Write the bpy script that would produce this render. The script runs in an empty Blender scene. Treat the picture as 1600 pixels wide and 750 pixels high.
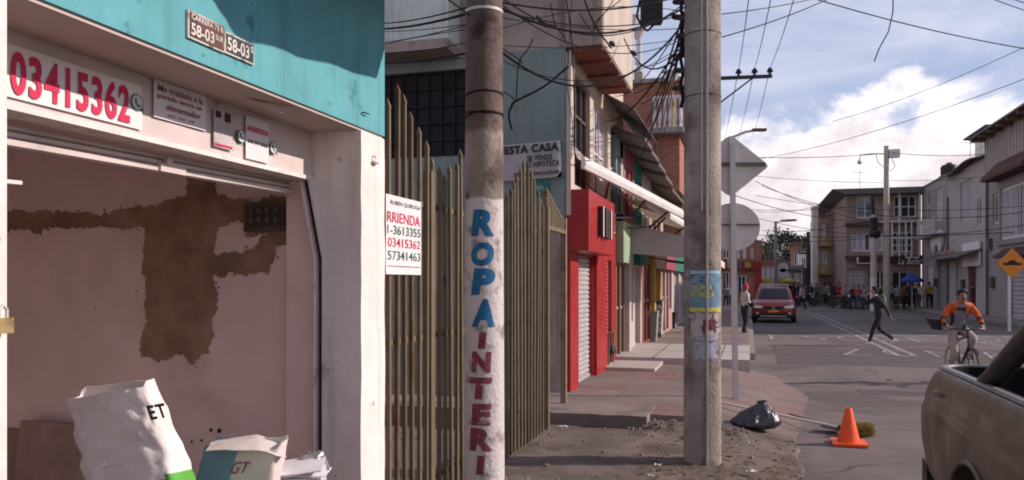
import bpy, bmesh, math, random
from mathutils import Vector, Matrix, noise as mnoise
random.seed(7)
scene = bpy.context.scene
COL = scene.collection
R = math.radians

# ---------------------------------------------------------------- camera, sky, sun, exposure
EYE = Vector((0, 0, 1.75)); F = 1250.0; U0, V0 = 800.0, 442.0
TH = math.atan(370 / 1250.0); CT, ST = math.cos(TH), math.sin(TH)
cam = bpy.data.cameras.new('camera'); camo = bpy.data.objects.new('camera', cam); COL.objects.link(camo)
camo.location = EYE; camo.rotation_euler = (R(90), 0, TH)
cam.sensor_width = 36; cam.lens = 36 * F / 1600; cam.shift_y = (V0 - 375) / 1600
cam.clip_start = .05; cam.clip_end = 3000
scene.camera = camo
scene.cycles.filter_width = 1.9
scene.view_settings.view_transform = 'Standard'; scene.view_settings.look = 'None'
scene.view_settings.exposure = 0.28; scene.view_settings.gamma = 1.0
scene.view_settings.use_curve_mapping = False
scene.cycles.max_bounces = 6; scene.cycles.diffuse_bounces = 4; scene.cycles.glossy_bounces = 3
scene.cycles.transparent_max_bounces = 6
SUN_EL, SUN_AZ = R(28), TH          # azimuth measured from +X towards +Y
SKY_STRENGTH = 0.085
world = bpy.data.worlds.new("World"); scene.world = world; world.use_nodes = True
def build_world():
    nt = world.node_tree; N = nt.nodes; L = nt.links; N.clear()
    out = N.new('ShaderNodeOutputWorld'); bg = N.new('ShaderNodeBackground'); bg.inputs['Strength'].default_value = SKY_STRENGTH
    sky = N.new('ShaderNodeTexSky'); sky.sky_type = 'NISHITA'; sky.sun_disc = False
    sky.sun_elevation = SUN_EL; sky.sun_rotation = R(90) - SUN_AZ; sky.altitude = 2500; sky.dust_density = 1.5; sky.air_density = 1.0
    tc = N.new('ShaderNodeTexCoord')
    sep = N.new('ShaderNodeSeparateXYZ'); L.new(tc.outputs['Generated'], sep.inputs[0])
    def math_(op, a, b=None, clamp=False):
        n = N.new('ShaderNodeMath'); n.operation = op; n.use_clamp = clamp
        for i, x in enumerate((a, b)):
            if x is None: continue
            if isinstance(x, (int, float)): n.inputs[i].default_value = x
            else: L.new(x, n.inputs[i])
        return n.outputs[0]
    def smooth(x, lo, hi):
        n = N.new('ShaderNodeMapRange'); n.interpolation_type = 'SMOOTHSTEP'; n.inputs['From Min'].default_value = lo; n.inputs['From Max'].default_value = hi
        L.new(x, n.inputs['Value']); return n.outputs[0]
    def noise(vec, sc, det, rough=.55, dist=0):
        n = N.new('ShaderNodeTexNoise'); n.inputs['Scale'].default_value = sc; n.inputs['Detail'].default_value = det; n.inputs['Roughness'].default_value = rough
        n.inputs['Distortion'].default_value = dist; L.new(vec, n.inputs['Vector']); return n.outputs['Fac']
    z = sep.outputs[2]
    mp = N.new('ShaderNodeMapping'); mp.inputs['Location'].default_value = (3.1, 1.2, .4); mp.inputs['Scale'].default_value = (1, 1, 1.5)
    L.new(tc.outputs['Generated'], mp.inputs['Vector'])
    n1 = noise(mp.outputs[0], 6.5, 9, .55, .25)
    # cumulus bank: an uneven top edge low over the horizon
    edge = math_('ADD', math_('MULTIPLY', math_('SUBTRACT', n1, .5), .24), .203)
    bank = smooth(math_('SUBTRACT', edge, z), -.006, .022)
    # thin high veil
    mp2 = N.new('ShaderNodeMapping'); mp2.inputs['Scale'].default_value = (1, 1, 2.6); mp2.inputs['Location'].default_value = (.7, 0, 0); L.new(tc.outputs['Generated'], mp2.inputs['Vector'])
    veil = math_('MULTIPLY', smooth(noise(mp2.outputs[0], 2.6, 6, .6, .4), .42, .76), .6)
    # cloud brightness: white tops, grey-mauve bases
    n3 = noise(mp.outputs[0], 9, 7, .6)
    low = smooth(z, .02, .13)
    rim = math_('SUBTRACT', 1.0, smooth(math_('SUBTRACT', edge, z), .0, .085))
    puff = math_('MULTIPLY', math_('SUBTRACT', n3, .5), 3.2)
    cr = N.new('ShaderNodeMixRGB'); cr.inputs[1].default_value = (7.6, 6.7, 7.1, 1); cr.inputs[2].default_value = (12.9, 12.1, 12.2, 1)
    L.new(math_('ADD', math_('ADD', math_('MULTIPLY', rim, .75), puff), .22, True), cr.inputs[0])
    # the blue gets a little milky
    tint = N.new('ShaderNodeMixRGB'); tint.blend_type = 'MIX'; tint.inputs[0].default_value = .62; tint.inputs[2].default_value = (5.2, 6.0, 8.5, 1)
    L.new(sky.outputs[0], tint.inputs[1])
    m1 = N.new('ShaderNodeMixRGB'); L.new(veil, m1.inputs[0]); L.new(tint.outputs[0], m1.inputs[1]); m1.inputs[2].default_value = (9.6, 9.2, 10.4, 1)
    m2 = N.new('ShaderNodeMixRGB'); L.new(bank, m2.inputs[0]); L.new(m1.outputs[0], m2.inputs[1]); L.new(cr.outputs[0], m2.inputs[2])
    L.new(m2.outputs[0], bg.inputs['Color']); L.new(bg.outputs[0], out.inputs['Surface'])
build_world()
sun = bpy.data.lights.new('sun', 'SUN'); sun.energy = 4.0; sun.angle = R(.5); sun.color = (1.0, .87, .79)
suno = bpy.data.objects.new('sun', sun); COL.objects.link(suno)
SD = Vector((math.cos(SUN_EL) * math.cos(SUN_AZ), math.cos(SUN_EL) * math.sin(SUN_AZ), math.sin(SUN_EL)))
suno.rotation_euler = SD.to_track_quat('Z', 'Y').to_euler()
suno.location = (10, 5, 20)

# ---------------------------------------------------------------- measuring the photograph: pixel + one known coordinate -> point in the street
FW = Vector((-ST, CT, 0)); RT = Vector((CT, ST, 0)); UP = Vector((0, 0, 1))
def ray(u, v): return FW + RT * ((u - U0) / F) + UP * ((V0 - v) / F)
def atd(u, v, d): return EYE + ray(u, v) * d
def atx(u, v, x): r = ray(u, v); return EYE + r * (x / r.x)
def aty(u, v, y): r = ray(u, v); return EYE + r * (y / r.y)
def atz(u, v, z): r = ray(u, v); return EYE + r * ((z - EYE.z) / r.z)

# ---------------------------------------------------------------- materials
def mat(name, c, r=.85, v=.18, sc=3, b=.12, bs=40, metal=0, c2=None, c2sc=2.5, c2lo=.5, c2hi=.62, streak=None, spec=.35, brick=None, brick_scale=(.24, .08), coat=0, flat=False, cracks=None, specks=None):
    m = bpy.data.materials.new(name); m.use_nodes = True; nt = m.node_tree; N = nt.nodes; L = nt.links
    p = N['Principled BSDF']; p.inputs['Roughness'].default_value = r; p.inputs['Metallic'].default_value = metal
    p.inputs['Specular IOR Level'].default_value = spec; p.inputs['Coat Weight'].default_value = coat
    c = tuple(c) + (1,)
    if flat:
        p.inputs['Specular IOR Level'].default_value = spec
        p.inputs['Base Color'].default_value = c; return m
    geo = N.new('ShaderNodeTexCoord'); vec = geo.outputs['Object']
    def nz(scale, det=6, src=vec, rough=.6):
        n = N.new('ShaderNodeTexNoise'); n.inputs['Scale'].default_value = scale; n.inputs['Detail'].default_value = det; n.inputs['Roughness'].default_value = rough
        L.new(src, n.inputs['Vector']); return n.outputs['Fac']
    def mr(x, a, b_, t0, t1, smooth=True):
        n = N.new('ShaderNodeMapRange'); n.interpolation_type = 'SMOOTHSTEP' if smooth else 'LINEAR'
        n.inputs['From Min'].default_value = a; n.inputs['From Max'].default_value = b_; n.inputs['To Min'].default_value = t0; n.inputs['To Max'].default_value = t1
        L.new(x, n.inputs['Value']); return n.outputs[0]
    def mix(f, a, b_, mode='MIX'):
        n = N.new('ShaderNodeMixRGB'); n.blend_type = mode
        for i, x in enumerate((f, a, b_)):
            if isinstance(x, (int, float)): n.inputs[i].default_value = x
            elif isinstance(x, tuple): n.inputs[i].default_value = x
            else: L.new(x, n.inputs[i])
        return n.outputs[0]
    base = c
    bump_h = None
    if brick:
        s = N.new('ShaderNodeSeparateXYZ'); L.new(vec, s.inputs[0])
        a = N.new('ShaderNodeMath'); L.new(s.outputs[0], a.inputs[0]); L.new(s.outputs[1], a.inputs[1])
        cb = N.new('ShaderNodeCombineXYZ'); L.new(a.outputs[0], cb.inputs[0]); L.new(s.outputs[2], cb.inputs[1])
        bt = N.new('ShaderNodeTexBrick'); L.new(cb.outputs[0], bt.inputs['Vector'])
        bt.inputs['Scale'].default_value = 1; bt.inputs['Brick Width'].default_value = brick_scale[0]; bt.inputs['Row Height'].default_value = brick_scale[1]
        bt.inputs['Mortar Size'].default_value = .008; bt.inputs['Color1'].default_value = c; bt.inputs['Color2'].default_value = tuple(x * .72 for x in c[:3]) + (1,)
        bt.inputs['Mortar'].default_value = tuple(brick) + (1,)
        base = bt.outputs['Color']
    vcol = mr(nz(sc), .25, .75, 1 - v, 1 + v)
    cv = N.new('ShaderNodeCombineXYZ')
    for i in range(3): L.new(vcol, cv.inputs[i])
    base = mix(1.0, base, cv.outputs[0], 'MULTIPLY')
    if c2 is not None:
        base = mix(mr(nz(c2sc, 8), c2lo, c2hi, 0, 1), base, tuple(c2) + (1,))
    if specks is not None:
        base = mix(mr(nz(specks[0], 3, rough=.7), specks[1], specks[1] + .03, 0, .85), base, tuple(specks[2]) + (1,))
    if cracks is not None:
        vo = N.new('ShaderNodeTexVoronoi'); vo.feature = 'DISTANCE_TO_EDGE'; vo.inputs['Scale'].default_value = cracks[0]
        wn = N.new('ShaderNodeTexNoise'); wn.inputs['Scale'].default_value = 1.6; wn.inputs['Detail'].default_value = 5; L.new(vec, wn.inputs['Vector'])
        wm = N.new('ShaderNodeMixRGB'); wm.inputs[0].default_value = .25; L.new(vec, wm.inputs[1]); L.new(wn.outputs['Color'], wm.inputs[2]); L.new(wm.outputs[0], vo.inputs['Vector'])
        ck = mr(vo.outputs['Distance'], 0, cracks[1], .8, 0); mk = mr(nz(.35, 3), .45, .6, 0, 1)
        cmul = N.new('ShaderNodeMath'); cmul.operation = 'MULTIPLY'; L.new(ck, cmul.inputs[0]); L.new(mk, cmul.inputs[1])
        base = mix(cmul.outputs[0], base, (.045, .036, .034, 1))
    if streak is not None:
        mp = N.new('ShaderNodeMapping'); mp.inputs['Scale'].default_value = (5, 5, .35); L.new(vec, mp.inputs['Vector'])
        base = mix(mr(nz(2.2, 6, mp.outputs[0]), .50, .70, 0, .65), base, tuple(streak) + (1,))
    L.new(base, p.inputs['Base Color'])
    L.new(mr(nz(sc * 2.3, 4), .3, .7, max(0, r - .1), min(1, r + .1)), p.inputs['Roughness'])
    if b:
        bp = N.new('ShaderNodeBump'); bp.inputs['Strength'].default_value = b; bp.inputs['Distance'].default_value = .02
        L.new(nz(bs, 5), bp.inputs['Height']); L.new(bp.outputs[0], p.inputs['Normal'])
    return m
def clear_glass(name='dark window glass', c=(.02, .022, .028), r=.06, spec=.6):
    return mat(name, c, r, v=.1, sc=1.5, b=.02, bs=2, spec=spec)

# ---------------------------------------------------------------- mesh builder
MATS = {}
class MB:
    def __init__(s): s.bm = bmesh.new()
    def _hex(s, c):
        v = [s.bm.verts.new(p) for p in c]
        for f in ((0, 3, 2, 1), (4, 5, 6, 7), (0, 1, 5, 4), (1, 2, 6, 5), (2, 3, 7, 6), (3, 0, 4, 7)):
            s.bm.faces.new([v[i] for i in f])
        return s
    def box(s, x0, x1, y0, y1, z0, z1):
        if x0 > x1: x0, x1 = x1, x0
        if y0 > y1: y0, y1 = y1, y0
        if z0 > z1: z0, z1 = z1, z0
        return s._hex([Vector(p) for p in ((x0, y0, z0), (x1, y0, z0), (x1, y1, z0), (x0, y1, z0), (x0, y0, z1), (x1, y0, z1), (x1, y1, z1), (x0, y1, z1))])
    def obox(s, c, ax, ay, az):      # oriented box: centre and three half-axis vectors
        c = Vector(c); ax = Vector(ax); ay = Vector(ay); az = Vector(az)
        return s._hex([c - ax - ay - az, c + ax - ay - az, c + ax + ay - az, c - ax + ay - az, c - ax - ay + az, c + ax - ay + az, c + ax + ay + az, c - ax + ay + az])
    def bar(s, p0, p1, w, h=None):   # square bar between two points
        p0 = Vector(p0); p1 = Vector(p1); h = h or w; d = (p1 - p0); l = d.length; d.normalize()
        side = d.cross(UP);
        if side.length < .01: side = Vector((1, 0, 0))
        side.normalize(); up = side.cross(d)
        return s.obox((p0 + p1) / 2, side * w / 2, d * l / 2, up * h / 2)
    def tube(s, pts, r, n=8, cap=True):
        pts = [Vector(p) for p in pts]; rs = r if isinstance(r, (list, tuple)) else [r] * len(pts)
        rings = []; prev = None
        for i, p in enumerate(pts):
            t = (pts[min(i + 1, len(pts) - 1)] - pts[max(i - 1, 0)])
            if t.length < 1e-9: t = Vector((0, 0, 1))
            t.normalize()
            if prev is None:
                a = t.cross(Vector((0, 0, 1)) if abs(t.z) < .9 else Vector((1, 0, 0))).normalized()
            else:
                a = prev - t * prev.dot(t)
                if a.length < 1e-6: a = t.cross(Vector((1, 0, 0)))
                a.normalize()
            prev = a; b = t.cross(a)
            rings.append([s.bm.verts.new(p + (a * math.cos(2 * math.pi * k / n) + b * math.sin(2 * math.pi * k / n)) * rs[i]) for k in range(n)])
        for i in range(len(rings) - 1):
            for k in range(n):
                s.bm.faces.new((rings[i][k], rings[i][(k + 1) % n], rings[i + 1][(k + 1) % n], rings[i + 1][k]))
        if cap:
            s.bm.faces.new(rings[0][::-1]); s.bm.faces.new(rings[-1])
        return s
    def lathe(s, prof, c=(0, 0, 0), n=24, axis='z', ang=2 * math.pi):
        c = Vector(c); rings = []
        for r, h in prof:
            ring = []
            for k in range(n):
                a = 2 * math.pi * k / n; x, y = r * math.cos(a), r * math.sin(a)
                q = {'z': (x, y, h), 'y': (x, h, y), 'x': (h, x, y)}[axis]
                ring.append(s.bm.verts.new(c + Vector(q)))
            rings.append(ring)
        for i in range(len(rings) - 1):
            for k in range(n):
                s.bm.faces.new((rings[i][k], rings[i][(k + 1) % n], rings[i + 1][(k + 1) % n], rings[i + 1][k]))
        s.bm.faces.new(rings[0][::-1]); s.bm.faces.new(rings[-1])
        return s
    def prism(s, poly, o, ax, ay, az):   # polygon in plane (ax, ay) from o, extruded along az
        o = Vector(o); ax = Vector(ax); ay = Vector(ay); az = Vector(az)
        a = [s.bm.verts.new(o + ax * x + ay * y) for x, y in poly]; b = [s.bm.verts.new(o + ax * x + ay * y + az) for x, y in poly]
        n = len(poly); s.bm.faces.new(a[::-1]); s.bm.faces.new(b)
        for i in range(n): s.bm.faces.new((a[i], a[(i + 1) % n], b[(i + 1) % n], b[i]))
        return s
    def quad(s, *pts):
        s.bm.faces.new([s.bm.verts.new(Vector(p)) for p in pts]); return s
    def loft(s, rings, cap=True, close=True):
        rr = [[s.bm.verts.new(Vector(p)) for p in ring] for ring in rings]; n = len(rr[0])
        for i in range(len(rr) - 1):
            for k in range(n if close else n - 1):
                s.bm.faces.new((rr[i][k], rr[i][(k + 1) % n], rr[i + 1][(k + 1) % n], rr[i + 1][k]))
        if cap and close:
            s.bm.faces.new(rr[0][::-1]); s.bm.faces.new(rr[-1])
        return s
    def grid(s, nx, ny, fn):
        vs = [[s.bm.verts.new(Vector(fn(i / nx, j / ny))) for j in range(ny + 1)] for i in range(nx + 1)]
        for i in range(nx):
            for j in range(ny): s.bm.faces.new((vs[i][j], vs[i + 1][j], vs[i + 1][j + 1], vs[i][j + 1]))
        return s
    def ball(s, c, rx, ry=None, rz=None, n=12, m=8):
        ry = ry or rx; rz = rz or rx; c = Vector(c)
        rings = [[c + Vector((rx * math.sin(math.pi * i / m) * math.cos(2 * math.pi * k / n), ry * math.sin(math.pi * i / m) * math.sin(2 * math.pi * k / n), -rz * math.cos(math.pi * i / m))) for k in range(n)] for i in range(m + 1)]
        rings[0] = [p + (rings[1][k] - p) * .02 for k, p in enumerate(rings[0])]; rings[-1] = [p + (rings[-2][k] - p) * .02 for k, p in enumerate(rings[-1])]
        return s.loft(rings)
    def bevel(s, w, seg=2, ang=30):
        es = [e for e in s.bm.edges if e.is_manifold and len(e.link_faces) == 2 and e.calc_face_angle(0) > R(ang)]
        bmesh.ops.bevel(s.bm, geom=es, offset=w, segments=seg, affect='EDGES', profile=.6); return s
    def jitter(s, amt, freq=4, seed=0):
        for v in s.bm.verts:
            v.co += mnoise.noise_vector(v.co * freq + Vector((seed, seed * .7, seed * .3))) * amt
        return s
    def build(s, name, m, parent=None, smooth=False, world=True, label=None):
        if parent is not None and world:
            off = wloc(parent)
            bmesh.ops.translate(s.bm, verts=s.bm.verts, vec=-off)
        bmesh.ops.recalc_face_normals(s.bm, faces=s.bm.faces)
        me = bpy.data.meshes.new(name); s.bm.to_mesh(me); s.bm.free()
        if smooth:
            for p in me.polygons: p.use_smooth = True
            if smooth != 'all':
                me.set_sharp_from_angle(angle=R(40))
        for mm in (m if isinstance(m, (list, tuple)) else [m]): me.materials.append(mm)
        o = bpy.data.objects.new(name, me); COL.objects.link(o)
        if parent is not None: o.parent = parent
        if label: o['label'] = label
        return o
def wloc(o):
    v = Vector((0, 0, 0))
    while o is not None: v = v + o.location; o = o.parent
    return v
def thing(name, label, cat, loc=(0, 0, 0), rz=0, group=None):
    o = bpy.data.objects.new(name, None); o.empty_display_size = .1; COL.objects.link(o)
    o.location = loc; o.rotation_euler = (0, 0, rz); o['label'] = label; o['category'] = cat
    if group: o['group'] = group
    return o
def tag(o, label, cat, group=None):
    o['label'] = label; o['category'] = cat
    if group: o['group'] = group
    return o
def struct(o, kind='structure', label=None, cat=None):
    o['kind'] = kind
    if label: o['label'] = label
    if cat: o['category'] = cat
    return o
def recentre(o):       # put a one-mesh thing's origin at its own base
    me = o.data; xs = [v.co for v in me.vertices]
    c = Vector((sum(p.x for p in xs) / len(xs), sum(p.y for p in xs) / len(xs), min(p.z for p in xs)))
    me.transform(Matrix.Translation(-c)); o.location = o.location + c; return o
def lettering(s, name, m, parent, c, right, up, w, h, bold=0, shear=0, depth=.0015, wrap=None):
    cu = bpy.data.curves.new('t', 'FONT'); cu.body = s; cu.align_x = 'CENTER'; cu.offset = bold; cu.shear = shear; cu.resolution_u = 4; cu.space_character = 1.12 if bold >= .03 else 1.0
    to = bpy.data.objects.new('t', cu); COL.objects.link(to); bpy.context.view_layer.update()
    dg = bpy.context.evaluated_depsgraph_get(); me = bpy.data.meshes.new_from_object(to.evaluated_get(dg))
    bpy.data.objects.remove(to); bpy.data.curves.remove(cu)
    bm = bmesh.new(); bm.from_mesh(me); bpy.data.meshes.remove(me)
    xs = [v.co.x for v in bm.verts]; ys = [v.co.y for v in bm.verts]
    x0, x1, y0, y1 = min(xs), max(xs), min(ys), max(ys)
    right = Vector(right).normalized(); up = Vector(up).normalized(); nrm = right.cross(up); c = Vector(c)
    for v in bm.verts:
        v.co.x = ((v.co.x - x0) / (x1 - x0) - .5) * w; v.co.y = ((v.co.y - y0) / (y1 - y0) - .5) * h
    if wrap is None:
        for v in bm.verts: v.co = c + right * v.co.x + up * v.co.y + nrm * depth
    else:                # wrap = (axis point, radius, angle of the centre)
        bmesh.ops.triangulate(bm, faces=bm.faces)
        for _ in range(3):
            es = [e for e in bm.edges if abs(e.verts[0].co.x - e.verts[1].co.x) > .02]
            if not es: break
            bmesh.ops.subdivide_edges(bm, edges=es, cuts=1); bmesh.ops.triangulate(bm, faces=bm.faces)
        ax, rad, ang = wrap
        for v in bm.verts:
            a = ang + v.co.x / rad; r_ = rad(v.co.y + c.z) if callable(rad) else rad
            v.co = Vector((ax[0] + math.cos(a) * (r_ + depth), ax[1] + math.sin(a) * (r_ + depth), c.z + v.co.y))
    b = MB(); b.bm.free(); b.bm = bm
    return b.build(name, m, parent)
# ---------------------------------------------------------------- shared materials
M = {}
M['asphalt'] = mat('worn asphalt', (.155, .122, .112), .92, v=.22, sc=.9, b=.5, bs=130, c2=(.108, .084, .079), c2sc=.22, c2lo=.50, c2hi=.56, cracks=(.55, .012))
M['patch'] = mat('darker asphalt', (.092, .071, .068), .9, v=.2, sc=1.2, b=.4, bs=130)
M['paint'] = mat('worn road paint', (.34, .30, .29), .85, v=.25, sc=3, b=.1, c2=(.15, .13, .125), c2sc=6, c2lo=.46, c2hi=.60)
M['dirt'] = mat('packed dirt', (.138, .100, .083), .97, v=.35, sc=1.6, b=.7, bs=34, c2=(.085, .058, .046), c2sc=1.7, c2lo=.5, c2hi=.68)
M['pave'] = mat('dusty concrete paving', (.20, .152, .135), .93, v=.22, sc=2, b=.35, bs=50, c2=(.13, .098, .086), c2sc=1.4, c2lo=.52, c2hi=.7)
M['redpave'] = mat('concrete with red paint dust', (.175, .132, .118), .93, v=.22, sc=2, b=.35, bs=50, c2=(.205, .100, .085), c2sc=.7, c2lo=.45, c2hi=.75, cracks=(.8, .01))
M['tile'] = mat('pale floor tiles', (.42, .37, .34), .7, v=.1, sc=2, b=.05)
M['kerb'] = mat('kerb concrete', (.24, .20, .19), .95, v=.25, sc=4, b=.5, bs=30)
M['conc'] = mat('bare concrete', (.30, .26, .24), .93, v=.2, sc=2, b=.3, bs=40, c2=(.16, .13, .12), c2sc=1.5, c2lo=.55, c2hi=.75, streak=(.14, .115, .105))
M['teal'] = mat('turquoise paint', (.105, .34, .375), .75, v=.12, sc=3, b=.45, bs=9, c2=(.055, .21, .235), c2sc=5, c2lo=.62, c2hi=.68, streak=(.085, .26, .285), specks=(26, .70, (.03, .06, .065)))
M['white'] = mat('grubby white paint', (.74, .655, .62), .85, v=.1, sc=2.5, b=.45, bs=11, c2=(.40, .32, .285), c2sc=4.5, c2lo=.63, c2hi=.69, streak=(.56, .475, .44), specks=(30, .70, (.10, .07, .06)))
M['soffit'] = mat('pinkish plaster', (.50, .40, .365), .9, v=.1, sc=2, b=.2, bs=16)
M['innerwall'] = mat('interior plaster', (.80, .62, .585), .92, v=.1, sc=1.2, b=.15, bs=14, c2=(.66, .49, .45), c2sc=1.3, c2lo=.5, c2hi=.75, specks=(34, .745, (.20, .13, .11)))
M['cement'] = mat('brown cement patch', (.31, .195, .125), .97, v=.28, sc=5, b=.8, bs=25, c2=(.44, .30, .21), c2sc=2.2, c2lo=.5, c2hi=.7)
M['dark'] = mat('dark interior', (.035, .028, .028), .95, v=.2)  # near black: the shade of unlit rooms and holes put into colour
M['shutter'] = mat('painted shutter steel', (.60, .50, .475), .55, v=.12, sc=4, b=.05, c2=(.30, .22, .20), c2sc=2.5, c2lo=.62, c2hi=.72)
M['galv'] = mat('grey roller shutter', (.44, .40, .40), .5, v=.15, sc=3, b=.05, streak=(.24, .2, .2), metal=.2)
M['black'] = mat('black rubber', (.018, .016, .017), .6, v=.2, b=.05)
M['blackmetal'] = mat('black metal', (.02, .018, .02), .45, v=.2, b=.02)
M['cable'] = mat('cable', (.014, .012, .014), .9, flat=True, spec=.1)
M['olive'] = mat('khaki fence paint', (.15, .115, .068), .55, v=.14, sc=6, b=.08, c2=(.075, .05, .032), c2sc=5, c2lo=.62, c2hi=.7)
M['pole'] = mat('weathered pole concrete', (.30, .255, .225), .95, v=.22, sc=3, b=.7, bs=30, c2=(.125, .092, .080), c2sc=2.5, c2lo=.46, c2hi=.66, streak=(.13, .098, .085), specks=(14, .70, (.48, .43, .40)))
M['paper'] = mat('printed paper', (.70, .65, .66), .8, v=.05, sc=4, b=.06, bs=12)
M['vinyl'] = mat('white vinyl banner', (.74, .68, .68), .5, v=.04, b=.04, bs=5)
M['greenhouse'] = mat('grey green house paint', (.20, .25, .235), .92, v=.15, sc=1.5, b=.25, bs=14, streak=(.15, .165, .155), c2=(.27, .25, .23), c2sc=1.2, c2lo=.6, c2hi=.72)
M['plaster'] = mat('stained bare plaster', (.30, .245, .21), .95, v=.25, sc=1.8, b=.3, bs=18, streak=(.16, .12, .11))
M['beige'] = mat('beige facade', (.50, .42, .35), .9, v=.12, sc=2, b=.2, bs=18, streak=(.33, .27, .23))
M['redpaint'] = mat('glossy red shopfront', (.31, .016, .017), .42, v=.1, sc=3, b=.03, bs=9, c2=(.22, .014, .015), c2sc=2, c2lo=.5, c2hi=.7, specks=(22, .72, (.10, .05, .05)))
M['rust'] = mat('red-brown soffit boards', (.22, .075, .055), .9, v=.2, sc=3, b=.2)
M['brick'] = mat('orange brick', (.36, .125, .075), .9, v=.15, sc=2, b=.3, brick=(.30, .22, .18))
M['brickbrown'] = mat('brown brick', (.36, .24, .19), .92, v=.15, sc=1, b=.3, brick=(.28, .225, .195))
M['glass'] = clear_glass()
M['skyglass'] = clear_glass('sky-tinted glass', (.10, .14, .19), .08, .8)  # sky reflection put into the blue base colour of the pane
M['whiteframe'] = mat('white window frame', (.62, .57, .56), .6, v=.1, b=.03)
M['curtain'] = mat('lace curtain', (.42, .37, .40), .95, v=.25, sc=8, b=.1)
M['steel'] = mat('galvanised sign back', (.52, .48, .455), .6, v=.08, sc=5, b=.03, metal=.15, c2=(.42, .385, .365), c2sc=4, c2lo=.55, c2hi=.75)
M['zinc'] = mat('corrugated zinc', (.125, .108, .102), .65, v=.2, sc=3, b=.08, metal=.2, c2=(.085, .055, .045), c2sc=3, c2lo=.58, c2hi=.7)
M['awning'] = mat('dirty cream awning cloth', (.56, .48, .42), .9, v=.1, sc=3, b=.15, bs=8, c2=(.40, .32, .26), c2sc=2, c2lo=.58, c2hi=.75)
M['greyawning'] = mat('grey awning cloth', (.36, .33, .32), .9, v=.08, sc=3, b=.15, bs=8)
M['skin'] = mat('skin', (.30, .165, .115), .6, v=.06, b=.03)
M['hair'] = mat('dark hair', (.014, .010, .009), .7, v=.2, sc=20, b=.3, bs=60)
def cloth(name, c, r=.9, **k): return mat(name, c, r, v=.22, sc=6, b=.7, bs=13, **k)

# ---------------------------------------------------------------- ground, road, pavements
def road_edge(y): return .50 if y < 9 else (.50 + (y - 9) * .1 if y < 13 else .9 - min(.9, (y - 13) * .13))
b = MB(); b.box(-400, 400, -60, 700, -.6, -.06); struct(b.build('ground', M['dirt']))
b = MB(); b.grid(40, 60, lambda s, t: (-60 + 160 * s, -40 + 300 * t, 0)); struct(b.build('road', M['asphalt']))
b = MB(); b.box(.62, 9.9, 18.3, 23.6, -.02, .004); b.box(1.7, 9.9, 13.6, 14.2, -.02, .004); struct(b.build('dark_road_bands', M['patch']))  # two flat bands, darker than the road around them
def verge_z(x, y):
    e = .50; t = max(0, min(1, (e - x) / .9)); z = .03 + .08 * t * t * (3 - 2 * t)
    z += .014 * mnoise.noise(Vector((x * 1.7, y * 1.7, 0))) + .008 * mnoise.noise(Vector((x * 6, y * 6, 3))) + .004 * mnoise.noise(Vector((x * 18, y * 18, 9)))
    rub = max(0, 1 - abs(y - 9.1) / .7) * max(0, min(1, (x + 1.25) / .25)) * max(0, min(1, (.2 - x) / .5))
    return z + rub * (.07 + .08 * mnoise.noise(Vector((x * 7, y * 7, 1))))
b = MB()
def vf(s, t):
    y = 1.2 + 8.3 * t; x = -2.6 + (3.1 + .06 * mnoise.noise(Vector((0, y * 2.2, 4))) + .03 * mnoise.noise(Vector((0, y * 9, 4)))) * s
    return (x, y, verge_z(x, y) if s < .999 else -.03)
b.grid(90, 200, vf); struct(b.build('dirt_verge', M['dirt'], smooth=True))
# broken concrete slab edge in front of the doorway, then the reddish ramped pavement
b = MB()
def slab(s, t):
    x = -6 + 4.9 * s; y = 9.05 + .9 * t + .06 * mnoise.noise(Vector((x * 5, 0, 0))) * (1 - t)
    return (x, y, .245 + .008 * mnoise.noise(Vector((x * 4, y * 4, 0))))
b.grid(60, 6, slab)
for f in list(b.bm.faces): pass
r_ = bmesh.ops.extrude_face_region(b.bm, geom=list(b.bm.faces)); bmesh.ops.translate(b.bm, verts=[v for v in r_['geom'] if isinstance(v, bmesh.types.BMVert)], vec=(0, 0, -.3))
struct(b.build('pavement_slab', M['pave']))
b = MB()
def rp(s, t):
    y = 9.3 + 6.6 * t; e = road_edge(y) + .25; x = -3.0 + (e + 3.0) * s
    k = max(0, min(1, (e - .1 - x) / 1.5)); z = -.01 + .23 * k * k * (3 - 2 * k)
    if s > .99 or t < .001: z = -.03
    return (x, y, z + .006 * mnoise.noise(Vector((x * 3, y * 3, 0))))
b.grid(60, 80, rp); struct(b.build('red_dusted_pavement', M['redpave'], smooth=True))
b = MB(); b.box(-2.6, .02, 15.3, 18.9, -.1, .335)
for i in range(1, 5): pass
struct(b.build('tiled_platform', M['tile']))
b = MB()
for xx in (-1.75, -1.12, -.52): b.box(xx, xx + .018, 15.3, 18.9, .30, .339)
b.box(-2.6, .02, 17.0, 17.018, .30, .338)
struct(b.build('tile_joints', M['patch']))
b = MB(); b.box(-2.46, -1.55, 13.9, 15.29, -.1, .275); struct(b.build('door_step', M['tile']))
b = MB(); b.box(-2.6, .0, 18.92, 62, -.1, .22); b.bevel(.03); struct(b.build('pavement', M['pave']))
b = MB(); b.box(.0, .14, 18.92, 62, -.1, .16); b.bevel(.03); struct(b.build('kerb', M['kerb']))
b = MB(); b.box(10.1, 13, 18, 56.5, -.1, .13); b.box(5.9, 40, 58.9, 61.2, -.1, .12); b.bevel(.03); struct(b.build('far_pavement', M['kerb']))
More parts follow.
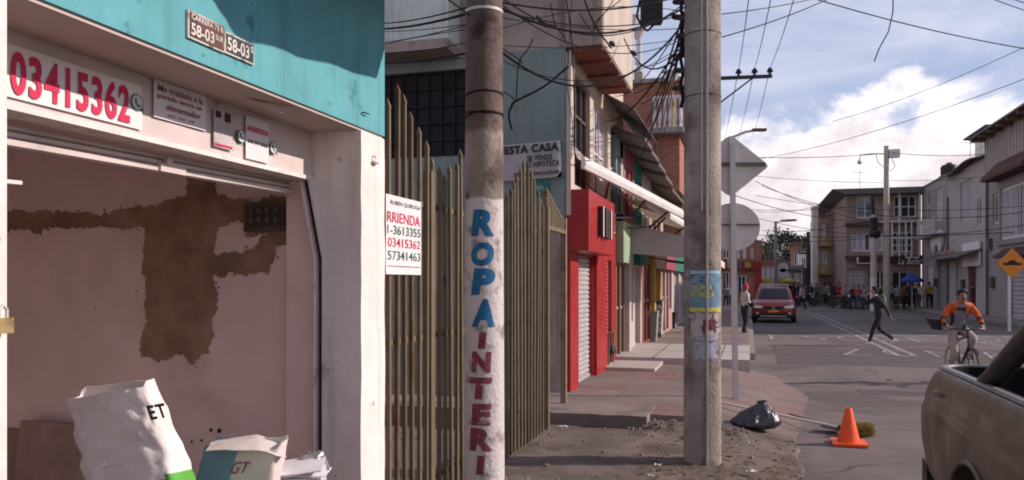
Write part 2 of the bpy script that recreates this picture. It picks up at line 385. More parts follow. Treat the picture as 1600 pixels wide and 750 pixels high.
# painted markings
b = MB()
def stripe(x0, y0, x1, y1, w):
    d = Vector((x1 - x0, y1 - y0, 0)); n = Vector((-d.y, d.x, 0)).normalized() * w / 2; a = Vector((x0, y0, .0085)); c = Vector((x1, y1, .0085))
    b.quad(a - n, c - n, c + n, a + n)
for off in (0, .36): stripe(3.45 + off, 21.0, 3.3 + off, 49, .11)
for x0, y0, x1, y1 in ((7.2, 21.5, 6.2, 29), (5.9, 14.2, 5.0, 15.0), (5.2, 16, 4.4, 17.4), (6.6, 17, 6.0, 18.6)): stripe(x0, y0, x1, y1, .14)
for k in range(10): stripe(2.2 + k * .8, 29.2, 2.7 + k * .8, 29.2, .35)
struct(b.build('road_marking', M['paint']))
for i, ch in enumerate('ZONA'):
    o = lettering(ch, 'road_lettering', M['paint'], None, (2.5 + i * 1.06, 21.8, .009), (1, 0, 0), (0, 1, 0), .66, 1.9, bold=-.014); struct(o)
for i, ch in enumerate('ESCOLAR'):
    o = lettering(ch, 'road_lettering', M['paint'], None, (.95 + i * 1.03, 27.0, .009), (1, 0, 0), (0, 1, 0), .66, 2.2, bold=-.014); struct(o)
# loose stones and crumbs on the verge: nobody could count them
b = MB()
for i in range(620):
    x = random.uniform(-2.1, .48); y = random.uniform(3.5, 9.2); r0 = random.choice((.006, .008, .01, .014, .02)) * random.uniform(.7, 1.3)
    if random.random() < .4: y = random.gauss(9.0, .25); x = random.uniform(-1.25, .0)
    z = verge_z(x, y) if y < 9.45 else .24
    b.ball((x, y, z + r0 * .3), r0 * random.uniform(.8, 1.6), r0 * random.uniform(.8, 1.4), r0 * .7, n=5, m=3)
b.jitter(.004, 60); o = b.build('gravel', M['pave']); o['kind'] = 'stuff'; tag(o, 'loose grit and small stones strewn over the dirt verge', 'gravel')
b = MB()
for i in range(520):
    x = random.uniform(-.9, .45); y = random.gauss(7.0, .8); 
    if y > 9: continue
    a = random.uniform(0, 6.28); l = random.uniform(.02, .05); z = verge_z(x, y) + .006; w = l * .35
    d = Vector((math.cos(a), math.sin(a), random.uniform(-.2, .2))); n = Vector((-d.y, d.x, random.uniform(-.4, .4)))
    c = Vector((x, y, z)); b.quad(c - d * l, c + n * w, c + d * l, c - n * w)
o = b.build('dead_leaves', mat('dead leaf litter', (.15, .09, .055), .95, v=.4, sc=12, b=0)); o['kind'] = 'stuff'; tag(o, 'dry leaf litter scattered on the dirt around the near bare pole', 'leaf litter')

# ---------------------------------------------------------------- turquoise corner shop with its open roller door
FX = -2.15
shop = thing('corner_shop', 'turquoise and white corner shop with open roller door and bare patched interior', 'shop', (-3.5, 2, 0))
b = MB(); b.box(FX - .36, FX, -1.5, 4.5, 2.65, 4.6); b.jitter(0); o = b.build('upper_wall', M['teal'], shop)
b = MB(); b.box(FX - .358, FX - .012, -1.5, 4.495, 2.635, 2.6499); b.build('lintel_underside', M['soffit'], shop)
b = MB()
poly = [(-2.15, 0), (-2.15, 2.634), (-2.50, 2.634), (-2.50, 2.38), (-2.375, 1.89), (-2.375, 0)]
b.prism(poly, (0, 4.19, 0), (1, 0, 0), (0, 0, 1), (0, .31, 0)); b.bevel(.008)
bmesh.ops.subdivide_edges(b.bm, edges=[e for e in b.bm.edges if e.calc_length() > .5], cuts=14); bmesh.ops.triangulate(b.bm, faces=b.bm.faces); b.jitter(.006, 7); b.jitter(.003, 30)
b.build('corner_pillar', M['white'], shop)
b = MB(); b.box(-2.6, FX, -1.5, 1.885, 0, 2.634); b.bevel(.012); b.build('front_pillar', M['white'], shop)
b = MB(); b.box(-6.2, -2.3, 4.36, 4.495, 0, 4.6); b.build('side_wall', M['innerwall'], shop)
b = MB(); b.box(-2.69, -2.40, 4.265, 4.359, .0, 2.9); b.build('inner_pier', M['innerwall'], shop)
b = MB(); b.box(-6.2, -6.05, -1.5, 4.36, 0, 4.6); b.box(-6.05, -2.6, -1.5, -1.35, 2.3, 4.6); b.box(-6.05, -5.7, -1.5, -1.35, 0, 2.3); b.build('back_wall', M['innerwall'], shop)  # near side mostly left open: unseen doorway added to brighten the room
b = MB(); b.box(-6.05, FX - .37, -1.35, 4.36, 2.95, 3.1); b.build('ceiling', mat('whitewashed ceiling', (.76, .66, .62), .9), shop)
b = MB(); b.box(-6.05, FX, -1.35, 4.2, -.05, .11); b.build('floor', mat('pale dusty floor', (.52, .43, .40), .9, v=.15, sc=2), shop)
b = MB(); b.box(-6.2, FX, -1.5, 4.5, 4.601, 4.7); b.build('roof', M['conc'], shop)
edge_ = [Vector((FX + .001, 2.62)), Vector((FX + 1.02, 2.98)), Vector((FX + 1.40, 3.42)), Vector((FX + 1.12, 4.72))]; pl_pts = []
for p, q in zip(edge_, edge_[1:]):
    for k in range(14): r_ = p.lerp(q, k / 14); pl_pts.append((r_.x + .035 * mnoise.noise(Vector((r_.x * 5, r_.y * 5, 2))) + .02 * mnoise.noise(Vector((r_.x * 16, r_.y * 16, 5))), r_.y + .03 * mnoise.noise(Vector((r_.y * 6, r_.x * 6, 7)))))
pl_pts[0] = (FX + .001, 2.62); pl_pts += [(FX + 1.12, 4.72), (FX + .001, 4.72)]
b = MB(); b.prism(pl_pts, (0, 0, 3.6), (1, 0, 0), (0, 1, 0), (0, 0, .16)); b.build('shade_slab', M['conc'], shop)  # unseen slab added overhead, ragged outline shaped to shade the turquoise wall
# ragged brown cement patches on the far side wall
YW = 4.36
def ragged(pts, step=.011, amp=.024, seed=0):
    out = []
    for i in range(len(pts)):
        a, c = pts[i], pts[(i + 1) % len(pts)]; n = max(1, int((c - a).length / step))
        for k in range(n):
            p = a.lerp(c, k / n); q = mnoise.noise_vector(p * 9 + Vector((seed, 0, 0))) + mnoise.noise_vector(p * 30) * .8 + mnoise.noise_vector(p * 75) * .5
            out.append(p + Vector((q.x, 0, q.z)) * amp)
    return out
for seed, dep, px in ((0, .006, [(231, 354), (228, 378), (225, 420), (231, 498), (217, 530), (222, 558), (258, 564), (270, 553), (288, 556), (303, 568), (324, 556), (333, 498), (339, 468), (335, 432), (334, 400), (341, 352), (385, 344), (385, 366), (468, 366), (468, 304), (385, 314), (338, 306), (333, 268), (290, 264), (292, 306), (230, 322), (150, 336), (60, 331), (-60, 330), (-60, 360), (60, 362), (150, 354)]),
                      (5, .004, [(325, 395), (345, 400), (395, 389), (412, 366), (468, 360), (468, 376), (432, 390), (420, 425), (330, 432)])):
    pts = [aty(u, v, YW) for u, v in px]
    pts = ragged(pts, seed=seed)
    b = MB(); cs = .0085; zs = [p.z for p in pts]; z_lo = min(zs); vert = {}
    def gv(i, j):
        if (i, j) not in vert:
            x, z = i * cs, z_lo + j * cs; n_ = mnoise.noise_vector(Vector((x * 60, z * 60, seed))) * .005
            vert[(i, j)] = b.bm.verts.new((x + n_.x, YW - dep - .0015 * (1 + mnoise.noise(Vector((x * 14, z * 14, 3)))), z + n_.z))
        return vert[(i, j)]
    for j in range(int((max(zs) - z_lo) / cs) + 1):
        zc = z_lo + (j + .5) * cs; xs = []
        for p, q in zip(pts, pts[1:] + pts[:1]):
            if (p.z > zc) != (q.z > zc): xs.append(p.x + (q.x - p.x) * (zc - p.z) / (q.z - p.z))
        xs.sort()
        for xa, xb in zip(xs[::2], xs[1::2]):
            for i in range(int(math.ceil(max(xa, -6.04) / cs - .5)), int(math.floor(xb / cs - .5)) + 1): b.bm.faces.new((gv(i, j), gv(i + 1, j), gv(i + 1, j + 1), gv(i, j + 1)))
    rim_ = [ed for ed in b.bm.edges if len(ed.link_faces) == 1]; ex = bmesh.ops.extrude_edge_only(b.bm, edges=rim_)
    for v in ex['geom']:
        if isinstance(v, bmesh.types.BMVert): v.co.y = YW + .01
    b.build('cement_patch', M['cement'], shop)
    edge_pts = pts if seed == 0 else edge_pts + pts
rs = random.Random(12); b = MB()
for k in range(170):
    p = rs.choice(edge_pts); rr_ = rs.uniform(.003, .010) * rs.choice((.6, 1, 1.3)); q = p + Vector((rs.gauss(0, .014), 0, rs.gauss(0, .014))); n_ = 7
    if not -6.0 < q.x < -2.75: continue
    b.prism([(q.x + rr_ * rs.uniform(.6, 1.3) * math.cos(6.283 * i / n_), q.z + rr_ * rs.uniform(.6, 1.3) * math.sin(6.283 * i / n_)) for i in range(n_)], (0, YW - .0025 - rs.uniform(0, .001), 0), (1, 0, 0), (0, 0, 1), (0, .004, 0))
o = b.build('cement_spatter', M['cement'], shop); o['kind'] = 'stuff'
b = MB()
for u, v, r0 in ((330, 672, .012), (343, 673, .016), (459, 674, .012), (300, 690, .008), (315, 688, .009), (150, 480, .006), (214, 455, .006)):
    p = aty(u, v, YW); b = MB(); b.lathe([(r0, -.003), (r0 * .8, .01)], p, 8, 'y'); b.build('nail_hole', M['dark'], shop)
# roller shutter housing, guide and the rolled up shutter edge
BX = -2.47
b = MB(); b.box(BX - .03, BX, 1.60, 4.188, 2.375, 2.634); b.build('shutter_box_panel', M['shutter'], shop)
b = MB(); b.box(BX - .12, BX + .014, 1.6, 4.188, 2.352, 2.374); b.build('shutter_box_rail', M['white'], shop)
def slat(z, h, x):
    b.prism([(x, z), (x + .012, z + h * .2), (x + .012, z + h * .8), (x, z + h), (x - .012, z + h), (x - .012, z)], (0, 1.65, 0), (1, 0, 0), (0, 0, 1), (0, 2.53, .035))
b = MB(); slat(2.238, .034, -2.60); slat(2.274, .026, -2.61); slat(2.302, .024, -2.62)
sh = b.build('roller_shutter', M['shutter'], shop)
b = MB(); b.box(-2.63, -2.575, 3.05, 3.22, 2.262, 2.30); b.bevel(.006); b.lathe([(.02, 0), (.02, .02), (.012, .022)], (-2.585, 3.1, 2.31), 10, 'x'); b.build('shutter_lock', M['shutter'], sh)
b = MB()
for off, w in ((0, .018), (-.055, .016)):
    pts = [Vector((BX + off + .0, 4.172, 2.37)), Vector((-2.372 + off, 4.172, 1.89)), Vector((-2.372 + off, 4.172, .1))]
    b.bar(pts[0], pts[1], .05, w); b.bar(pts[1], pts[2], w, .05)
g = b.build('shutter_guide', M['white'], shop)
b = MB()
pts = [Vector((BX - .028, 4.186, 2.37)), Vector((-2.40, 4.186, 1.89)), Vector((-2.40, 4.186, .1))]
b.bar(pts[0], pts[1], .012, .04); b.bar(pts[1], pts[2], .04, .012)
b.build('guide_slot', M['dark'], g)
b = MB(); b.bar((-2.3, 1.892, .1), (-2.3, 1.892, 2.36), .05, .03); b.build('shutter_guide', M['white'], shop)
b = MB(); b.tube([(FX + .001, 4.33, 2.50), (FX + .02, 4.335, 2.505), (FX + .025, 4.34, 2.48)], .006, 8); b.ball((FX + .022, 4.345, 2.47), .014, .035, .014); b.build('lamp_socket', M['white'], shop)
b = MB(); b.tube([(FX, 4.19, 2.735), (FX + .02, 4.19, 2.735), (FX + .02, 4.21, 2.735), (FX + .02, 4.25, 2.737)], .004, 6); b.build('wall_hook', M['blackmetal'], shop)
b = MB(); b.bar((-2.30, 3.32, 2.631), (-2.24, 3.50, 2.60), .03, .008); b.bar((-2.25, 3.46, 2.6), (-2.20, 3.52, 2.625), .02, .006); b.build('peeling_flake', M['soffit'], shop)

# breaker panel on the wall
p0 = aty(388, 362, YW); p1 = aty(460, 316, YW)
bp = thing('breaker_panel', 'small grimy breaker panel set in the patched interior wall', 'breaker panel', (p0.x, YW, p0.z))
b = MB(); b.box(p0.x, p1.x, YW - .05, YW - .008, p0.z, p1.z); b.bevel(.008); b.build('housing', mat('grimy grey plastic', (.10, .075, .065), .6, c2=(.05, .035, .03)), bp)
b = MB(); b.box(p0.x + .03, p1.x - .03, YW - .058, YW - .0501, p0.z + .03, p1.z - .03); b.build('cover', mat('panel cover', (.045, .035, .033), .5), bp)
for k in range(4):
    xx = p0.x + .05 + k * (p1.x - p0.x - .1) / 4
    for zz in (p0.z + .05, p0.z + .105):
        b = MB(); b.box(xx, xx + .028, YW - .068, YW - .0581, zz, zz + .035); b.bevel(.004); b.build('breaker', mat('breaker', (.11, .09, .08), .5) if k == 0 and zz < p0.z + .06 else bpy.data.materials['breaker'], bp)
# house number plates
def plate_vec(): return Vector((0, 1, 0)), Vector((0, 0, 1))
def numplate(px0, px1, yt, yb, m, label, lines):
    a = atx(px0, yt, FX + .012); c = atx(px1, yt, FX + .012)
    zt = atx(px0, yt, FX + .012).z; zb = atx(px0, yb, FX + .012).z
    t = thing('house_number_plate', label, 'number plate', (FX, (a.y + c.y) / 2, (zt + zb) / 2), group='house number plates on the turquoise wall')
    b = MB(); b.box(FX + .002, FX + .012, a.y, c.y, zb, zt); b.bevel(.003); b.build('rim', mat('plate rim', (.55, .5, .45), .6, c2=(.2, .13, .1), c2sc=12), t)
    b = MB(); b.box(FX + .0121, FX + .0145, a.y + .008, c.y - .008, zb + .008, zt - .008); b.build('plate', m, t)
    W = c.y - a.y; H = zt - zb
    for s, cx, cz, w, h in lines:
        lettering(s, 'lettering', MATS['num'], t, (FX + .0145, a.y + W * cx, zb + H * cz), (0, 1, 0), (0, 0, 1), W * w, H * h, bold=.02, depth=.002)
MATS['num'] = mat('number paint', (.60, .53, .48), .7, c2=(.25, .15, .12), c2sc=20, c2lo=.6, c2hi=.7)
numplate(294, 351, 14, 58, mat('brown enamel', (.13, .055, .045), .5, c2=(.07, .04, .04)), 'rusty brown number plate with a street name above the number', [('CARRERA 73 B', .5, .80, .86, .20), ('58-03', .37, .36, .62, .44), ('SUR', .83, .44, .22, .2)])
numplate(351.5, 397, 48, 82, mat('black enamel', (.035, .045, .05), .5), 'smaller black number plate reading 58-03 S beside the brown one', [('58-03', .43, .48, .74, .62), ('S', .90, .68, .1, .3)])
# banners and papers on the shutter box
def sheet(name, label, cat, x, u0, v0, u1, v1, m=None, group=None, wob=.002, tilt=0):
    a = atx(u0, v0, x); c = atx(u1, v1, x); zt, zb = max(a.z, c.z), min(a.z, c.z)
    t = thing(name, label, cat, (x, (a.y + c.y) / 2, zb), group=group)
    b = MB(); b.grid(24, 8, lambda s, q: (x + wob * mnoise.noise(Vector((s * 3 + a.y, q * 2, a.z))), a.y + (c.y - a.y) * s, zb + (zt - zb) * q))
    b.build('sheet', m or M['paper'], t, smooth=True)
    return t, a.y, c.y, zb, zt
MATS['red ink'] = mat('magenta red ink', (.55, .02, .075), .6, v=.06, b=0)
MATS['black ink'] = mat('black ink', (.02, .02, .025), .6, v=.06, b=0)
MATS['green ink'] = mat('dark green ink', (.03, .13, .10), .6, v=.06, b=0)
MATS['faded ink'] = mat('faded violet ink', (.30, .09, .13), .7, v=.1, b=0)
def say(t, s, x, y0, y1, zb, zt, cx, cz, w, h, ink, bold=.02, shear=0):
    lettering(s, 'lettering', MATS[ink], t, (x + .0025, y0 + (y1 - y0) * cx, zb + (zt - zb) * cz), (0, 1, 0), (0, 0, 1), (y1 - y0) * w, (zt - zb) * h, bold=bold, depth=.001, shear=shear)
X = BX + .012
Y0_, Y1_ = atx(-60, 100, X).y, atx(222, 195, X).y
t = thing('phone_number_banner', 'long white banner with a big red phone number above the roller door', 'banner', (X, 2.4, 2.40))
b = MB(); b.grid(30, 6, lambda s, q: (X + .0025 * mnoise.noise(Vector((s * 5, q * 1.5, 0))), Y0_ + (Y1_ - Y0_) * s, 2.395 + .185 * q)); b.build('sheet', M['vinyl'], t, smooth=True)
ya, yb_ = atx(-42, 100, X).y, atx(202, 190, X).y
lettering('3103415362', 'lettering', MATS['red ink'], t, (X + .003, (ya + yb_) / 2, 2.485), (0, 1, 0), (0, 0, 1), yb_ - ya, .155, bold=.032)
def phone_badge(t, X, y, z, r):
    b = MB(); b.lathe([(r, 0), (r, .002), (r * .86, .002), (r * .86, 0)], (X, y, z), 24, 'x'); b.prism([(-r * .2, -r * .8), (-r * 1.2, -r * 1.15), (-r * .75, -r * .35)] if False else [(r * .55, -r * .75), (r * 1.15, -r * 1.1), (r * .85, -r * .4)], (X + .002, y, z), (0, 1, 0), (0, 0, 1), (.001, 0, 0)); b.build('badge_ring', MATS['green ink'], t)
    b = MB(); b.lathe([(r * .84, 0), (r * .84, .0035)], (X, y, z), 24, 'x'); b.build('badge_disc', mat('pale green disc', (.55, .58, .53), .6) if 'pale green disc' not in bpy.data.materials else bpy.data.materials['pale green disc'], t)
    b = MB(); b.tube([(X + .005, y - r * .28, z + r * .38), (X + .005, y - r * .33, z + r * .0), (X + .005, y, z - r * .38), (X + .005, y + r * .36, z - r * .38)], [r * .13, r * .08, r * .08, r * .13], 6); b.build('handset', MATS['green ink'], t)
yq = atx(213, 168, X).y; phone_badge(t, X + .003, yq, 2.505, .036)
t, a, c, zb, zt = sheet('paper_notice', 'violet lettered paper notice taped beside the red phone number', 'notice', X, 240, 122, 322, 205, group='papers on the shutter box')
for s, cz, cx, w in (('Me traslado a la', .80, .5, .86), ('parada sexta se', .58, .48, .84), ('alimentador', .36, .55, .66)): say(t, s, X, a, c, zb, zt, cx, cz, w, .17, 'faded ink', .015)
say(t, '60 24 19', X, a, c, zb, zt, .5, .14, .5, .08, 'faded ink', 0)
t, a, c, zb, zt = sheet('old_poster', 'curled faded old poster between the two notices', 'poster', X + .004, 334, 168, 364, 236, group='papers on the shutter box', m=mat('faded newsprint', (.50, .44, .45), .9, v=.2, sc=14, c2=(.34, .28, .30), c2sc=7))
b = MB(); b.box(X + .006, X + .0075, a + (c - a) * .1, a + (c - a) * .35, zb + (zt - zb) * .78, zb + (zt - zb) * .95); b.build('dark_picture', MATS['black ink'], t); b = MB(); b.box(X + .006, X + .0075, a + (c - a) * .55, a + (c - a) * .85, zb + (zt - zb) * .72, zb + (zt - zb) * .96); b.build('dark_picture', MATS['black ink'], t)
b = MB(); b.box(X + .006, X + .0075, a + (c - a) * .05, a + (c - a) * .95, zb + .008, zb + .018); b.build('red_line', MATS['red ink'], t)
t, a, c, zb, zt = sheet('rental_notice', 'white rental notice between two round phone badges', 'notice', X + .002, 384, 180, 420, 256, group='papers on the shutter box')
say(t, 'ARRIENDA', X + .002, a, c, zb, zt, .5, .72, .94, .13, 'red ink', .03); say(t, '310 341 5362', X + .002, a, c, zb, zt, .5, .42, .84, .09, 'black ink')
phone_badge(t, X + .003, atx(376, 213, X).y, atx(376, 213, X).z, .034); phone_badge(t, X + .003, atx(426, 231, X).y, atx(426, 231, X).z, .034)
# padlock on the near guide
p = atx(6, 505, FX + .03)
t = thing('padlock', 'brass padlock hanging at the edge of the roller door', 'padlock', p)
b = MB(); b.box(p.x - .014, p.x + .014, p.y - .028, p.y + .022, p.z - .03, p.z + .016); b.bevel(.005); b.build('body', mat('brass', (.50, .36, .17), .35, metal=.8), t)
b = MB(); b.tube([(p.x, p.y - .016, p.z + .016), (p.x, p.y - .016, p.z + .04), (p.x, p.y - .003, p.z + .052), (p.x, p.y + .01, p.z + .04), (p.x, p.y + .01, p.z + .016)], .005, 8); b.build('shackle', M['steel'], t)
t = thing('latch_tab', 'flat pale metal latch sticking out of the near door jamb', 'latch', (-2.29, 1.92, 2.07))
b = MB(); b.obox((-2.26, 1.955, 2.07), (.02, 0, .0), (0, .065, .002), (0, 0, .006)); b.bevel(.003); b.build('tab', M['white'], t)
b = MB(); b.lathe([(.016, 0), (.016, .012)], (-2.26, 1.93, 2.076), 8); b.build('bolt', M['steel'], t)

# counter with paper sacks
t = thing('counter_table', 'rough wooden counter under the paper sacks inside the shop door', 'table', (-2.75, 3.1, .11))
wood = mat('rough wood', (.20, .12, .08), .9, v=.3, sc=5, b=.3)
b = MB(); b.box(-3.1, -2.36, 2.0, 4.1, .51, .55); b.bevel(.004); b.build('tabletop', wood, t)
for xx in (-3.05, -2.52):
    for yy in (2.35, 4.0):
        b = MB(); b.box(xx, xx + .05, yy, yy + .05, .11, .5099); b.build('leg', wood, t)
t = thing('leaning_boards', 'brown boards leaning low against the shop wall behind the sacks', 'boards', (-4.3, 4.2, .11))
for k, (xa, zz, sl) in enumerate(((-5.3, .66, .07), (-4.75, .74, .05))):
    b = MB(); b.obox((xa + .3, 4.28 - k * .05, .11 + zz / 2 * .95), (.30, 0, .0), (0, .012, 0), (0, sl, zz / 2 * .95)); b.build('board', mat('dusty brown board', (.36, .25, .22), .9, v=.2, sc=3) if k == 0 else bpy.data.materials['dusty brown board'], t)

def shrink(o, target, d):
    from mathutils.bvhtree import BVHTree
    tm = target.data; ow, tw = wloc(o), wloc(target)
    bvh = BVHTree.FromPolygons([v.co + tw for v in tm.vertices], [tuple(p.vertices) for p in tm.polygons])
    for v in o.data.vertices:
        h = bvh.ray_cast(v.co + ow - d * .4, d)
        if h[0] is not None: v.co = h[0] - d * .006 - ow
def sack(t, cb, ct, wv, dep, m, rings=16, n=40, crumple=.012, seed=0, fn=None):
    ax = ct - cb; w = wv.length / 2; W = wv.normalized(); D = ax.cross(W).normalized()
    if D.dot(EYE - cb) < 0: D = -D
    b = MB(); rr = []
    for i in range(rings + 1):
        q = i / rings; c = cb + ax * q; dd = dep * (1.0 - .38 * q) * (1 if q > .05 else .9); ring = []
        for k in range(n):
            a = 2 * math.pi * k / n; ca, sa = math.cos(a), math.sin(a); e = .34
            x = math.copysign(abs(ca) ** e, ca) * w * (1 + .03 * math.sin(q * 5)); y = math.copysign(abs(sa) ** e, sa) * dd
            p = c + W * x + D * y; nv = mnoise.noise_vector(p * 9 + Vector((seed, 0, 0))) + mnoise.noise_vector(p * 22 + Vector((seed, 0, 0))) * .55
            rdg = min(abs(mnoise.noise(p * 9 + Vector((0, seed, 0)))), abs(mnoise.noise(p * 17 + Vector((3, seed, 0)))) + .04); p = p + D * (nv.x - 1.6 * (.25 - rdg)) * crumple * (1.2 if q < .9 else .6) + W * nv.y * crumple * .4
            if i == rings: p = p + ax.normalized() * (.012 * math.sin(3 * a + seed) - .032 * sa)
            ring.append(p)
        rr.append(ring)
    inner = [p.lerp(ct, .05) for p in rr[-1]]; low = [p - ax * .2 for p in inner]
    b.loft(rr + [inner, low])
    return b, W, D, ax
sk = thing('paper_sack', 'tall crumpled white paper sack with open top and bold black letters', 'sack', atd(235, 780, 3.5))
cb, ct = atd(262, 876, 3.42), atd(172, 608, 3.56); wv = atd(236, 596, 3.50) - atd(106, 619, 3.58)
b, W, D, ax = sack(sk, cb, ct, wv, .11, None, rings=40, n=72, crumple=.019, seed=2)
mats = [mat('white kraft paper', (.70, .62, .595), .8, v=.08, sc=5, b=.5, bs=12), mat('leaf green print', (.10, .36, .05), .7)]
so = b.build('sack_body', mats, sk, smooth=True)
for pl in so.data.polygons:
    c = pl.center + wloc(so) - cb; q = c.dot(ax.normalized()) / ax.length
    if q < .44 and c.dot(W) > -.02 and q < .36 + .3 * c.dot(W) + .02: pl.material_index = 1
def on_sack(s, u, v, w, h, ink, d0=3.35, right=None, bold=.03, upv=None, target=None, parent=None, Dv=None):
    o = lettering(s, 'lettering', MATS[ink], parent or sk, atd(u, v, d0), right or W, upv or (ax.normalized()), w, h, bold=bold); shrink(o, target or so, -(Dv or D)); return o
on_sack('ET', 246, 643, .085, .064, 'black ink')

sk2 = thing('printed_sack', 'blue and white printed paper sack with its top folded over', 'sack', atd(370, 800, 3.75))
cb, ct = atd(352, 848, 3.7), atd(384, 692, 3.72); wv = atd(440, 700, 3.66) - atd(324, 702, 3.78)
b, W2, D2, ax2 = sack(sk2, cb, ct, wv * 1.05, .075, None, rings=16, n=56, crumple=.010, seed=9)
m2 = [mat('cream sack paper', (.66, .57, .52), .8, v=.08, b=.4, bs=12), mat('blue sack print', (.17, .30, .40), .7, v=.1, b=.3, bs=12), mat('red sack edge', (.50, .13, .15), .8)]
so2 = b.build('sack_body', m2, sk2, smooth=True)
for pl in so2.data.polygons:
    c = pl.center + wloc(so2) - cb; x = (c - ax2 * (c.dot(ax2) / ax2.length_squared)).dot(W2)
    if x < .035: pl.material_index = 1
    if x < -.03 and c.dot(ax2.normalized()) / ax2.length > .93: pl.material_index = 2
b = MB()
fr = [(332, 690, 3.80), (366, 684, 3.80), (402, 679, 3.80), (436, 690, 3.76)]; fl = [(322, 704, 3.62), (366, 703, 3.60), (404, 703, 3.60), (447, 715, 3.62)]
top = [atd(*q) for q in fr]; bot = [atd(*q) for q in fl]
b.loft([[p for p in top], [p.lerp(q, .5) + Vector((.01, -.01, .018)) for p, q in zip(top, bot)], [q for q in bot], [q + Vector((-.005, .012, -.004)) for q in bot], [p + Vector((-.004, .01, -.012)) for p in top]], cap=False, close=False)
bmesh.ops.subdivide_edges(b.bm, edges=b.bm.edges, cuts=2, use_grid_fill=True); b.jitter(.006, 18)
b.build('folded_top', m2[0], sk2, smooth=True)
o = lettering('GT', 'lettering', MATS['faded ink'], sk2, atd(342, 737, 3.5), W2, ax2.normalized(), .10, .055, bold=.005, shear=.3); shrink(o, so2, -D2)
bxx = thing('cardboard_box', 'plain cardboard box on the counter under the loose white papers', 'box', (-2.6, 3.55, .55))
pb0 = atd(456, 760, 3.85)
b = MB(); b.box(pb0.x - .15, pb0.x + .13, pb0.y - .13, pb0.y + .13, .552, pb0.z - .012); b.bevel(.004); b.build('carton', mat('brown cardboard', (.32, .21, .13), .9), bxx)
pp = thing('paper_stack', 'loose stack of white papers and leaflets on the counter end', 'papers', atd(465, 780, 3.95))
mm = [M['paper'], mat('red leaflet', (.62, .06, .05), .7)]
for k in range(7):
    c = atd(456 + random.uniform(-8, 8), 752 - k * 3.6, 3.85 - k * .01); a = random.uniform(-.35, .35) + TH
    dx = Vector((math.cos(a), math.sin(a), random.uniform(-.02, .08))) * .145; dy = Vector((-math.sin(a), math.cos(a), .08)) * .11
    b = MB(); b.obox(c, dx, dy, (0, 0, .003)); bmesh.ops.subdivide_edges(b.bm, edges=b.bm.edges, cuts=3, use_grid_fill=True); b.jitter(.008, 8, k); b.build('sheet', mm[1 if k == 1 else 0], pp)
pb = thing('plastic_wrap', 'crumpled clear plastic wrap lying on the papers', 'plastic', atd(490, 722, 3.9))
b = MB(); b.ball(atd(488, 724, 3.92), .075, .06, .055, 18, 12); b.jitter(.04, 18); pm = mat('clear plastic', (.6, .55, .55), .15, v=.05, b=.1); pm.node_tree.nodes['Principled BSDF'].inputs['Transmission Weight'].default_value = .75; b.build('wrap', pm, pb)
# ---------------------------------------------------------------- khaki picket fence along the pavement
M['rusty olive'] = mat('rusty khaki fence paint', (.115, .080, .045), .65, v=.2, sc=6, b=.1, c2=(.10, .045, .025), c2sc=4, c2lo=.52, c2hi=.66)
fence = thing('metal_fence', 'tall khaki metal fence of spear-tipped pickets rising and falling in waves', 'fence', (-2.2, 6.6, .05))
def YX(u, x): return atx(u, V0, x).y
def pick_h(Y):
    d = Y * CT + 2.15 * ST; t = ((d - 5.19) / 1.47) % 1.0; k = abs(2 * t - 1)
    return 2.55 + .50 * (k ** 1.15)
def picket(x, y, z0, zt, w=.026):
    b = MB(); b.box(x - w / 2, x + w / 2, y - w / 2, y + w / 2, z0, zt - .07)
    c = Vector((x, y, 0)); h = w / 2
    def sq(s, z, oy=0): return [(x - s, y - s + oy, z), (x + s, y - s + oy, z), (x + s, y + s + oy, z), (x - s, y + s + oy, z)]
    b.loft([sq(h, zt - .069), sq(h * 1.25, zt - .05, -.004), sq(h * .7, zt - .02, -.010), sq(.002, zt, -.016)])
    return b
y = 4.60; k = 0
while y < 8.62:
    if not 5.21 < y < 5.33:
        b = picket(-2.17, y + random.uniform(-.006, .006), .10, pick_h(y) + random.uniform(-.02, .02)); lx, ly = random.gauss(0, .006), random.gauss(0, .007)
        for v_ in b.bm.verts: v_.co.x += lx * (v_.co.z - .3) / 2; v_.co.y += ly * (v_.co.z - .3) / 2
        b.build('picket', random.choice((M['olive'], M['olive'], M['rusty olive'])), fence)
    y += .122
b = MB(); b.box(-2.205, -2.14, 5.235, 5.305, .02, 2.54); b.bevel(.004); b.build('post', M['olive'], fence)
b = MB(); b.box(-2.20, -2.14, 8.655, 8.715, .02, 2.60); b.bevel(.004); b.build('post', M['olive'], fence)
for zz in (.32, 1.35, 2.28):
    b = MB(); b.box(-2.215, -2.186, 4.52, 8.65, zz, zz + .04); b.build('rail', M['olive'], fence)
gate = thing('gateway_frame', 'khaki gateway header with stepped pickets above an open doorway gap', 'gateway', (-2.3, 9.8, .2))
gy = 8.86; kk = 0
while gy < 9.72:
    b = picket(-2.22, gy, 2.40, 2.84 - .30 * ((gy - 8.86) / .86), .05); b.build('picket', M['olive'], gate); gy += .1; kk += 1
b = MB(); b.box(-2.25, -2.19, 8.72, 9.76, 2.36, 2.41); b.build('header_bar', M['olive'], gate)
b = MB(); b.box(-2.26, -2.19, 9.765, 9.835, .2, 2.56); b.bevel(.005); b.build('post', mat('tan gate post', (.21, .155, .10), .7, c2=(.12, .08, .055)), gate)
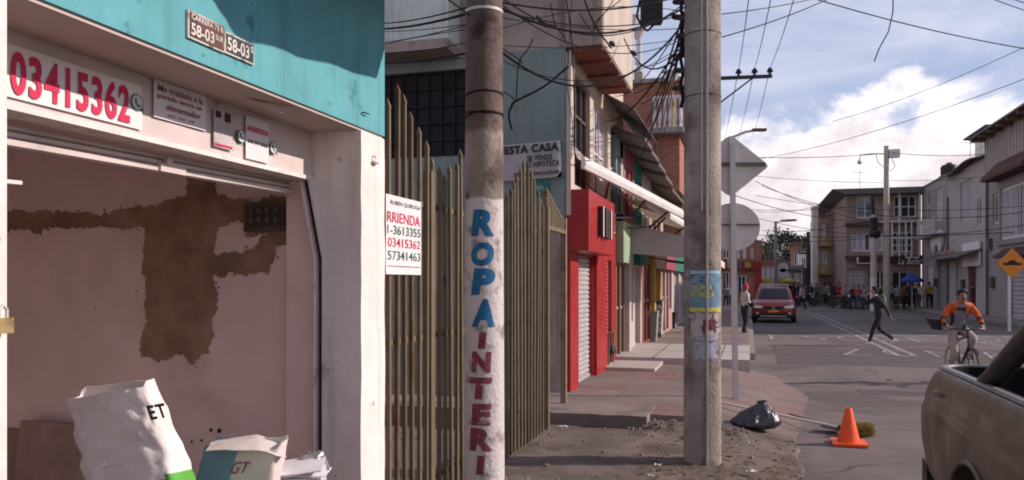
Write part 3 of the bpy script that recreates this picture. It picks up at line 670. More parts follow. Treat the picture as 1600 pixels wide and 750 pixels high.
# poster on the fence: its left end is folded away behind the corner of the wall
X = -2.145
a, c = YX(603, X), YX(658, X); zt, zb = atx(630, 309, X).z + .0, atx(630, 429, X).z
t = thing('rental_poster', 'white rental poster with pink and green phone numbers wired to the fence', 'poster', (X, (a + c) / 2, zb))
b = MB(); b.grid(20, 12, lambda s, q: (X + .002 * mnoise.noise(Vector((s * 3, q * 3, 0))), a + (c - a) * s, zb + (zt - zb) * q)); b.build('sheet', M['vinyl'], t, smooth=True)
for s, cz, w, h, ink, cx in (('RUBEN QUIROGA', .905, .86, .06, 'black ink', .54), ('RRIENDA', .725, .93, .13, 'red ink', .49), ('1-3613355', .565, .94, .115, 'green ink', .50), ('03415362', .405, .92, .115, 'red ink', .50), ('57341463', .24, .92, .115, 'green ink', .50)):
    say(t, s, X, a, c, zb, zt, cx, cz, w, h, ink, .004 if h > .1 else .0)
b = MB()
b.box(X + .003, X + .0045, a + .02, c - .02, zb + .05, zb + .054); b.build('fine_print', MATS['faded ink'], t)

# ---------------------------------------------------------------- the two near concrete poles
def pole_mat():
    m = mat('painted pole concrete', (.28, .225, .19), .93, v=.25, sc=3, b=.6, bs=30, c2=(.10, .07, .06), c2sc=3.4, c2lo=.50, c2hi=.66)
    nt = m.node_tree; N = nt.nodes; L = nt.links; p = N['Principled BSDF']; old = p.inputs['Base Color'].links[0].from_socket
    tc = N.new('ShaderNodeTexCoord'); sp = N.new('ShaderNodeSeparateXYZ'); L.new(tc.outputs['Object'], sp.inputs[0])
    nz = N.new('ShaderNodeTexNoise'); nz.inputs['Scale'].default_value = 7; nz.inputs['Detail'].default_value = 8; L.new(tc.outputs['Object'], nz.inputs['Vector'])
    ad = N.new('ShaderNodeMath'); ad.operation = 'MULTIPLY_ADD'; ad.inputs[1].default_value = .10; L.new(nz.outputs['Fac'], ad.inputs[0]); L.new(sp.outputs[2], ad.inputs[2])
    def ramp(lo, hi):
        r = N.new('ShaderNodeMapRange'); r.inputs['From Min'].default_value = lo; r.inputs['From Max'].default_value = hi; L.new(ad.outputs[0], r.inputs['Value']); return r.outputs[0]
    nz2 = N.new('ShaderNodeTexNoise'); nz2.inputs['Scale'].default_value = 9; nz2.inputs['Detail'].default_value = 9; L.new(tc.outputs['Object'], nz2.inputs['Vector'])
    wr = N.new('ShaderNodeMapRange'); wr.inputs['From Min'].default_value = .54; wr.inputs['From Max'].default_value = .68; L.new(nz2.outputs['Fac'], wr.inputs['Value'])
    worn = N.new('ShaderNodeMixRGB'); worn.inputs[1].default_value = (.56, .50, .49, 1); worn.inputs[2].default_value = (.27, .215, .20, 1); L.new(wr.outputs[0], worn.inputs[0])
    mx = N.new('ShaderNodeMixRGB'); L.new(ramp(2.405, 2.42), mx.inputs[0]); L.new(worn.outputs[0], mx.inputs[1]); L.new(old, mx.inputs[2])
    mx2 = N.new('ShaderNodeMixRGB'); L.new(ramp(2.88, 2.93), mx2.inputs[0]); L.new(mx.outputs[0], mx2.inputs[1])
    dk = N.new('ShaderNodeMixRGB'); dk.blend_type = 'MULTIPLY'; dk.inputs[0].default_value = 1; L.new(old, dk.inputs[1]); dk.inputs[2].default_value = (.46, .41, .41, 1); L.new(dk.outputs[0], mx2.inputs[2])
    L.new(mx2.outputs[0], p.inputs['Base Color']); return m
def shaft(x, y, r0, r1, h, z0=0): 
    b = MB(); n = 32; rows = 60
    b.lathe([(r0 + (r1 - r0) * i / rows, z0 + (h - z0) * i / rows) for i in range(rows + 1)], (x, y, 0), n); return b
P1 = atd(756.5, V0, 5.9); x1, y1 = P1.x, P1.y; R1 = lambda z: .153 - .0045 * z
t1 = thing('painted_pole', 'concrete utility pole painted white with blue and maroon hand lettering', 'utility pole', (x1, y1, 0))
shaft(x1, y1, R1(0), R1(9), 9, -.1).build('shaft', pole_mat(), t1, smooth=True)
A1 = math.atan2(-y1, -x1)
MATS['blue brush'] = mat('blue brush paint', (.012, .115, .25), .7, v=.25, sc=14, b=.1, c2=(.45, .38, .37), c2sc=15, c2lo=.64, c2hi=.70)
MATS['maroon brush'] = mat('maroon brush paint', (.21, .045, .065), .75, v=.3, sc=14, b=.1, c2=(.45, .36, .36), c2sc=13, c2lo=.58, c2hi=.66)
def on_pole(ch, yc, wpx, hpx, ink, du=0, shear=.12, bold=.045):
    d = 5.75; z = EYE.z + (V0 - yc) / F * d; rr = R1(z)
    o = lettering(ch, 'painted_letter', MATS[ink], t1, (x1, y1, z), (1, 0, 0), (0, 1, 0), wpx / F * d * 1.16, hpx / F * d, bold=bold + .02, shear=shear, wrap=((x1, y1), rr, A1 + du / F * d / rr), depth=.003); return o
for ch, yc, w, h, du in (('R', 348, 33, 42, -3), ('O', 397, 33, 38, -3), ('P', 440, 35, 42, -2), ('A', 489, 33, 44, -2)): on_pole(ch, yc, w, h, 'blue brush', du)
for ch, yc, w, h, du in (('I', 532, 12, 26, -3), ('N', 566, 29, 33, -5), ('T', 607, 34, 34, -7), ('E', 648, 29, 34, -5), ('R', 687, 33, 36, -6), ('I', 727, 12, 30, -6), ('O', 770, 30, 36, -6), ('R', 812, 32, 36, -6)): on_pole(ch, yc, w, h, 'maroon brush', du, shear=.06)
def band(t, x, y, Rf, z, h, m, name, tilt=0, n=32, off=.004):
    b = MB(); rings = []
    for dz, o in ((-h / 2, .0), (-h / 2, off), (h / 2, off), (h / 2, 0)):
        rings.append([(x + math.cos(2 * math.pi * k / n) * (Rf(z) + o), y + math.sin(2 * math.pi * k / n) * (Rf(z) + o), z + dz + tilt * math.cos(2 * math.pi * k / n + 1)) for k in range(n)])
    b.loft(rings + [rings[0]], cap=False); return b.build(name, m, t)
for z, tl in ((2.96, .03), (3.00, -.02), (3.12, .02)): band(t1, x1, y1, R1, z, .012, M['cable'], 'wire_wrap', tl)
band(t1, x1, y1, R1, 3.74, .02, M['steel'], 'steel_band')
for z0_, da in ():
    b = MB(); pts = [(x1 + math.cos(A1 + da + s * .12) * (R1(z0_) + .003), y1 + math.sin(A1 + da + s * .12) * (R1(z0_) + .003), z0_ + .02 * math.sin(s * 2.3 + da)) for s in range(6)]
    b.tube(pts, .006, 6); b.build('scar', M['dark'], t1)

P2 = atd(1097.5, V0, 7.37); x2, y2 = P2.x, P2.y; R2 = lambda z: .170 - .0012 * z
t2 = thing('bare_pole', 'thick bare concrete utility pole wearing torn posters beside the kerb', 'utility pole', (x2, y2, 0))
b = shaft(x2, y2, R2(0), R2(9.5), 9.5, -.1); b.build('shaft', M['pole'], t2, smooth=True)
A2 = math.atan2(-y2, -x2)
# conduit and ground wire down the pole
for da, rr, nm, mm in ((.22, .012, 'conduit', M['conc']), (-.02, .006, 'ground_wire', M['steel'])):
    b = MB(); b.tube([(x2 + math.cos(A2 + da) * (R2(z) + rr * .6), y2 + math.sin(A2 + da) * (R2(z) + rr * .6), z) for z in ((0, 1, 2, 3, 4, 6, 9) if nm == 'conduit' else (2.4, 4, 6, 9))], rr, 8); b.build(nm, mm, t2)
def wrap_sheet(t, x, y, Rf, A, u0, u1, v0, v1, d, uc, m, name, off=.004, rag=0, seed=0):
    z0, z1 = EYE.z + (V0 - v1) / F * d, EYE.z + (V0 - v0) / F * d; rr = Rf((z0 + z1) / 2)
    a0 = A + math.asin(max(-.98, min(.98, (u0 - uc) / F * d / rr))); a1 = A + math.asin(max(-.98, min(.98, (u1 - uc) / F * d / rr)))
    b = MB()
    def fn(s, q):
        z = z0 + (z1 - z0) * q; a = a0 + (a1 - a0) * s
        if rag:
            a += rag * (1 if s in (0, 1) else 0) * mnoise.noise(Vector((q * 5, s * 3, seed))); z += rag * .25 * (1 if q in (0, 1) else 0) * mnoise.noise(Vector((s * 6, q, seed + 4)))
        o = off + .003 * mnoise.noise(Vector((s * 4, q * 5, seed)))
        return (x + math.cos(a) * (Rf(z) + o), y + math.sin(a) * (Rf(z) + o), z)
    b.grid(24, 20, fn); return b.build(name, m, t, smooth=True)
dd = 7.22
tp = thing('party_poster', 'blue and yellow poster pasted round the bare concrete pole', 'poster', (x2 + math.cos(A2) * .17, y2 + math.sin(A2) * .17, 1.49), group='posters pasted on the bare pole')
wrap_sheet(tp, x2, y2, R2, A2, 1079, 1124, 422, 487, dd, 1097.5, mat('blue poster print', (.14, .235, .32), .8, v=.25, sc=8, b=.15, c2=(.05, .09, .12), c2sc=13, c2lo=.52, c2hi=.60), 'sheet', .004, .05)
yl = mat('yellow print', (.50, .46, .08), .7, v=.15)
wrap_sheet(tp, x2, y2, R2, A2, 1079, 1124, 480.5, 487, dd, 1097.5, yl, 'yellow_strip', .007, .03)
wrap_sheet(tp, x2, y2, R2, A2, 1080, 1123, 423, 428, dd, 1097.5, mat('pale blue print', (.30, .42, .50), .7), 'pale_strip', .007, .02)
for s, v, w, h in (('SUPER', 450, 30, 8), ('ESTRELLA', 460, 36, 9), ('*', 437, 7, 6)):
    z = EYE.z + (V0 - v) / F * dd; lettering(s, 'lettering', yl, tp, (x2, y2, z), (1, 0, 0), (0, 1, 0), w / F * dd, h / F * dd, bold=.03, wrap=((x2, y2), R2(z), A2 + .02 if s != '*' else A2 + .35), depth=.010)
tp = thing('torn_poster', 'torn pinkish paper with a dark red picture under the blue poster', 'poster', (x2 + math.cos(A2) * .171, y2 + math.sin(A2) * .171, 1.2), group='posters pasted on the bare pole')
wrap_sheet(tp, x2, y2, R2, A2, 1080, 1122, 490, 527, dd, 1097.5, mat('torn paper', (.40, .34, .33), .85, v=.15, sc=6, c2=(.22, .15, .15), c2sc=9, c2lo=.55, c2hi=.68), 'sheet', .003, .3, 3)
wrap_sheet(tp, x2, y2, R2, A2, 1098, 1118, 499, 516, dd, 1097.5, mat('dark red picture', (.12, .03, .04), .7, v=.3, sc=14), 'picture', .006, .5, 8)
tp = thing('pale_notice', 'pale bluish printed notice low on the bare concrete pole', 'notice', (x2 + math.cos(A2) * .172, y2 + math.sin(A2) * .172, 1.05), group='posters pasted on the bare pole')
wrap_sheet(tp, x2, y2, R2, A2, 1086, 1119, 525, 561, dd, 1097.5, mat('bluish paper', (.34, .34, .42), .85, v=.15, sc=7, c2=(.24, .23, .30), c2sc=16, c2lo=.5, c2hi=.6), 'sheet', .006, .1, 5)
wrap_sheet(tp, x2, y2, R2, A2, 1087, 1118, 532, 533.2, dd, 1097.5, MATS['faded ink'], 'printed_line', .009)
for z in (1.79, 3.45, 4.02): band(t2, x2, y2, R2, z, .008, M['blackmetal'], 'steel_band', .01)
# brackets and clamps with cable tails near its top
for k in range(9):
    z = 3.55 + k * .16; b = MB(); a = A2 - 1.45 + random.uniform(-.35, .3); l = random.uniform(.05, .12)
    p = Vector((x2 + math.cos(a) * R2(z), y2 + math.sin(a) * R2(z), z)); q = p + Vector((math.cos(a), math.sin(a), random.uniform(-.1, .2))) * l
    b.bar(p, q, .03, .045); b.ball(q, .03, .03, .025, 8, 6); b.build('cable_clamp', M['blackmetal'], t2)
b = MB(); pts = []
for k in range(14): 
    z = 4.35 - k * .075; a = A2 - 1.5 + .12 * math.sin(k * 1.3); pts.append((x2 + math.cos(a) * (R2(z) + .02 + .012 * math.sin(k * 2)), y2 + math.sin(a) * (R2(z) + .02), z))
b.tube(pts, .016, 8); b.build('cable_bundle', M['cable'], t2)

# ---------------------------------------------------------------- generic building pieces
def mp(axis, plane):
    if axis == 'L': return lambda a, o, z: Vector((plane + o, a, z))       # faces +X, a runs along Y
    if axis == 'R': return lambda a, o, z: Vector((plane - o, a, z))       # faces -X
    return lambda a, o, z: Vector((a, plane - o, z))                       # 'F': faces -Y, a runs along X
def bx(b, f, a0, a1, o0, o1, z0, z1):
    p, q = f(a0, o0, z0), f(a1, o1, z1); b.box(p.x, q.x, p.y, q.y, p.z, q.z)
def pierced(b, f, a0, a1, z0, z1, t, holes):
    A = sorted({a0, a1, *[h[0] for h in holes], *[h[1] for h in holes]}); Z = sorted({z0, z1, *[h[2] for h in holes], *[h[3] for h in holes]})
    for i in range(len(A) - 1):
        for j in range(len(Z) - 1):
            ca, cz = (A[i] + A[i + 1]) / 2, (Z[j] + Z[j + 1]) / 2
            if not any(h[0] < ca < h[1] and h[2] < cz < h[3] for h in holes): bx(b, f, A[i], A[i + 1], -t, 0, Z[j], Z[j + 1])
    bmesh.ops.remove_doubles(b.bm, verts=b.bm.verts, dist=1e-4)
    seen = {}
    for fc in list(b.bm.faces):
        k = tuple(sorted(v.index for v in fc.verts)); 
    b.bm.verts.index_update()
    for fc in list(b.bm.faces):
        k = tuple(sorted(v.index for v in fc.verts)); seen.setdefault(k, []).append(fc)
    bmesh.ops.delete(b.bm, geom=[x for v in seen.values() if len(v) > 1 for x in v], context='FACES_ONLY')
def window(t, f, a0, a1, z0, z1, nx=2, nz=1, fm=None, gm=None, rec=.08, fr=.045, curtain=False, grille=False, sill=False):
    b = MB()
    bx(b, f, a0, a1, -rec - .04, -rec, z0, z0 + fr); bx(b, f, a0, a1, -rec - .04, -rec, z1 - fr, z1)
    bx(b, f, a0, a0 + fr, -rec - .04, -rec, z0 + fr, z1 - fr); bx(b, f, a1 - fr, a1, -rec - .04, -rec, z0 + fr, z1 - fr)
    for k in range(1, nx): aa = a0 + (a1 - a0) * k / nx; bx(b, f, aa - fr * .4, aa + fr * .4, -rec - .038, -rec - .002, z0 + fr, z1 - fr)
    for k in range(1, nz): zz = z0 + (z1 - z0) * k / nz; bx(b, f, a0 + fr, a1 - fr, -rec - .036, -rec - .004, zz - fr * .4, zz + fr * .4)
    w = b.build('window', fm or M['whiteframe'], t)
    b = MB(); bx(b, f, a0, a1, -rec - .05, -rec - .042, z0, z1); b.build('pane', gm or M['glass'], w)
    if curtain:
        b = MB(); n = 24
        for sgn, (c0, c1) in ((0, (a0 + fr, a0 + (a1 - a0) * .46)), (1, (a0 + (a1 - a0) * .55, a1 - fr))):
            pts = [(c0 + (c1 - c0) * k / n, .012 * math.sin(k * 1.9)) for k in range(n + 1)]
            for (p, po), (q, qo) in zip(pts, pts[1:]): b.quad(f(p, -rec - .028 + po * .6, z0 + fr), f(q, -rec - .028 + qo * .6, z0 + fr), f(q, -rec - .028 + qo * .6, z1 - fr), f(p, -rec - .028 + po * .6, z1 - fr))
        b.build('curtain', M['curtain'], w)
    if grille:
        b = MB(); k = 0; aa = a0 + .08
        while aa < a1 - .04: b.tube([f(aa, -rec * .4, z0), f(aa, -rec * .4, z1)], .008, 5); aa += .13
        b.build('grille', M['blackmetal'], w)
    if sill:
        b = MB(); bx(b, f, a0 - .06, a1 + .06, .001, .07, z0 - .07, z0 - .002); b.build('sill', M['conc'], w)
    return w
def rollshutter(t, f, a0, a1, z0, z1, m=None, rec=.12, pitch=.075):
    prof = []; z = z0
    while z < z1 - .001:
        zz = min(z + pitch, z1); prof += [(-rec - .016, z), (-rec + .006, z + (zz - z) * .35), (-rec + .006, z + (zz - z) * .75)]; z = zz
    prof.append((-rec - .016, z1))
    b = MB()
    for (o0, z_0), (o1, z_1) in zip(prof, prof[1:]): b.quad(f(a0, o0, z_0), f(a1, o0, z_0), f(a1, o1, z_1), f(a0, o1, z_1))
    s = b.build('roller_shutter', m or M['galv'], t)
    b = MB(); bx(b, f, a0, a1, -rec - .03, -rec + .02, z0, z0 + .07); b.build('bottom_rail', M['galv'], s); return s
def door(t, f, a0, a1, z0, z1, m, rec=.1, panels=2):
    b = MB(); bx(b, f, a0, a1, -rec - .05, -rec, z0, z1)
    d = b.build('door', m, t)
    for k in range(panels):
        h = (z1 - z0) / panels; b = MB(); bx(b, f, a0 + .08, a1 - .08, -rec + .001, -rec + .015, z0 + k * h + .1, z0 + (k + 1) * h - .1); b.bevel(.01); b.build('panel', m, d)
    b = MB(); b.ball(f(a1 - .1, -rec + .04, z0 + 1.0), .035, n=8, m=6); b.build('handle', M['steel'], d)
    return d
def shell(t, f, a0, a1, z0, z1, wm, holes=(), t_=.22, depth=6, roofm=None, dark=True, roof=True, name='front_wall', sides=True):
    b = MB(); pierced(b, f, a0, a1, z0, z1, t_, [h[:4] for h in holes]); b.build(name, wm, t)
    if sides:
        b = MB(); bx(b, f, a0, a0 + .15, -depth, -t_, z0, z1); bx(b, f, a1 - .15, a1, -depth, -t_, z0, z1); bx(b, f, a0 + .15, a1 - .15, -depth, -depth + .15, z0, z1); b.build('side_walls', wm, t)
        b = MB(); bx(b, f, a0 + .15, a1 - .15, -min(t_ + 1.6, depth - .16), -min(t_ + 1.5, depth - .2), z0, z1 - .02); b.build('dark_backing', M['dark'], t)  # black sheet standing in for the unlit rooms behind the openings
    if roof:
        b = MB(); bx(b, f, a0 - .002, a1 + .002, -depth - .05, .06, z1 + .001, z1 + .12); b.build('roof', roofm or M['conc'], t)

# ---------------------------------------------------------------- green house set back behind the fence
Y0 = 11.0
gh = thing('green_house', 'grey green house with a dark barred upper window behind the picket fence', 'house', (-5.5, 13.5, 0))
xr = -2.47; xl = aty(520, 200, Y0).x; xw1 = aty(728, 200, Y0).x; zw1 = aty(660, 112, Y0).z; zw0 = aty(660, 246, Y0).z
fF = mp('F', Y0); zlim = aty(830, 78, Y0).z
b = MB(); pierced(b, fF, xl, xr, 0, zlim, .2, [(xl + .3, xw1, zw0, zw1)]); b.build('front_wall', M['greenhouse'], gh)
b = MB(); bx(b, fF, xw1 - .1, xr, -.2, -.004, zlim + .001, 8.2); b.build('upper_plaster', M['plaster'], gh)
b = MB(); bx(b, fF, xl, xw1 - .101, -.6, .45, zlim + .12, 8.2); b.build('upper_bay', mat('pale mint wall', (.52, .56, .52), .9, v=.12, sc=1.5, b=.2, bs=14, streak=(.36, .38, .34)), gh)
b = MB(); bx(b, fF, xl, xw1 - .102, -.6, .52, zlim - .02, zlim + .119); b.build('floor_slab', M['plaster'], gh)
wxm = aty(665, 200, Y0).x
w = window(gh, fF, xl + .3, xw1, zw0, zw1, 9, 5, fm=mat('dusty dark window bars', (.022, .016, .020), .8), rec=.06, fr=.022, gm=mat('dirty dark window glass', (.014, .011, .014), .55, spec=.2, b=0))
b = MB(); bx(b, fF, xl, xr, -.201, .06, .1, zw0 - .9); b.build('base_course', M['plaster'], gh)
b = MB(); b.box(xl, -3.9, Y0 + .9, Y0 + 5, 0, 8.2); b.box(xl, xl + .1, Y0 + .2, Y0 + .899, 0, 8.2); b.build('house_body', M['plaster'], gh)
b = MB(); b.box(xl + .11, -3.9, Y0 + .86, Y0 + .895, 0, 5); b.build('dark_backing', M['dark'], gh)  # black sheet added so the room behind the window looks unlit
b = MB(); b.box(xl - .1, xr + .03, Y0 - .55, Y0 + 5.2, 8.201, 8.35); b.build('roof', M['zinc'], gh)
pm = aty(845, 293, Y0 - .02)
b = MB(); b.box(pm.x - .12, pm.x + .12, Y0 - .03, Y0 - .003, pm.z - .10, pm.z + .10); b.bevel(.004); ph = b.build('meter_plate', mat('green plate', (.02, .16, .13), .5), gh)
lettering('502', 'lettering', M['whiteframe'], ph, (pm.x - .01, Y0 - .031, pm.z), (1, 0, 0), (0, 0, 1), .10, .05)
# black spray scrawl low on the green wall, seen through the gateway
b = MB(); g = [aty(868 + 7 * math.cos(t_ * .55) , 478 + 58 * math.sin(t_ * .36), Y0 - .02) for t_ in range(34)]; b.tube(g, .022, 6); o = b.build('sprayed_scrawl', M['black'], gh)
b = MB(); b.tube([aty(u, v, Y0 - .02) for u, v in ((862, 425), (872, 450), (864, 480), (874, 505), (866, 530))], .018, 6); b.build('sprayed_scrawl', M['black'], gh)
# the hand-painted sign on it
s0, s1 = aty(779, 228, Y0 - .06), aty(878, 219, Y0 - .06); sb = aty(779, 284, Y0 - .06); yy = Y0 - .07
t = thing('house_sale_sign', 'white sign with black capitals hanging on the grey green house', 'sign', (s0.x, yy, sb.z))
W = s1 - s0; W.y = 0; upv = Vector((-W.z, 0, W.x)).normalized(); H = s0.z - sb.z
b = MB(); b.grid(12, 6, lambda s, q: Vector((sb.x, yy, sb.z)) + W * s + upv * (H * q) + Vector((0, -.012 * math.sin(math.pi * s) * math.sin(math.pi * q), 0))); bmesh.ops.solidify(b.bm, geom=b.bm.faces, thickness=.01); b.build('board', M['vinyl'], t)
def at_sign(s, u, v, wpx, hpx, ink='black ink', bold=.03):
    p = aty(u, v, yy - .022); d_ = (p - EYE).dot(FW); lettering(s, 'lettering', MATS[ink], t, p, W, upv, wpx / F * d_, hpx / F * d_, bold=bold, depth=.002)
at_sign('ESTA CASA', 830, 232, 88, 13, bold=.05); at_sign('SE VENDE', 843, 246, 41, 9); at_sign('SE HIPOTECA', 848, 256, 54, 9); at_sign('SE DEJE ENGAÑAR', 838, 271, 74, 9.5)
at_sign('*', 809, 261, 5, 4, 'red ink')
b = MB(); b.box(s0.x, s0.x + .02, yy, Y0, s0.z - .03, s0.z - .01); b.box(s1.x - .03, s1.x - .01, yy, Y0, s1.z - .03, s1.z - .01); b.build('bracket', M['blackmetal'], t)

# ---------------------------------------------------------------- left row of shops
LX = -2.46; fL = mp('L', LX)
def LY(u): return YX(u, LX)
def Lz(u, v): return atx(u, v, LX).z
red = thing('red_shop', 'narrow shop with a bright red boxed fascia and grey roller shutters', 'shop', (-4.5, 13, 0))
yA, yB = 11.21, LY(962)
d1 = (LY(899.5), LY(927), .2, 2.16); d2 = (LY(945), LY(955.5), .2, 2.16)
shell(red, fL, yA, yB, 0, 2.7, M['redpaint'], [d1, d2], t_=.3, roof=False, depth=1.35)
rollshutter(red, fL, *d1, rec=.07); rollshutter(red, fL, *d2, rec=.07)
b = MB(); bx(b, fL, LY(928), LY(944.8), .002, .05, .2, 2.2); b.bevel(.01); b.build('pilaster', M['redpaint'], red)
b = MB(); bx(b, fL, 11.0, LY(898), .002, .06, .2, 2.2); b.bevel(.01); b.build('pilaster', M['redpaint'], red)
b = MB(); bx(b, fL, 10.99, YX(960, -2.14), -.02, .32, 2.2, 3.06); b.bevel(.012); fas = b.build('fascia', M['redpaint'], red)
for k, (ch, yy_) in enumerate((('I', 11.72), ('N', 12.08), ('I', 12.42))):
    b = MB(); 
    for q in ((-.09, .09) if ch == 'N' else (0,)): b.box(-2.139, -2.06, yy_ + q - .035, yy_ + q + .035, 2.43, 2.88)
    b.build('metal_letter', M['blackmetal'], fas)
    b = MB(); [b.box(-2.0598, -2.052, yy_ + q - .034, yy_ + q + .034, 2.432, 2.878) for q in ((-.09, .09) if ch == 'N' else (0,))]; b.build('letter_face', M['whiteframe'] if ch == 'I' else M['zinc'], fas)
# storey above the red shop: concrete balcony box, windows with curtains
up1 = thing('plaster_upper_storey', 'stained beige upper storey with a concrete balcony box over the red shop', 'upper storey', (-4.5, 13, 2.7))
y16 = 16.3
h = [(11.5, 12.75, 3.2, 4.85), (13.05, 14.45, 3.15, 4.8), (14.75, 15.95, 3.1, 4.8)]
shell(up1, fL, 11.21, y16, 2.701, 8.3, M['beige'], h, t_=.2, depth=1.35, roofm=M['zinc'])
window(up1, fL, *h[0], 3, 3, fm=mat('brown window steel', (.12, .085, .08), .6), rec=.06); window(up1, fL, *h[1], 3, 2, rec=.07, curtain=True); window(up1, fL, *h[2], 3, 2, rec=.07, curtain=True)
b = MB(); bx(b, fL, 10.98, 11.22, .002, .07, 2.7, 5.0); b.build('corner_strip', M['beige'], up1)
by1 = 13.9; bz = 5.05
b = MB(); bx(b, fL, 10.95, by1, .001, .52, bz, 8.0); b.bevel(.02); b.build('balcony_box', M['plaster'], up1)
b = MB(); b.box(-1.939, -1.93, 11.0, by1 - .03, bz + .03, 7.95); b.build('balcony_front', mat('pale balcony concrete', (.47, .40, .34), .92, v=.12, sc=2, b=.3, streak=(.33, .27, .23)), up1)
b = MB(); bx(b, fL, 10.97, by1 - .03, .03, .50, bz - .012, bz - .002); sof = b.build('balcony_soffit', M['rust'], up1)
b = MB(); 
b.bm.free()
for yy_ in (11.0, 11.7, 12.5, 13.3):
    b = MB(); bx(b, fL, yy_, yy_ + .09, .02, .51, bz - .05, bz - .0125); b.build('joist', M['rust'], sof)
b = MB(); n = 26
pts = [(14.0 + 3.6 * k / n) for k in range(n + 1)]
for k in range(n):
    o0, o1 = .02 * (k % 2), .02 * ((k + 1) % 2)
    b.loft([[Vector((LX, pts[k], 5.12 + o0)), Vector((LX, pts[k + 1], 5.12 + o1)), Vector((LX, pts[k + 1], 5.10 + o1)), Vector((LX, pts[k], 5.10 + o0))], [Vector((-1.92, pts[k], 4.80 + o0)), Vector((-1.92, pts[k + 1], 4.80 + o1)), Vector((-1.92, pts[k + 1], 4.78 + o1)), Vector((-1.92, pts[k], 4.78 + o0))]])
b.build('zinc_eave', M['zinc'], up1)
# cream folding-arm awning, seen edge-on
def arm_awning(label, y0, y1, xo, zi, zo, m, arms=True, group='shop awnings on the left', val=.16):
    t = thing('shop_awning', label, 'awning', (LX, (y0 + y1) / 2, zi), group=group)
    b = MB(); b.grid(10, 24, lambda s, q: (LX + .05 + (xo - LX - .05) * s, y0 + (y1 - y0) * q, zi + (zo - zi) * s - .03 * math.sin(math.pi * s) + .012 * math.sin(q * 40) * s)); bmesh.ops.solidify(b.bm, geom=b.bm.faces, thickness=.012); b.build('cloth', m, t)
    b = MB(); b.tube([(LX + .07, y0 - .05, zi + .03), (LX + .07, y1 + .05, zi + .03)], .06, 12); b.build('roller_tube', M['whiteframe'], t)
    b = MB(); b.box(xo - .02, xo + .03, y0 - .02, y1 + .02, zo - .05, zo + .03); b.bevel(.01); fb = b.build('front_bar', M['whiteframe'], t)
    b = MB(); b.grid(2, 40, lambda s, q: (xo + .032 + .01 * math.sin(q * 50) * s, y0 + (y1 - y0) * q, zo - .04 - val * s)); b.build('valance', m, t)
    if arms:
        for ya in (y0 + .25, y1 - .25):
            b = MB(); e = Vector((LX + (xo - LX) * .5, ya + .3 * (1 if ya < (y0 + y1) / 2 else -1), (zi + zo) / 2 - .25)); b.bar((LX + .02, ya, zi - .35), e, .035); b.bar(e, (xo, ya, zo - .02), .03); b.ball(e, .035, n=8, m=6); b.build('folding_arm', M['blackmetal'], t)
    return t
def skew_awning(label, y0, y1, xi, xo, z0, z1, bar_h, m, arm_ys):
    t = thing('shop_awning', label, 'awning', (LX, (y0 + y1) / 2, z0), group='shop awnings on the left')
    A, B_ = Vector((xi, y0, z0)), Vector((xo, y1, z1))
    b = MB(); b.loft([[p + Vector((0, 0, 0)), p + Vector((.05, 0, .01)), p + Vector((.07, 0, -bar_h * .55)), p + Vector((.05, 0, -bar_h)), p + Vector((0, 0, -bar_h))] for p in (A, A.lerp(B_, .33), A.lerp(B_, .66), B_)]); b.build('front_bar', M['whiteframe'], t)
    b = MB(); b.grid(12, 30, lambda s, q: Vector((LX + .03, y0 + (y1 - y0) * q, z0 + .16 - .1 * q)).lerp(A.lerp(B_, q) + Vector((-.005, 0, -bar_h * .3)), s) + Vector((0, 0, -.05 * math.sin(math.pi * s) + .012 * math.sin(q * 34)))); bmesh.ops.solidify(b.bm, geom=b.bm.faces, thickness=.01); b.build('cloth', m, t)
    for ya in arm_ys:
        q = (ya - y0) / (y1 - y0); e = A.lerp(B_, q); mid = Vector((LX + (e.x - LX) * .55, ya + .45, e.z - .42))
        b = MB(); b.bar((LX + .02, ya - .5, e.z - .5), mid, .035); b.bar(mid, e + Vector((-.01, 0, -bar_h)), .03); b.ball(mid, .04, n=8, m=6); b.build('folding_arm', M['blackmetal'], t)
    return t
skew_awning('cream awning with a thick white front bar, half folded above the red fascia', 11.35, 17.2, -2.32, -1.38, 3.56, 3.28, .16, M['awning'], (12.6, 14.6, 16.2))
skew_awning('second cream awning just beyond the first one over the pavement', 15.2, 20.5, -1.86, -1.3, 3.34, 3.1, .14, M['awning'], (17.0, 19.0))
ga = arm_awning('plain grey cloth awning over the green shopfront', 16.5, 19.6, -.9, 2.78, 2.52, M['greyawning'], arms=False, val=.30)
b = MB(); b.prism([(LX + .06, 2.98), (-.92, 2.60), (-.90, 2.22), (LX + .06, 2.36)], (0, 16.46, 0), (1, 0, 0), (0, 0, 1), (0, .02, 0)); b.build('side_panel', M['greyawning'], ga)
arm_awning('small cream awning low at the far end of the left shop row', 20.5, 24.0, -.7, 2.75, 2.30, M['awning'], val=.10)

def pl(name, c, **k): return mat(name, c, .85, v=.12, sc=2, b=.15, bs=14, **k)
cols = dict(tan=pl('tan shop paint', (.20, .125, .085)), green=pl('dark green paint', (.016, .11, .075)), mint=pl('mint sign board', (.27, .35, .24), c2=(.50, .44, .15), c2sc=2, c2lo=.55, c2hi=.7), white=pl('cream white paint', (.44, .37, .34), streak=(.28, .22, .2)), teal=pl('sea green paint', (.025, .15, .11)), brown=pl('red brown paint', (.18, .06, .045)), yellow=pl('ochre yellow paint', (.40, .28, .06)), pink=pl('dusty pink paint', (.38, .235, .22)), rose=pl('raspberry paint', (.26, .06, .07)), blueg=pl('grey blue paint', (.17, .21, .23)))
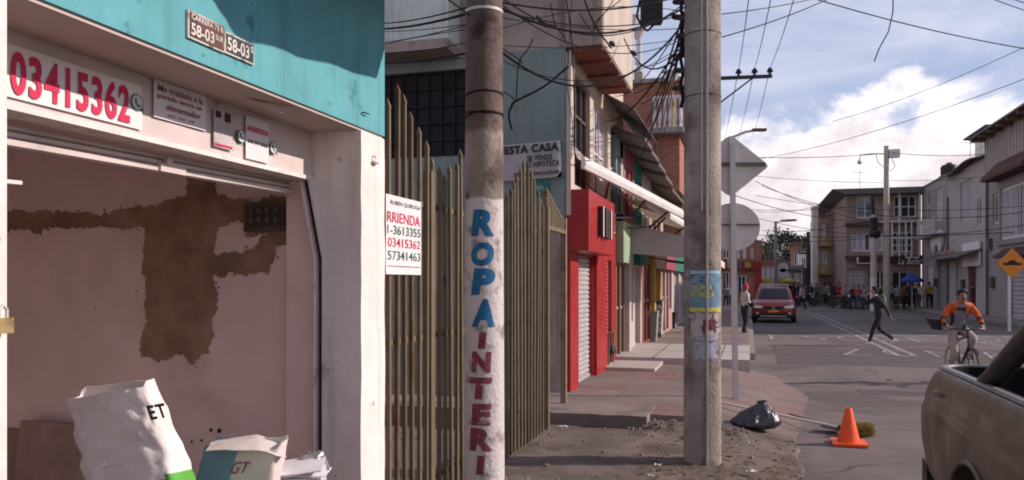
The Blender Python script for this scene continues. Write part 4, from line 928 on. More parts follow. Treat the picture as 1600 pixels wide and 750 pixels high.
# each shop: ground floor + upper storey in its own colours
def shopfront(name, label, u0, u1, gcol, ucol, top, openings, fascia=None, sign=None, post=None, cat='shop', upper=None, eave=True):
    a0, a1 = LY(u0), LY(u1); t = thing(name, label, cat, (-4.5, (a0 + a1) / 2, 0)); L_ = a1 - a0
    hs = [(a0 + L_ * p0, a0 + L_ * p1, z0, z1) for kind, p0, p1, z0, z1 in openings]
    shell(t, fL, a0 + .003, a1 - .003, 0, 2.7, gcol, hs, roof=False)
    for (kind, *_), hh in zip(openings, hs):
        if kind == 'shutter': rollshutter(t, fL, *hh)
        elif kind == 'window': window(t, fL, *hh, 2, 2)
        else: door(t, fL, *hh, kind)
    ups = upper or [(.15, .45, 3.15, top - .35), (.58, .88, 3.15, top - .35)]
    us = [(a0 + L_ * p0, a0 + L_ * p1, z0, z1) for p0, p1, z0, z1 in ups]
    b = MB(); pierced(b, fL, a0 + .003, a1 - .003, 2.701, top, .2, us); b.build('upper_wall', ucol, t)
    b = MB(); bx(b, fL, a0 + .003, a1 - .003, -6, -.9, 2.702, top - .01); b.build('upper_body', ucol, t)
    for u_ in us: window(t, fL, *u_, 2, 2, curtain=L_ < 1.5)
    if fascia: 
        b = MB(); bx(b, fL, a0 + .05, a1 - .05, .002, .14, 2.15, 2.95); b.bevel(.008); b.build('fascia', fascia, t)
    if post:
        b = MB(); bx(b, fL, a0 + .004, a0 + .30, .002, .10, .22, 2.7); b.bevel(.01); b.build('pilaster', post, t)
    if eave:
        b = MB(); b.prism([(-.3, top + .25), (.56, top - .08), (.56, top - .16), (-.3, top + .12)], (LX, a0, 0), (1, 0, 0), (0, 0, 1), (0, L_, 0)); b.build('eave', M['zinc'], t)
    b = MB(); bx(b, fL, a0, a1, -6.05, -.31, top + .001, top + .1); b.build('roof', M['zinc'], t)
    return t
s1 = shopfront('tan_shop', 'tan doorway with a pale green and yellow sign board next to the red shop', 962.5, 976, cols['tan'], cols['blueg'], 4.62, [(cols['brown'], .08, .45, .25, 2.1), (cols['green'], .55, .92, .25, 2.1)], fascia=cols['mint'])
shopfront('white_shop', 'white walled shop with tall curtained windows next to the tan doorway', 976, 990, cols['white'], cols['rose'], 4.56, [('window', .60, .92, .9, 2.1)], post=cols['white'])
shopfront('green_shop', 'dark green fronted shop with an open shutter under the grey awning', 990, 1003, cols['white'], cols['teal'], 4.5, [('shutter', .15, .80, .3, 2.1)], fascia=cols['teal'])
shopfront('brown_shop', 'narrow brown shop with panelled doors and a dark eave', 1003, 1017, cols['brown'], cols['white'], 4.42, [(cols['white'], .2, .5, .3, 2.2), (cols['tan'], .55, .9, .3, 2.2)])
shopfront('yellow_shop', 'ochre yellow shop with broad pillars halfway along the left row', 1017, 1033, cols['yellow'], cols['tan'], 4.3, [('shutter', .25, .9, .3, 2.2)], post=cols['yellow'], fascia=cols['white'])
shopfront('pink_shop', 'dusty pink shop with several doors further along the left row', 1033, 1050, cols['pink'], cols['white'], 4.3, [(cols['white'], .1, .35, .3, 2.3), (cols['brown'], .45, .65, .3, 2.3), ('window', .72, .95, .9, 2.2)], fascia=cols['rose'])
shopfront('cream_shop', 'cream coloured shop at the far end of the left row by the pole', 1050, 1072, cols['white'], cols['tan'], 4.4, [('shutter', .1, .45, .3, 2.3), ('shutter', .55, .9, .3, 2.3)], fascia=cols['teal'])
shopfront('last_shop', 'pale last house of the left row before the crossing', 1072, 1100, cols['pink'], cols['white'], 6.2, [('shutter', .1, .45, .3, 2.3), ('window', .55, .9, .9, 2.3)])
# tall brick block rising above the row, with a balustraded terrace and lamps
br = thing('brick_block', 'tall orange brick block rising above the left shops with a white balustrade', 'building', (-3.5, 27.5, 0))
fB = mp('F', 25.2); xa, xb = -6.0, -1.98; ztop = aty(1040, 128, 25.2).z
hs = [(-2.75, -2.25, 5.4, 6.4), (-3.8, -3.1, 5.4, 6.4)]
b = MB(); pierced(b, fB, xa, xb, 2.9, ztop, .25, hs); b.build('front_wall', M['brick'], br)
for h_ in hs: window(br, fB, *h_, 2, 1)
b = MB(); b.box(xa, xb - .001, 25.46, 30, 2.9, ztop - .02); b.build('side_walls', M['brick'], br)
b = MB(); b.box(xa - .05, xb + .05, 25.1, 30.1, ztop + .001, ztop + .12); b.build('roof', M['conc'], br)
b = MB(); b.box(xb - .02, xb + .12, 25.12, 25.24, 2.9, ztop - .01); b.build('corner_column', M['beige'], br)
zt_ = aty(1045, 205, 23.4).z; rx0 = aty(1023, 180, 22.87).x
b = MB(); b.box(rx0 - .1, -1.75, 22.8, 25.18, zt_ - .14, zt_); b.build('terrace_slab', M['conc'], br)
b = MB(); b.box(rx0, -1.9, 23.3, 25.18, 4.4, zt_ - .141); b.build('terrace_wall', M['brick'], br)
b = MB(); b.box(rx0 - .06, -1.78, 22.82, 22.92, zt_ + .82, zt_ + .9); b.box(-1.88, -1.78, 22.93, 25.1, zt_ + .82, zt_ + .9); b.build('handrail', M['whiteframe'], br)
for k in range(6):
    b = MB(); b.lathe([(.05, 0), (.05, .06), (.03, .1), (.06, .3), (.03, .6), (.05, .78), (.05, .815)], (rx0 + k * (-1.84 - rx0) / 5, 22.87, zt_ + .002), 10); b.build('baluster', M['whiteframe'], br)
def terrace_lamp(u, vtop, y, zb, label, h_, post):
    p = aty(u, vtop, y); t = thing('lamp_post', label, 'lamp', (p.x, y, zb), group='lamps standing above the left row')
    b = MB(); b.tube([(p.x, y, zb), (p.x, y, p.z - .3)], .05, 10); b.build('post', post, t)
    b = MB(); b.lathe([(.06, -.32), (.10, -.30), (.26, -.06), (.28, -.05), (.20, 0), (.05, .03)], p, 14); b.build('lantern', M['whiteframe'], t)
    return t
terrace_lamp(1050, 110, 23.2, zt_, 'lantern on a yellow post standing on the brick terrace', 1, cols['yellow'])
MY, MZ = 26.2, ztop + .121
lm = thing('roof_mast', 'white lattice mast on the roof of the orange brick block', 'mast', (-4.6, MY, MZ))
for du in (985, 1000):
    p = aty(du, 60, MY); b = MB(); b.tube([(p.x, MY, MZ), (p.x, MY, p.z)], .045, 8); b.build('mast_tube', M['whiteframe'], lm)
for v in (70, 85, 100):
    p, q = aty(985, v, MY), aty(1000, v, MY); b = MB(); b.tube([p, q], .025, 6); b.build('rung', M['whiteframe'], lm)
p = aty(991, 116, MY); b = MB(); b.box(p.x - .35, p.x + .3, MY - .3, MY + .5, MZ, p.z); b.build('tank_stand', M['plaster'], lm)
terrace_lamp(988, 24, MY - .6, MZ, 'pale lantern on a thin white mast, nearer the balcony box', 1, M['whiteframe'])
terrace_lamp(997, 47, MY + .8, MZ, 'shorter pale lantern on a thin white mast beside the taller one', 1, M['whiteframe'])
# ---------------------------------------------------------------- right-hand row
RX = 11.5; fR = mp('R', RX)
def RY(u): return YX(u, RX)
def Rz(u, v): return atx(u, v, RX).z
gm = pl('grey mauve facade', (.325, .275, .264), streak=(.225, .185, .175)); gl = pl('pale grey facade', (.43, .37, .355), streak=(.29, .24, .228)); plank = mat('grey plank cladding', (.37, .315, .295), .9, v=.15, sc=3, b=.3, streak=(.18, .15, .14))
rust_tile = mat('dark roof tiles', (.10, .04, .032), .9, v=.35, sc=12, b=.6, bs=30)
r1 = thing('grey_house', 'big grey house with plank cladding and a tiled ledge over its window', 'house', (14, RY(1590), 0))
a1, a0 = RY(1540), RY(1690)
W1 = (RY(1622), RY(1563), Rz(1585, 372), Rz(1585, 287)); W2 = (RY(1560.5), RY(1551), Rz(1556, 350), Rz(1556, 302)); D1 = (RY(1600), RY(1577), .14, 2.5); D2 = (RY(1652), RY(1620), .14, 2.6)
shell(r1, fR, a0, a1, 0, 7.3, gm, [W1, W2, D1, D2], t_=.25, depth=7, roof=False)
window(r1, fR, *W1, 4, 1, rec=.08, fr=.14, curtain=True); window(r1, fR, *W2, 2, 1, rec=.08, fr=.1); rollshutter(r1, fR, *D1, pitch=.2); rollshutter(r1, fR, *D2, pitch=.2)
b = MB(); bx(b, fR, a0, a1, -.2, .05, 7.301, 9.0); bx(b, fR, a0, a0 + .2, -6.3, -.201, 7.301, 9.0); bx(b, fR, a1 - .2, a1, -6.3, -.201, 7.301, 9.0); bx(b, fR, a0 + .201, a1 - .201, -6.3, -6.1, 7.301, 9.0); b.build('plank_cladding', plank, r1)
b = MB(); aa = a0 + .3
while aa < a1: bx(b, fR, aa, aa + .04, .051, .07, 7.32, 8.98); aa += .45
b.build('batten', plank, r1)
b = MB(); bx(b, fR, a0, a1 + .25, -6.5, .75, 9.01, 9.1); ro = b.build('roof', M['zinc'], r1)
for k in range(9):
    b = MB(); ya = a0 + .4 + k * (a1 - a0 - .6) / 8; bx(b, fR, ya, ya + .12, .08, .7, 8.86, 9.005); b.build('rafter', wood, ro)
b = MB(); b.prism([(0, 7.55), (.75, 6.75), (.75, 6.6), (0, 6.6)], (RX - .002, W1[0] - .5, 0), (-1, 0, 0), (0, 0, 1), (0, W1[1] - W1[0] + .9, 0)); b.build('tiled_ledge', rust_tile, r1)
b = MB(); bx(b, fR, W1[0] - .2, W1[1] + .25, .002, .14, W1[2] - .25, W1[2] - .02); b.build('sill', M['conc'], r1)
b = MB(); b.prism([(0, 3.35), (.5, 3.0), (.5, 2.9), (0, 2.9)], (RX - .002, RY(1640), 0), (-1, 0, 0), (0, 0, 1), (0, RY(1570) - RY(1640), 0)); b.build('tiled_ledge', rust_tile, r1)
r2 = thing('pale_grey_house', 'pale grey house with a blue windowed attic and a white square sign', 'house', (14, RY(1510), 0))
a0, a1 = RY(1539.8), RY(1481)
hs = [(RY(1519), RY(1500), Rz(1508, 345), Rz(1508, 283)), (RY(1533), RY(1527), Rz(1530, 352), Rz(1530, 310)), (RY(1502), RY(1494), .14, 3.1), (RY(1525), RY(1512), .14, 2.9)]
shell(r2, fR, a0, a1, 0, 8.1, gl, hs, t_=.25, depth=7, roofm=M['zinc'])
window(r2, fR, *hs[0], 2, 1, fm=M['beige'], fr=.12, curtain=True); window(r2, fR, *hs[1], 1, 1, fr=.1); door(r2, fR, *hs[2], pl('pale door', (.42, .36, .32))); door(r2, fR, *hs[3], pl('dark red door', (.10, .03, .03)))
b = MB(); bx(b, fR, RY(1538), RY(1508), -3.6, -.5, 8.23, 9.7); at_ = b.build('attic', gm, r2)
b = MB(); bx(b, fR, RY(1537.5), RY(1508.5), -.499, -.47, 8.55, 9.5); b.build('attic_window', M['whiteframe'], at_)
for k in range(3):
    L0, L1 = RY(1537.5), RY(1508.5); w_ = (L1 - L0) / 3
    for z_ in ((8.6, 9.0), (9.06, 9.46)):
        b = MB(); bx(b, fR, L0 + k * w_ + .08, L0 + (k + 1) * w_ - .08, -.469, -.462, *z_); b.build('attic_pane', clear_glass('blue attic glass', (.03, .045, .09)) if k == 0 and z_[0] < 8.7 else bpy.data.materials['blue attic glass'], at_)
b = MB(); bx(b, fR, RY(1539), RY(1505), -3.9, .0, 9.701, 9.8); b.build('attic_roof', M['zinc'], at_)
b = MB(); n = 60
for k in range(n):
    y0, y1 = a0 + (a1 - a0) * k / n, a0 + (a1 - a0) * (k + 1) / n; z0, z1 = 8.25 + .05 * (k % 2) + .12 * math.sin(k * .11), 8.25 + .05 * ((k + 1) % 2) + .12 * math.sin((k + 1) * .11)
    b.loft([[Vector((RX + .3, y0, z0)), Vector((RX + .3, y1, z1)), Vector((RX + .3, y1, z1 - .03)), Vector((RX + .3, y0, z0 - .03))], [Vector((RX - .5, y0, z0 - .15)), Vector((RX - .5, y1, z1 - .15)), Vector((RX - .5, y1, z1 - .18)), Vector((RX - .5, y0, z0 - .18))]])
b.build('wavy_eave', M['zinc'], r2)
b = MB(); b.prism([(0, 3.55), (1.1, 3.15), (1.1, 3.08), (0, 3.4)], (RX - .003, RY(1535), 0), (-1, 0, 0), (0, 0, 1), (0, RY(1462) - RY(1535), 0)); b.build('entrance_canopy', M['zinc'], r2)
p = atx(1516, 398, RX - .15); hw = 15 * p.y * .95 / F
t = thing('white_square_sign', 'blank white square sign board on the pale grey house wall', 'sign', (RX - .15, p.y, p.z - .6))
b = MB(); b.box(RX - .15, RX - .06, p.y - 1.7, p.y + 1.7, p.z - .62, p.z + .66); b.bevel(.02); b.build('board', M['vinyl'], t); b = MB(); b.box(RX - .06, RX, p.y - 1, p.y - .9, p.z - .1, p.z + .1); b.box(RX - .06, RX, p.y + .9, p.y + 1, p.z - .1, p.z + .1); b.build('bracket', M['steel'], t)
r3 = thing('mauve_house', 'mauve grey house with a tooth sign and a railed balcony by the crossing', 'house', (14, RY(1460), 0))
a0, a1 = RY(1480.8), 61.25
hs = [(RY(1473), RY(1462), Rz(1467, 345), Rz(1467, 295)), (RY(1455), RY(1447), Rz(1450, 345), Rz(1450, 300)), (RY(1476), RY(1466), .14, 2.9), (RY(1458), RY(1448), .14, 2.9)]
shell(r3, fR, a0, a1, 0, 8.25, gm, hs, t_=.25, depth=7, roofm=M['zinc'])
window(r3, fR, *hs[0], 2, 2, fr=.12, curtain=True); window(r3, fR, *hs[1], 2, 2, fr=.12); rollshutter(r3, fR, *hs[2], pitch=.2); rollshutter(r3, fR, *hs[3], m=M['shutter'], pitch=.2)
zb_ = Rz(1462, 368)
b = MB(); bx(b, fR, RY(1479), RY(1449), .002, .7, zb_ - .15, zb_); bal = b.build('balcony_floor', M['conc'], r3)
b = MB(); 
for z_ in (zb_ + .05, zb_ + .5, zb_ + .95): bx(b, fR, RY(1479), RY(1449), .64, .68, z_, z_ + .05)
k = RY(1479)
while k < RY(1449): bx(b, fR, k, k + .04, .645, .675, zb_ + .002, zb_ + .95); k += .25
b.build('railing', M['whiteframe'], bal)
p = atx(1462, 377, RX - .2); s_ = p.y * .97 / F
t = thing('tooth_sign', 'white tooth-shaped sign hanging on the mauve grey house', 'sign', (RX - .2, p.y, p.z - 1.2))
tooth = [(-9, -9), (-11, 2), (-10, 12), (-5, 16), (0, 13.5), (5, 16), (10, 12), (11, 2), (9, -9), (6, -17), (3.5, -8), (0, -4), (-3.5, -8), (-6, -17)]
b = MB(); b.prism([(x * s_ * 3.4, z * s_) for x, z in tooth], p, (0, -1, 0), (0, 0, 1), (.15, 0, 0)); b.bevel(.03); b.build('board', M['vinyl'], t); b = MB(); b.box(RX - .05, RX, p.y - .1, p.y + .1, p.z, p.z + .2); b.build('bracket', M['steel'], t)
p = atx(1478, 401, RX - .1)
t = thing('orange_sign', 'small faded orange sign with a dark line under the tooth sign', 'sign', (RX - .1, p.y, p.z - .4))
b = MB(); b.box(RX - .1, RX - .002, p.y - 1.5, p.y + 1.4, p.z - .3, p.z + .35); b.bevel(.015); b.build('board', pl('faded orange', (.46, .22, .13)), t); b = MB(); b.box(RX - .106, RX - .1005, p.y - .9, p.y + .9, p.z - .06, p.z + .1); b.build('dark_line', MATS['black ink'], t)

# ---------------------------------------------------------------- brown corner building across the crossing
CY = 61.3; fC = mp('F', CY)
cb_ = thing('corner_building', 'brown brick corner building of three storeys with a flat overhanging dark roof', 'building', (9, 64, 0))
CX = lambda u: aty(u, V0, CY).x
CZ = lambda u, v: aty(u, v, CY).z
x0, x1 = CX(1322), 11.46; ztop = CZ(1380, 303)
z3, z2, z1_ = CZ(1380, 350), CZ(1380, 402), CZ(1380, 418)
hs = [(CX(1338), CX(1366), CZ(1350, 341), CZ(1350, 305)), (CX(1396), CX(1432), CZ(1400, 340), CZ(1400, 306)), (CX(1330), CX(1380), CZ(1350, 393), CZ(1350, 364)), (CX(1394), CX(1426), CZ(1400, 394), CZ(1400, 362)),
      (CX(1324), CX(1352), .15, CZ(1340, 420)), (CX(1356), CX(1386), .15, CZ(1340, 424)), (CX(1394), CX(1432), .15, CZ(1400, 424))]
shell(cb_, fC, x0, x1, 0, ztop, M['brickbrown'], hs, t_=.3, depth=20, roof=False)
window(cb_, fC, *hs[0], 2, 1, gm=M['skyglass'], fr=.1); window(cb_, fC, *hs[1], 3, 2, fr=.1); window(cb_, fC, *hs[2], 5, 1, fr=.12, curtain=True); window(cb_, fC, *hs[3], 4, 3, fr=.1)
rollshutter(cb_, fC, *hs[4], pitch=.25, rec=.2)
for kk in (5, 6): window(cb_, fC, *hs[kk], 3, 1, fm=M['whiteframe'], gm=M['dark'], fr=.1, rec=.25)
b = MB(); b.prism([(x0 - 1.0, ztop + .35), (x1 + .4, ztop + .35), (x1 + .2, ztop - .05), (x0 - .1, ztop - .05)], (0, CY - .9, 0), (1, 0, 0), (0, 0, 1), (0, 20, 0)); b.build('roof', M['zinc'], cb_)
for zz in (z3, z2):
    b = MB(); bx(b, fC, x0 - .1, x1, .002, .35, zz - .12, zz + .12); b.build('string_course', mat('dark string course', (.10, .07, .06), .9) if zz == z3 else bpy.data.materials['dark string course'], cb_)
b = MB(); b.box(x0 - .001, x0 + .3, CY + .31, CY + 22, 0, CZ(1320, 350)); b.build('side_wall', M['brickbrown'], cb_)
# white steel frame in front of the upper windows, and the shop signs
fr_ = thing('white_steel_frame', 'white steel balcony frame standing on the front of the brown corner building', 'frame', (CX(1410), CY - .6, z2))
for u in (1392, 1403, 1413, 1422, 1434):
    b = MB(); bx(b, fC, CX(u) - .05, CX(u) + .05, .45, .55, z2, CZ(u, 347 if u not in (1403, 1434) else 300)); b.build('upright', M['whiteframe'], fr_)
for v in (300, 347, 372):
    b = MB(); bx(b, fC, CX(1372), CX(1438), .56, .64, CZ(1400, v) - .05, CZ(1400, v) + .05); b.build('crossbar', M['whiteframe'], fr_)
for s, u0, u1, v0, v1, lab in (('La Bella', 1390, 1441, 401, 413, 'dark shop sign with white script letters on the brown corner building'), ('', 1336, 1362, 401, 413, 'dark shop sign with a pale border left of the script sign')):
    t = thing('shop_sign', lab, 'sign', ((CX(u0) + CX(u1)) / 2, CY - .7, CZ(u0, v1)), group='dark shop signs on the corner building')
    b = MB(); bx(b, fC, CX(u0), CX(u1), .36, .55, CZ(u0, v1), CZ(u0, v0)); b.build('board', pl('dark sign board', (.045, .02, .022)) if s else bpy.data.materials['dark sign board'], t)
    if s:
        lettering(s, 'lettering', M['whiteframe'], t, fC((CX(1400) + CX(1436)) / 2, .552, CZ(1400, 408.5)), (1, 0, 0), (0, 0, 1), CX(1436) - CX(1402), .42, shear=.3)
        b = MB(); bx(b, fC, CX(1412), CX(1434), .552, .57, CZ(1400, 403.5), CZ(1400, 401.8)); b.build('pale_strip', M['whiteframe'], t)
    else:
        b = MB(); bx(b, fC, CX(1337), CX(1340), .552, .57, CZ(1340, 412), CZ(1340, 402)); b.build('pale_border', M['whiteframe'], t); b = MB(); bx(b, fC, CX(1340.2), CX(1361), .552, .57, CZ(1340, 412.6), CZ(1340, 411)); b.build('pale_border', M['whiteframe'], t)
# left wing with yellow balconies
wg = thing('yellow_balcony_house', 'narrow brown house with yellow framed balconies and a pale chimney tower', 'house', (7.5, 72, 0))
fW = mp('F', 70.0); WX = lambda u: aty(u, V0, 70).x; WZ = lambda v: aty(1300, v, 70).z
hs = [(WX(1283), WX(1290), WZ(382), WZ(350)), (WX(1283), WX(1292), WZ(425), WZ(392)), (WX(1287), WX(1300), .15, WZ(440))]
shell(wg, fW, WX(1279), WX(1321), 0, WZ(338), M['brickbrown'], hs, t_=.25, depth=9, roofm=M['rust'])
for h_ in hs[:2]: window(wg, fW, *h_, 2, 2, fr=.1)
door(wg, fW, *hs[2], cols['brown'])
for v in (383, 427):
    b = MB(); bx(b, fW, WX(1276), WX(1297), .002, .8, WZ(v + 2), WZ(v)); bb_ = b.build('balcony_floor', cols['yellow'], wg)
    b = MB(); bx(b, fW, WX(1276), WX(1297), .72, .78, WZ(v - 13), WZ(v - 12)); 
    for k in range(9): uu = 1276 + k * 2.6; bx(b, fW, WX(uu), WX(uu) + .06, .73, .77, WZ(v) + .002, WZ(v - 13))
    b.build('railing', mat('dull yellow railing', (.34, .25, .06), .7) if v == 383 else bpy.data.materials['dull yellow railing'], bb_)
b = MB(); b.box(WX(1270), WX(1278.8), 70.2, 72, 0, WZ(324)); b.box(WX(1269), WX(1280), 70.1, 72.1, WZ(324) + .001, WZ(321)); b.build('chimney_tower', M['whiteframe'], wg)

# ---------------------------------------------------------------- red corner shop at the end of the left side, far houses, trees
rc = thing('red_corner_shop', 'orange brick corner shop with a bright red sign band across the crossing', 'shop', (-1.5, 68, 0))
fK = mp('F', 64.0); KX = lambda u: aty(u, V0, 64).x; KZ = lambda v: aty(1160, v, 64).z
hs = [(KX(1129), KX(1140), KZ(404), KZ(390)), (KX(1151), KX(1156), KZ(404), KZ(389)), (KX(1160), KX(1166), KZ(404), KZ(386)), (KX(1173), KX(1177), KZ(404), KZ(386)), (KX(1128), KX(1140), .1, KZ(424)), (KX(1152), KX(1166), .1, KZ(430))]
shell(rc, fK, KX(1112), KX(1190), 0, KZ(378), M['brick'], hs, t_=.25, depth=8, roofm=M['zinc'])
for h_ in hs[:4]: window(rc, fK, *h_, 2, 1, fr=.1)
for h_ in hs[4:]: window(rc, fK, *h_, 2, 1, fr=.1, gm=M['dark'])
b = MB(); bx(b, fK, KX(1112), KX(1136), .002, .4, KZ(420), KZ(406)); b.build('red_sign_band', M['redpaint'], rc)
b = MB(); bx(b, fK, KX(1136.2), KX(1141), .002, .36, KZ(419), KZ(406)); b.build('pale_sign', cols['mint'], rc)
b = MB(); bx(b, fK, KX(1149), KX(1159), .002, .36, KZ(420), KZ(407)); b.build('grey_sign', M['zinc'], rc)
b = MB(); bx(b, fK, KX(1159.2), KX(1190), .002, .38, KZ(421), KZ(408)); rb_ = b.build('red_sign_band', pl('dull red', (.26, .03, .03)), rc)
b = MB(); bx(b, fK, KX(1164), KX(1173), .382, .42, KZ(418), KZ(410)); b.bevel(.05); b.build('yellow_emblem', cols['yellow'], rb_)
b = MB(); bx(b, fK, KX(1179), KX(1190), .002, .3, .1, KZ(421.2)); b.build('red_pilaster', M['redpaint'], rc)
def far_house(label, u0, u1, v0, y, m, nwin, roofm, gable=False):
    fh = mp('F', y); xa, xb = aty(u0, V0, y).x, aty(u1, V0, y).x; zt = aty((u0 + u1) / 2, v0, y).z
    t = thing('far_house', label, 'house', ((xa + xb) / 2, y + 3, 0), group='houses beyond the crossing')
    hs = []
    for k in range(nwin):
        w_ = (xb - xa) / nwin; hs += [(xa + w_ * (k + .2), xa + w_ * (k + .75), zt * .58, zt * .86), (xa + w_ * (k + .2), xa + w_ * (k + .8), .1, zt * .42)]
    shell(t, fh, xa, xb, 0, zt, m, hs, t_=.25, depth=6, roof=False)
    for h_ in hs: window(t, fh, *h_, 2, 1, fr=.09)
    b = MB()
    b.prism([(xa - .3, zt + .002), ((xa + xb) / 2, zt + (xb - xa) * .18), (xb + .3, zt + .002)] if gable else [(xa - .3, zt + .002), (xb + .3, zt + .002), (xb + .3, zt + .5), (xa - .3, zt + .25)], (0, y - .5, 0), (1, 0, 0), (0, 0, 1), (0, 7, 0)); b.build('roof', roofm, t); return t
far_house('low brick house under the far trees, just right of the red corner shop', 1188, 1212, 412, 100, M['brickbrown'], 3, M['rust'])
far_house('pinkish house with pale gable behind the far lamp pole', 1204, 1232, 408, 108, pl('pinkish far wall', (.40, .28, .25)), 3, M['zinc'], True)
far_house('narrow orange brick tower house among the far trees', 1238, 1252, 382, 120, M['brick'], 1, M['zinc'])
far_house('pale block with dark windows behind the dark far pole', 1250, 1274, 392, 104, M['whiteframe'], 2, M['zinc'])
far_house('dark low workshop between the orange tower and the crossing', 1226, 1252, 421, 92, pl('dark far wall', (.12, .09, .09)), 2, M['zinc'])
leafm = [mat('grey green leaves', (.055, .065, .05), .9, v=.5, sc=.8, b=0), mat('dark green leaves', (.035, .045, .032), .9, v=.5, sc=.8, b=0)]
def tree(u, d, vtop, spread, label, seed, m, airy=.5):
    rng = random.Random(seed); p = atd(u, V0, d); x, y = p.x, p.y; H = 1.75 + (V0 - vtop) * d / F
    t = thing('tree', label, 'tree', (x, y, 0), group='trees beyond the crossing')
    b = MB(); top = Vector((x + rng.uniform(-.4, .4), y, H * .8)); b.tube([(x, y, -.1), (x + .1, y, H * .35), top], [.32, .22, .06], 8)
    tips = []
    for k in range(9):
        z = H * rng.uniform(.35, .85); a = rng.uniform(0, 6.28); q = Vector((x + math.cos(a) * spread * rng.uniform(.4, .9), y + math.sin(a) * spread * rng.uniform(.4, .9), min(H * .97, z + rng.uniform(.6, 2.2))))
        b.tube([(x, y, z * .9), (Vector((x, y, z)) + q) / 2 + Vector((0, 0, .2)), q], [.1, .07, .03], 5); tips.append(q)
    b.build('trunk', wood, t); tips.append(top + Vector((0, 0, H * .12)))
    b = MB()
    for q in tips:
        rad = spread * rng.uniform(.28, .48)
        for k in range(int(130 * airy * 2)):
            dv = Vector((rng.gauss(0, 1), rng.gauss(0, 1), rng.gauss(0, .75))); dv = dv.normalized() * rad * (rng.random() ** .45)
            c = q + dv; s = rng.uniform(.12, .34); n1 = Vector((rng.gauss(0, 1), rng.gauss(0, 1), rng.gauss(0, 1))).normalized(); n2 = n1.cross(Vector((rng.gauss(0, 1), rng.gauss(0, 1), rng.gauss(0, 1)))).normalized()
            b.quad(c - n1 * s, c + n2 * s * .5, c + n1 * s, c - n2 * s * .5)
    b.build('crown', m, t)
tree(1196, 128, 380, 3.6, 'tall airy tree with gaps of sky next to the red corner shop', 3, leafm[0], .3)
tree(1207, 138, 388, 2.8, 'small thin crowned tree between the two airy far trees', 31, leafm[0], .25)
tree(1222, 132, 366, 4.2, 'dense dark tree behind the far lamp pole', 5, leafm[1], .8)
tree(1236, 140, 372, 3.8, 'broad dark tree behind the orange tower house', 8, leafm[1], .8)
tree(1256, 134, 374, 3.2, 'dark tree with flat top beside the dark far pole', 11, leafm[1], .6)
tree(1268, 146, 384, 3.0, 'low dark tree half hidden by the yellow balcony house', 13, leafm[1], .6)
tree(1184, 150, 376, 3.5, 'grey green tree rising behind the red corner shop roof', 17, leafm[0], .4)

for yy_ in (RY(1545), RY(1483), RY(1612)):
    b = MB(); b.tube([(RX - .09, yy_, .14), (RX - .09, yy_, 6.9)], .055, 8); b.build('downpipe', M['zinc'], r1 if yy_ != RY(1483) else r2)
for (u_, z_, t_) in ((1553, 1.5, r1), (1507, 1.4, r2), (1464, 1.5, r3), (1549, 3.4, r1)):
    b = MB(); ya = RY(u_); b.box(RX - .18, RX - .002, ya - .22, ya + .22, z_, z_ + .55); b.bevel(.02); b.build('meter_box', M['zinc'], t_)
def water_tank(label, x, y, z):
    t = thing('water_tank', label, 'water tank', (x, y, z), group='water tanks on the right roofs')
    b = MB(); b.lathe([(.42, .12), (.5, .2), (.52, .8), (.44, .95), (.16, 1.05), (.16, 1.12)], (x, y, z), 18); b.build('tank', M['black'], t, smooth=True)
    b = MB(); b.box(x - .5, x + .5, y - .5, y + .5, z, z + .1199); b.build('stand', M['conc'], t)
water_tank('black water tank on the roof edge of the mauve grey house', 12.4, 57.5, 8.38)
water_tank('black water tank on the flat roof of the yellow balcony house', WX(1310), 73.5, WZ(338) + .13)
for x_, y_, z_, lab in ((12.3, RY(1492), 8.3, 'thin aerial on the pale grey house roof left of the attic'), (CX(1350), 63.5, ztop + .3, 'thin aerial on the flat roof of the brown corner building')):
    t = thing('roof_aerial', lab, 'aerial', (x_, y_, z_)); b = MB(); b.tube([(x_, y_, z_ - .1), (x_, y_, z_ + 1.7)], .02, 6); b.build('mast_tube', M['steel'], t)
    b = MB(); b.tube([(x_ - .5, y_, z_ + 1.6), (x_ + .5, y_, z_ + 1.5)], .015, 5)
    for k in range(5): b.tube([(x_ - .4 + k * .2, y_ - .25, z_ + 1.58 - k * .02), (x_ - .4 + k * .2, y_ + .25, z_ + 1.58 - k * .02)], .01, 4)
    b.build('crossbars', M['steel'], t)
# ---------------------------------------------------------------- far poles, street lamp, signs
def upole(label, u, d, vtop, r, z0=0, m=None, white=None):
    p = atd(u, V0, d); z = EYE.z + (V0 - vtop) * d / F; t = thing('utility_pole', label, 'utility pole', (p.x, p.y, z0), group='utility poles beyond the near pair')
    b = MB(); b.tube([(p.x, p.y, z0 - .1 if not white else z0 + white), (p.x, p.y, z)], [r, r * .7], 14); b.build('shaft', m or M['conc'], t, smooth=True)
    if white: b = MB(); b.tube([(p.x, p.y, z0 - .1), (p.x, p.y, z0 + white - .001)], [r * 1.02, r * 1.01], 14); b.build('white_base', M['whiteframe'], t, smooth=True)
    return t, p.x, p.y, z
def px(d, n): return n * d / F
dP = 50.0
t, x, y, z = upole('tall pale concrete pole with a camera arm before the corner building', 1385, dP, 228, .21, .1, M['beige'])
b = MB(); b.tube([(x, y, z - .5), (x - .9, y, z - .45), (x - 1.5, y, z - .5), (x - 1.55, y, z - .8)], .04, 6); b.ball((x - 1.55, y, z - .95), .14, n=10, m=8); b.build('camera_arm', M['steel'], t)
b = MB(); b.box(x + .15, x + .75, y - .2, y + .2, z - .75, z - .25); b.bevel(.03); b.build('equipment_box', M['whiteframe'], t)
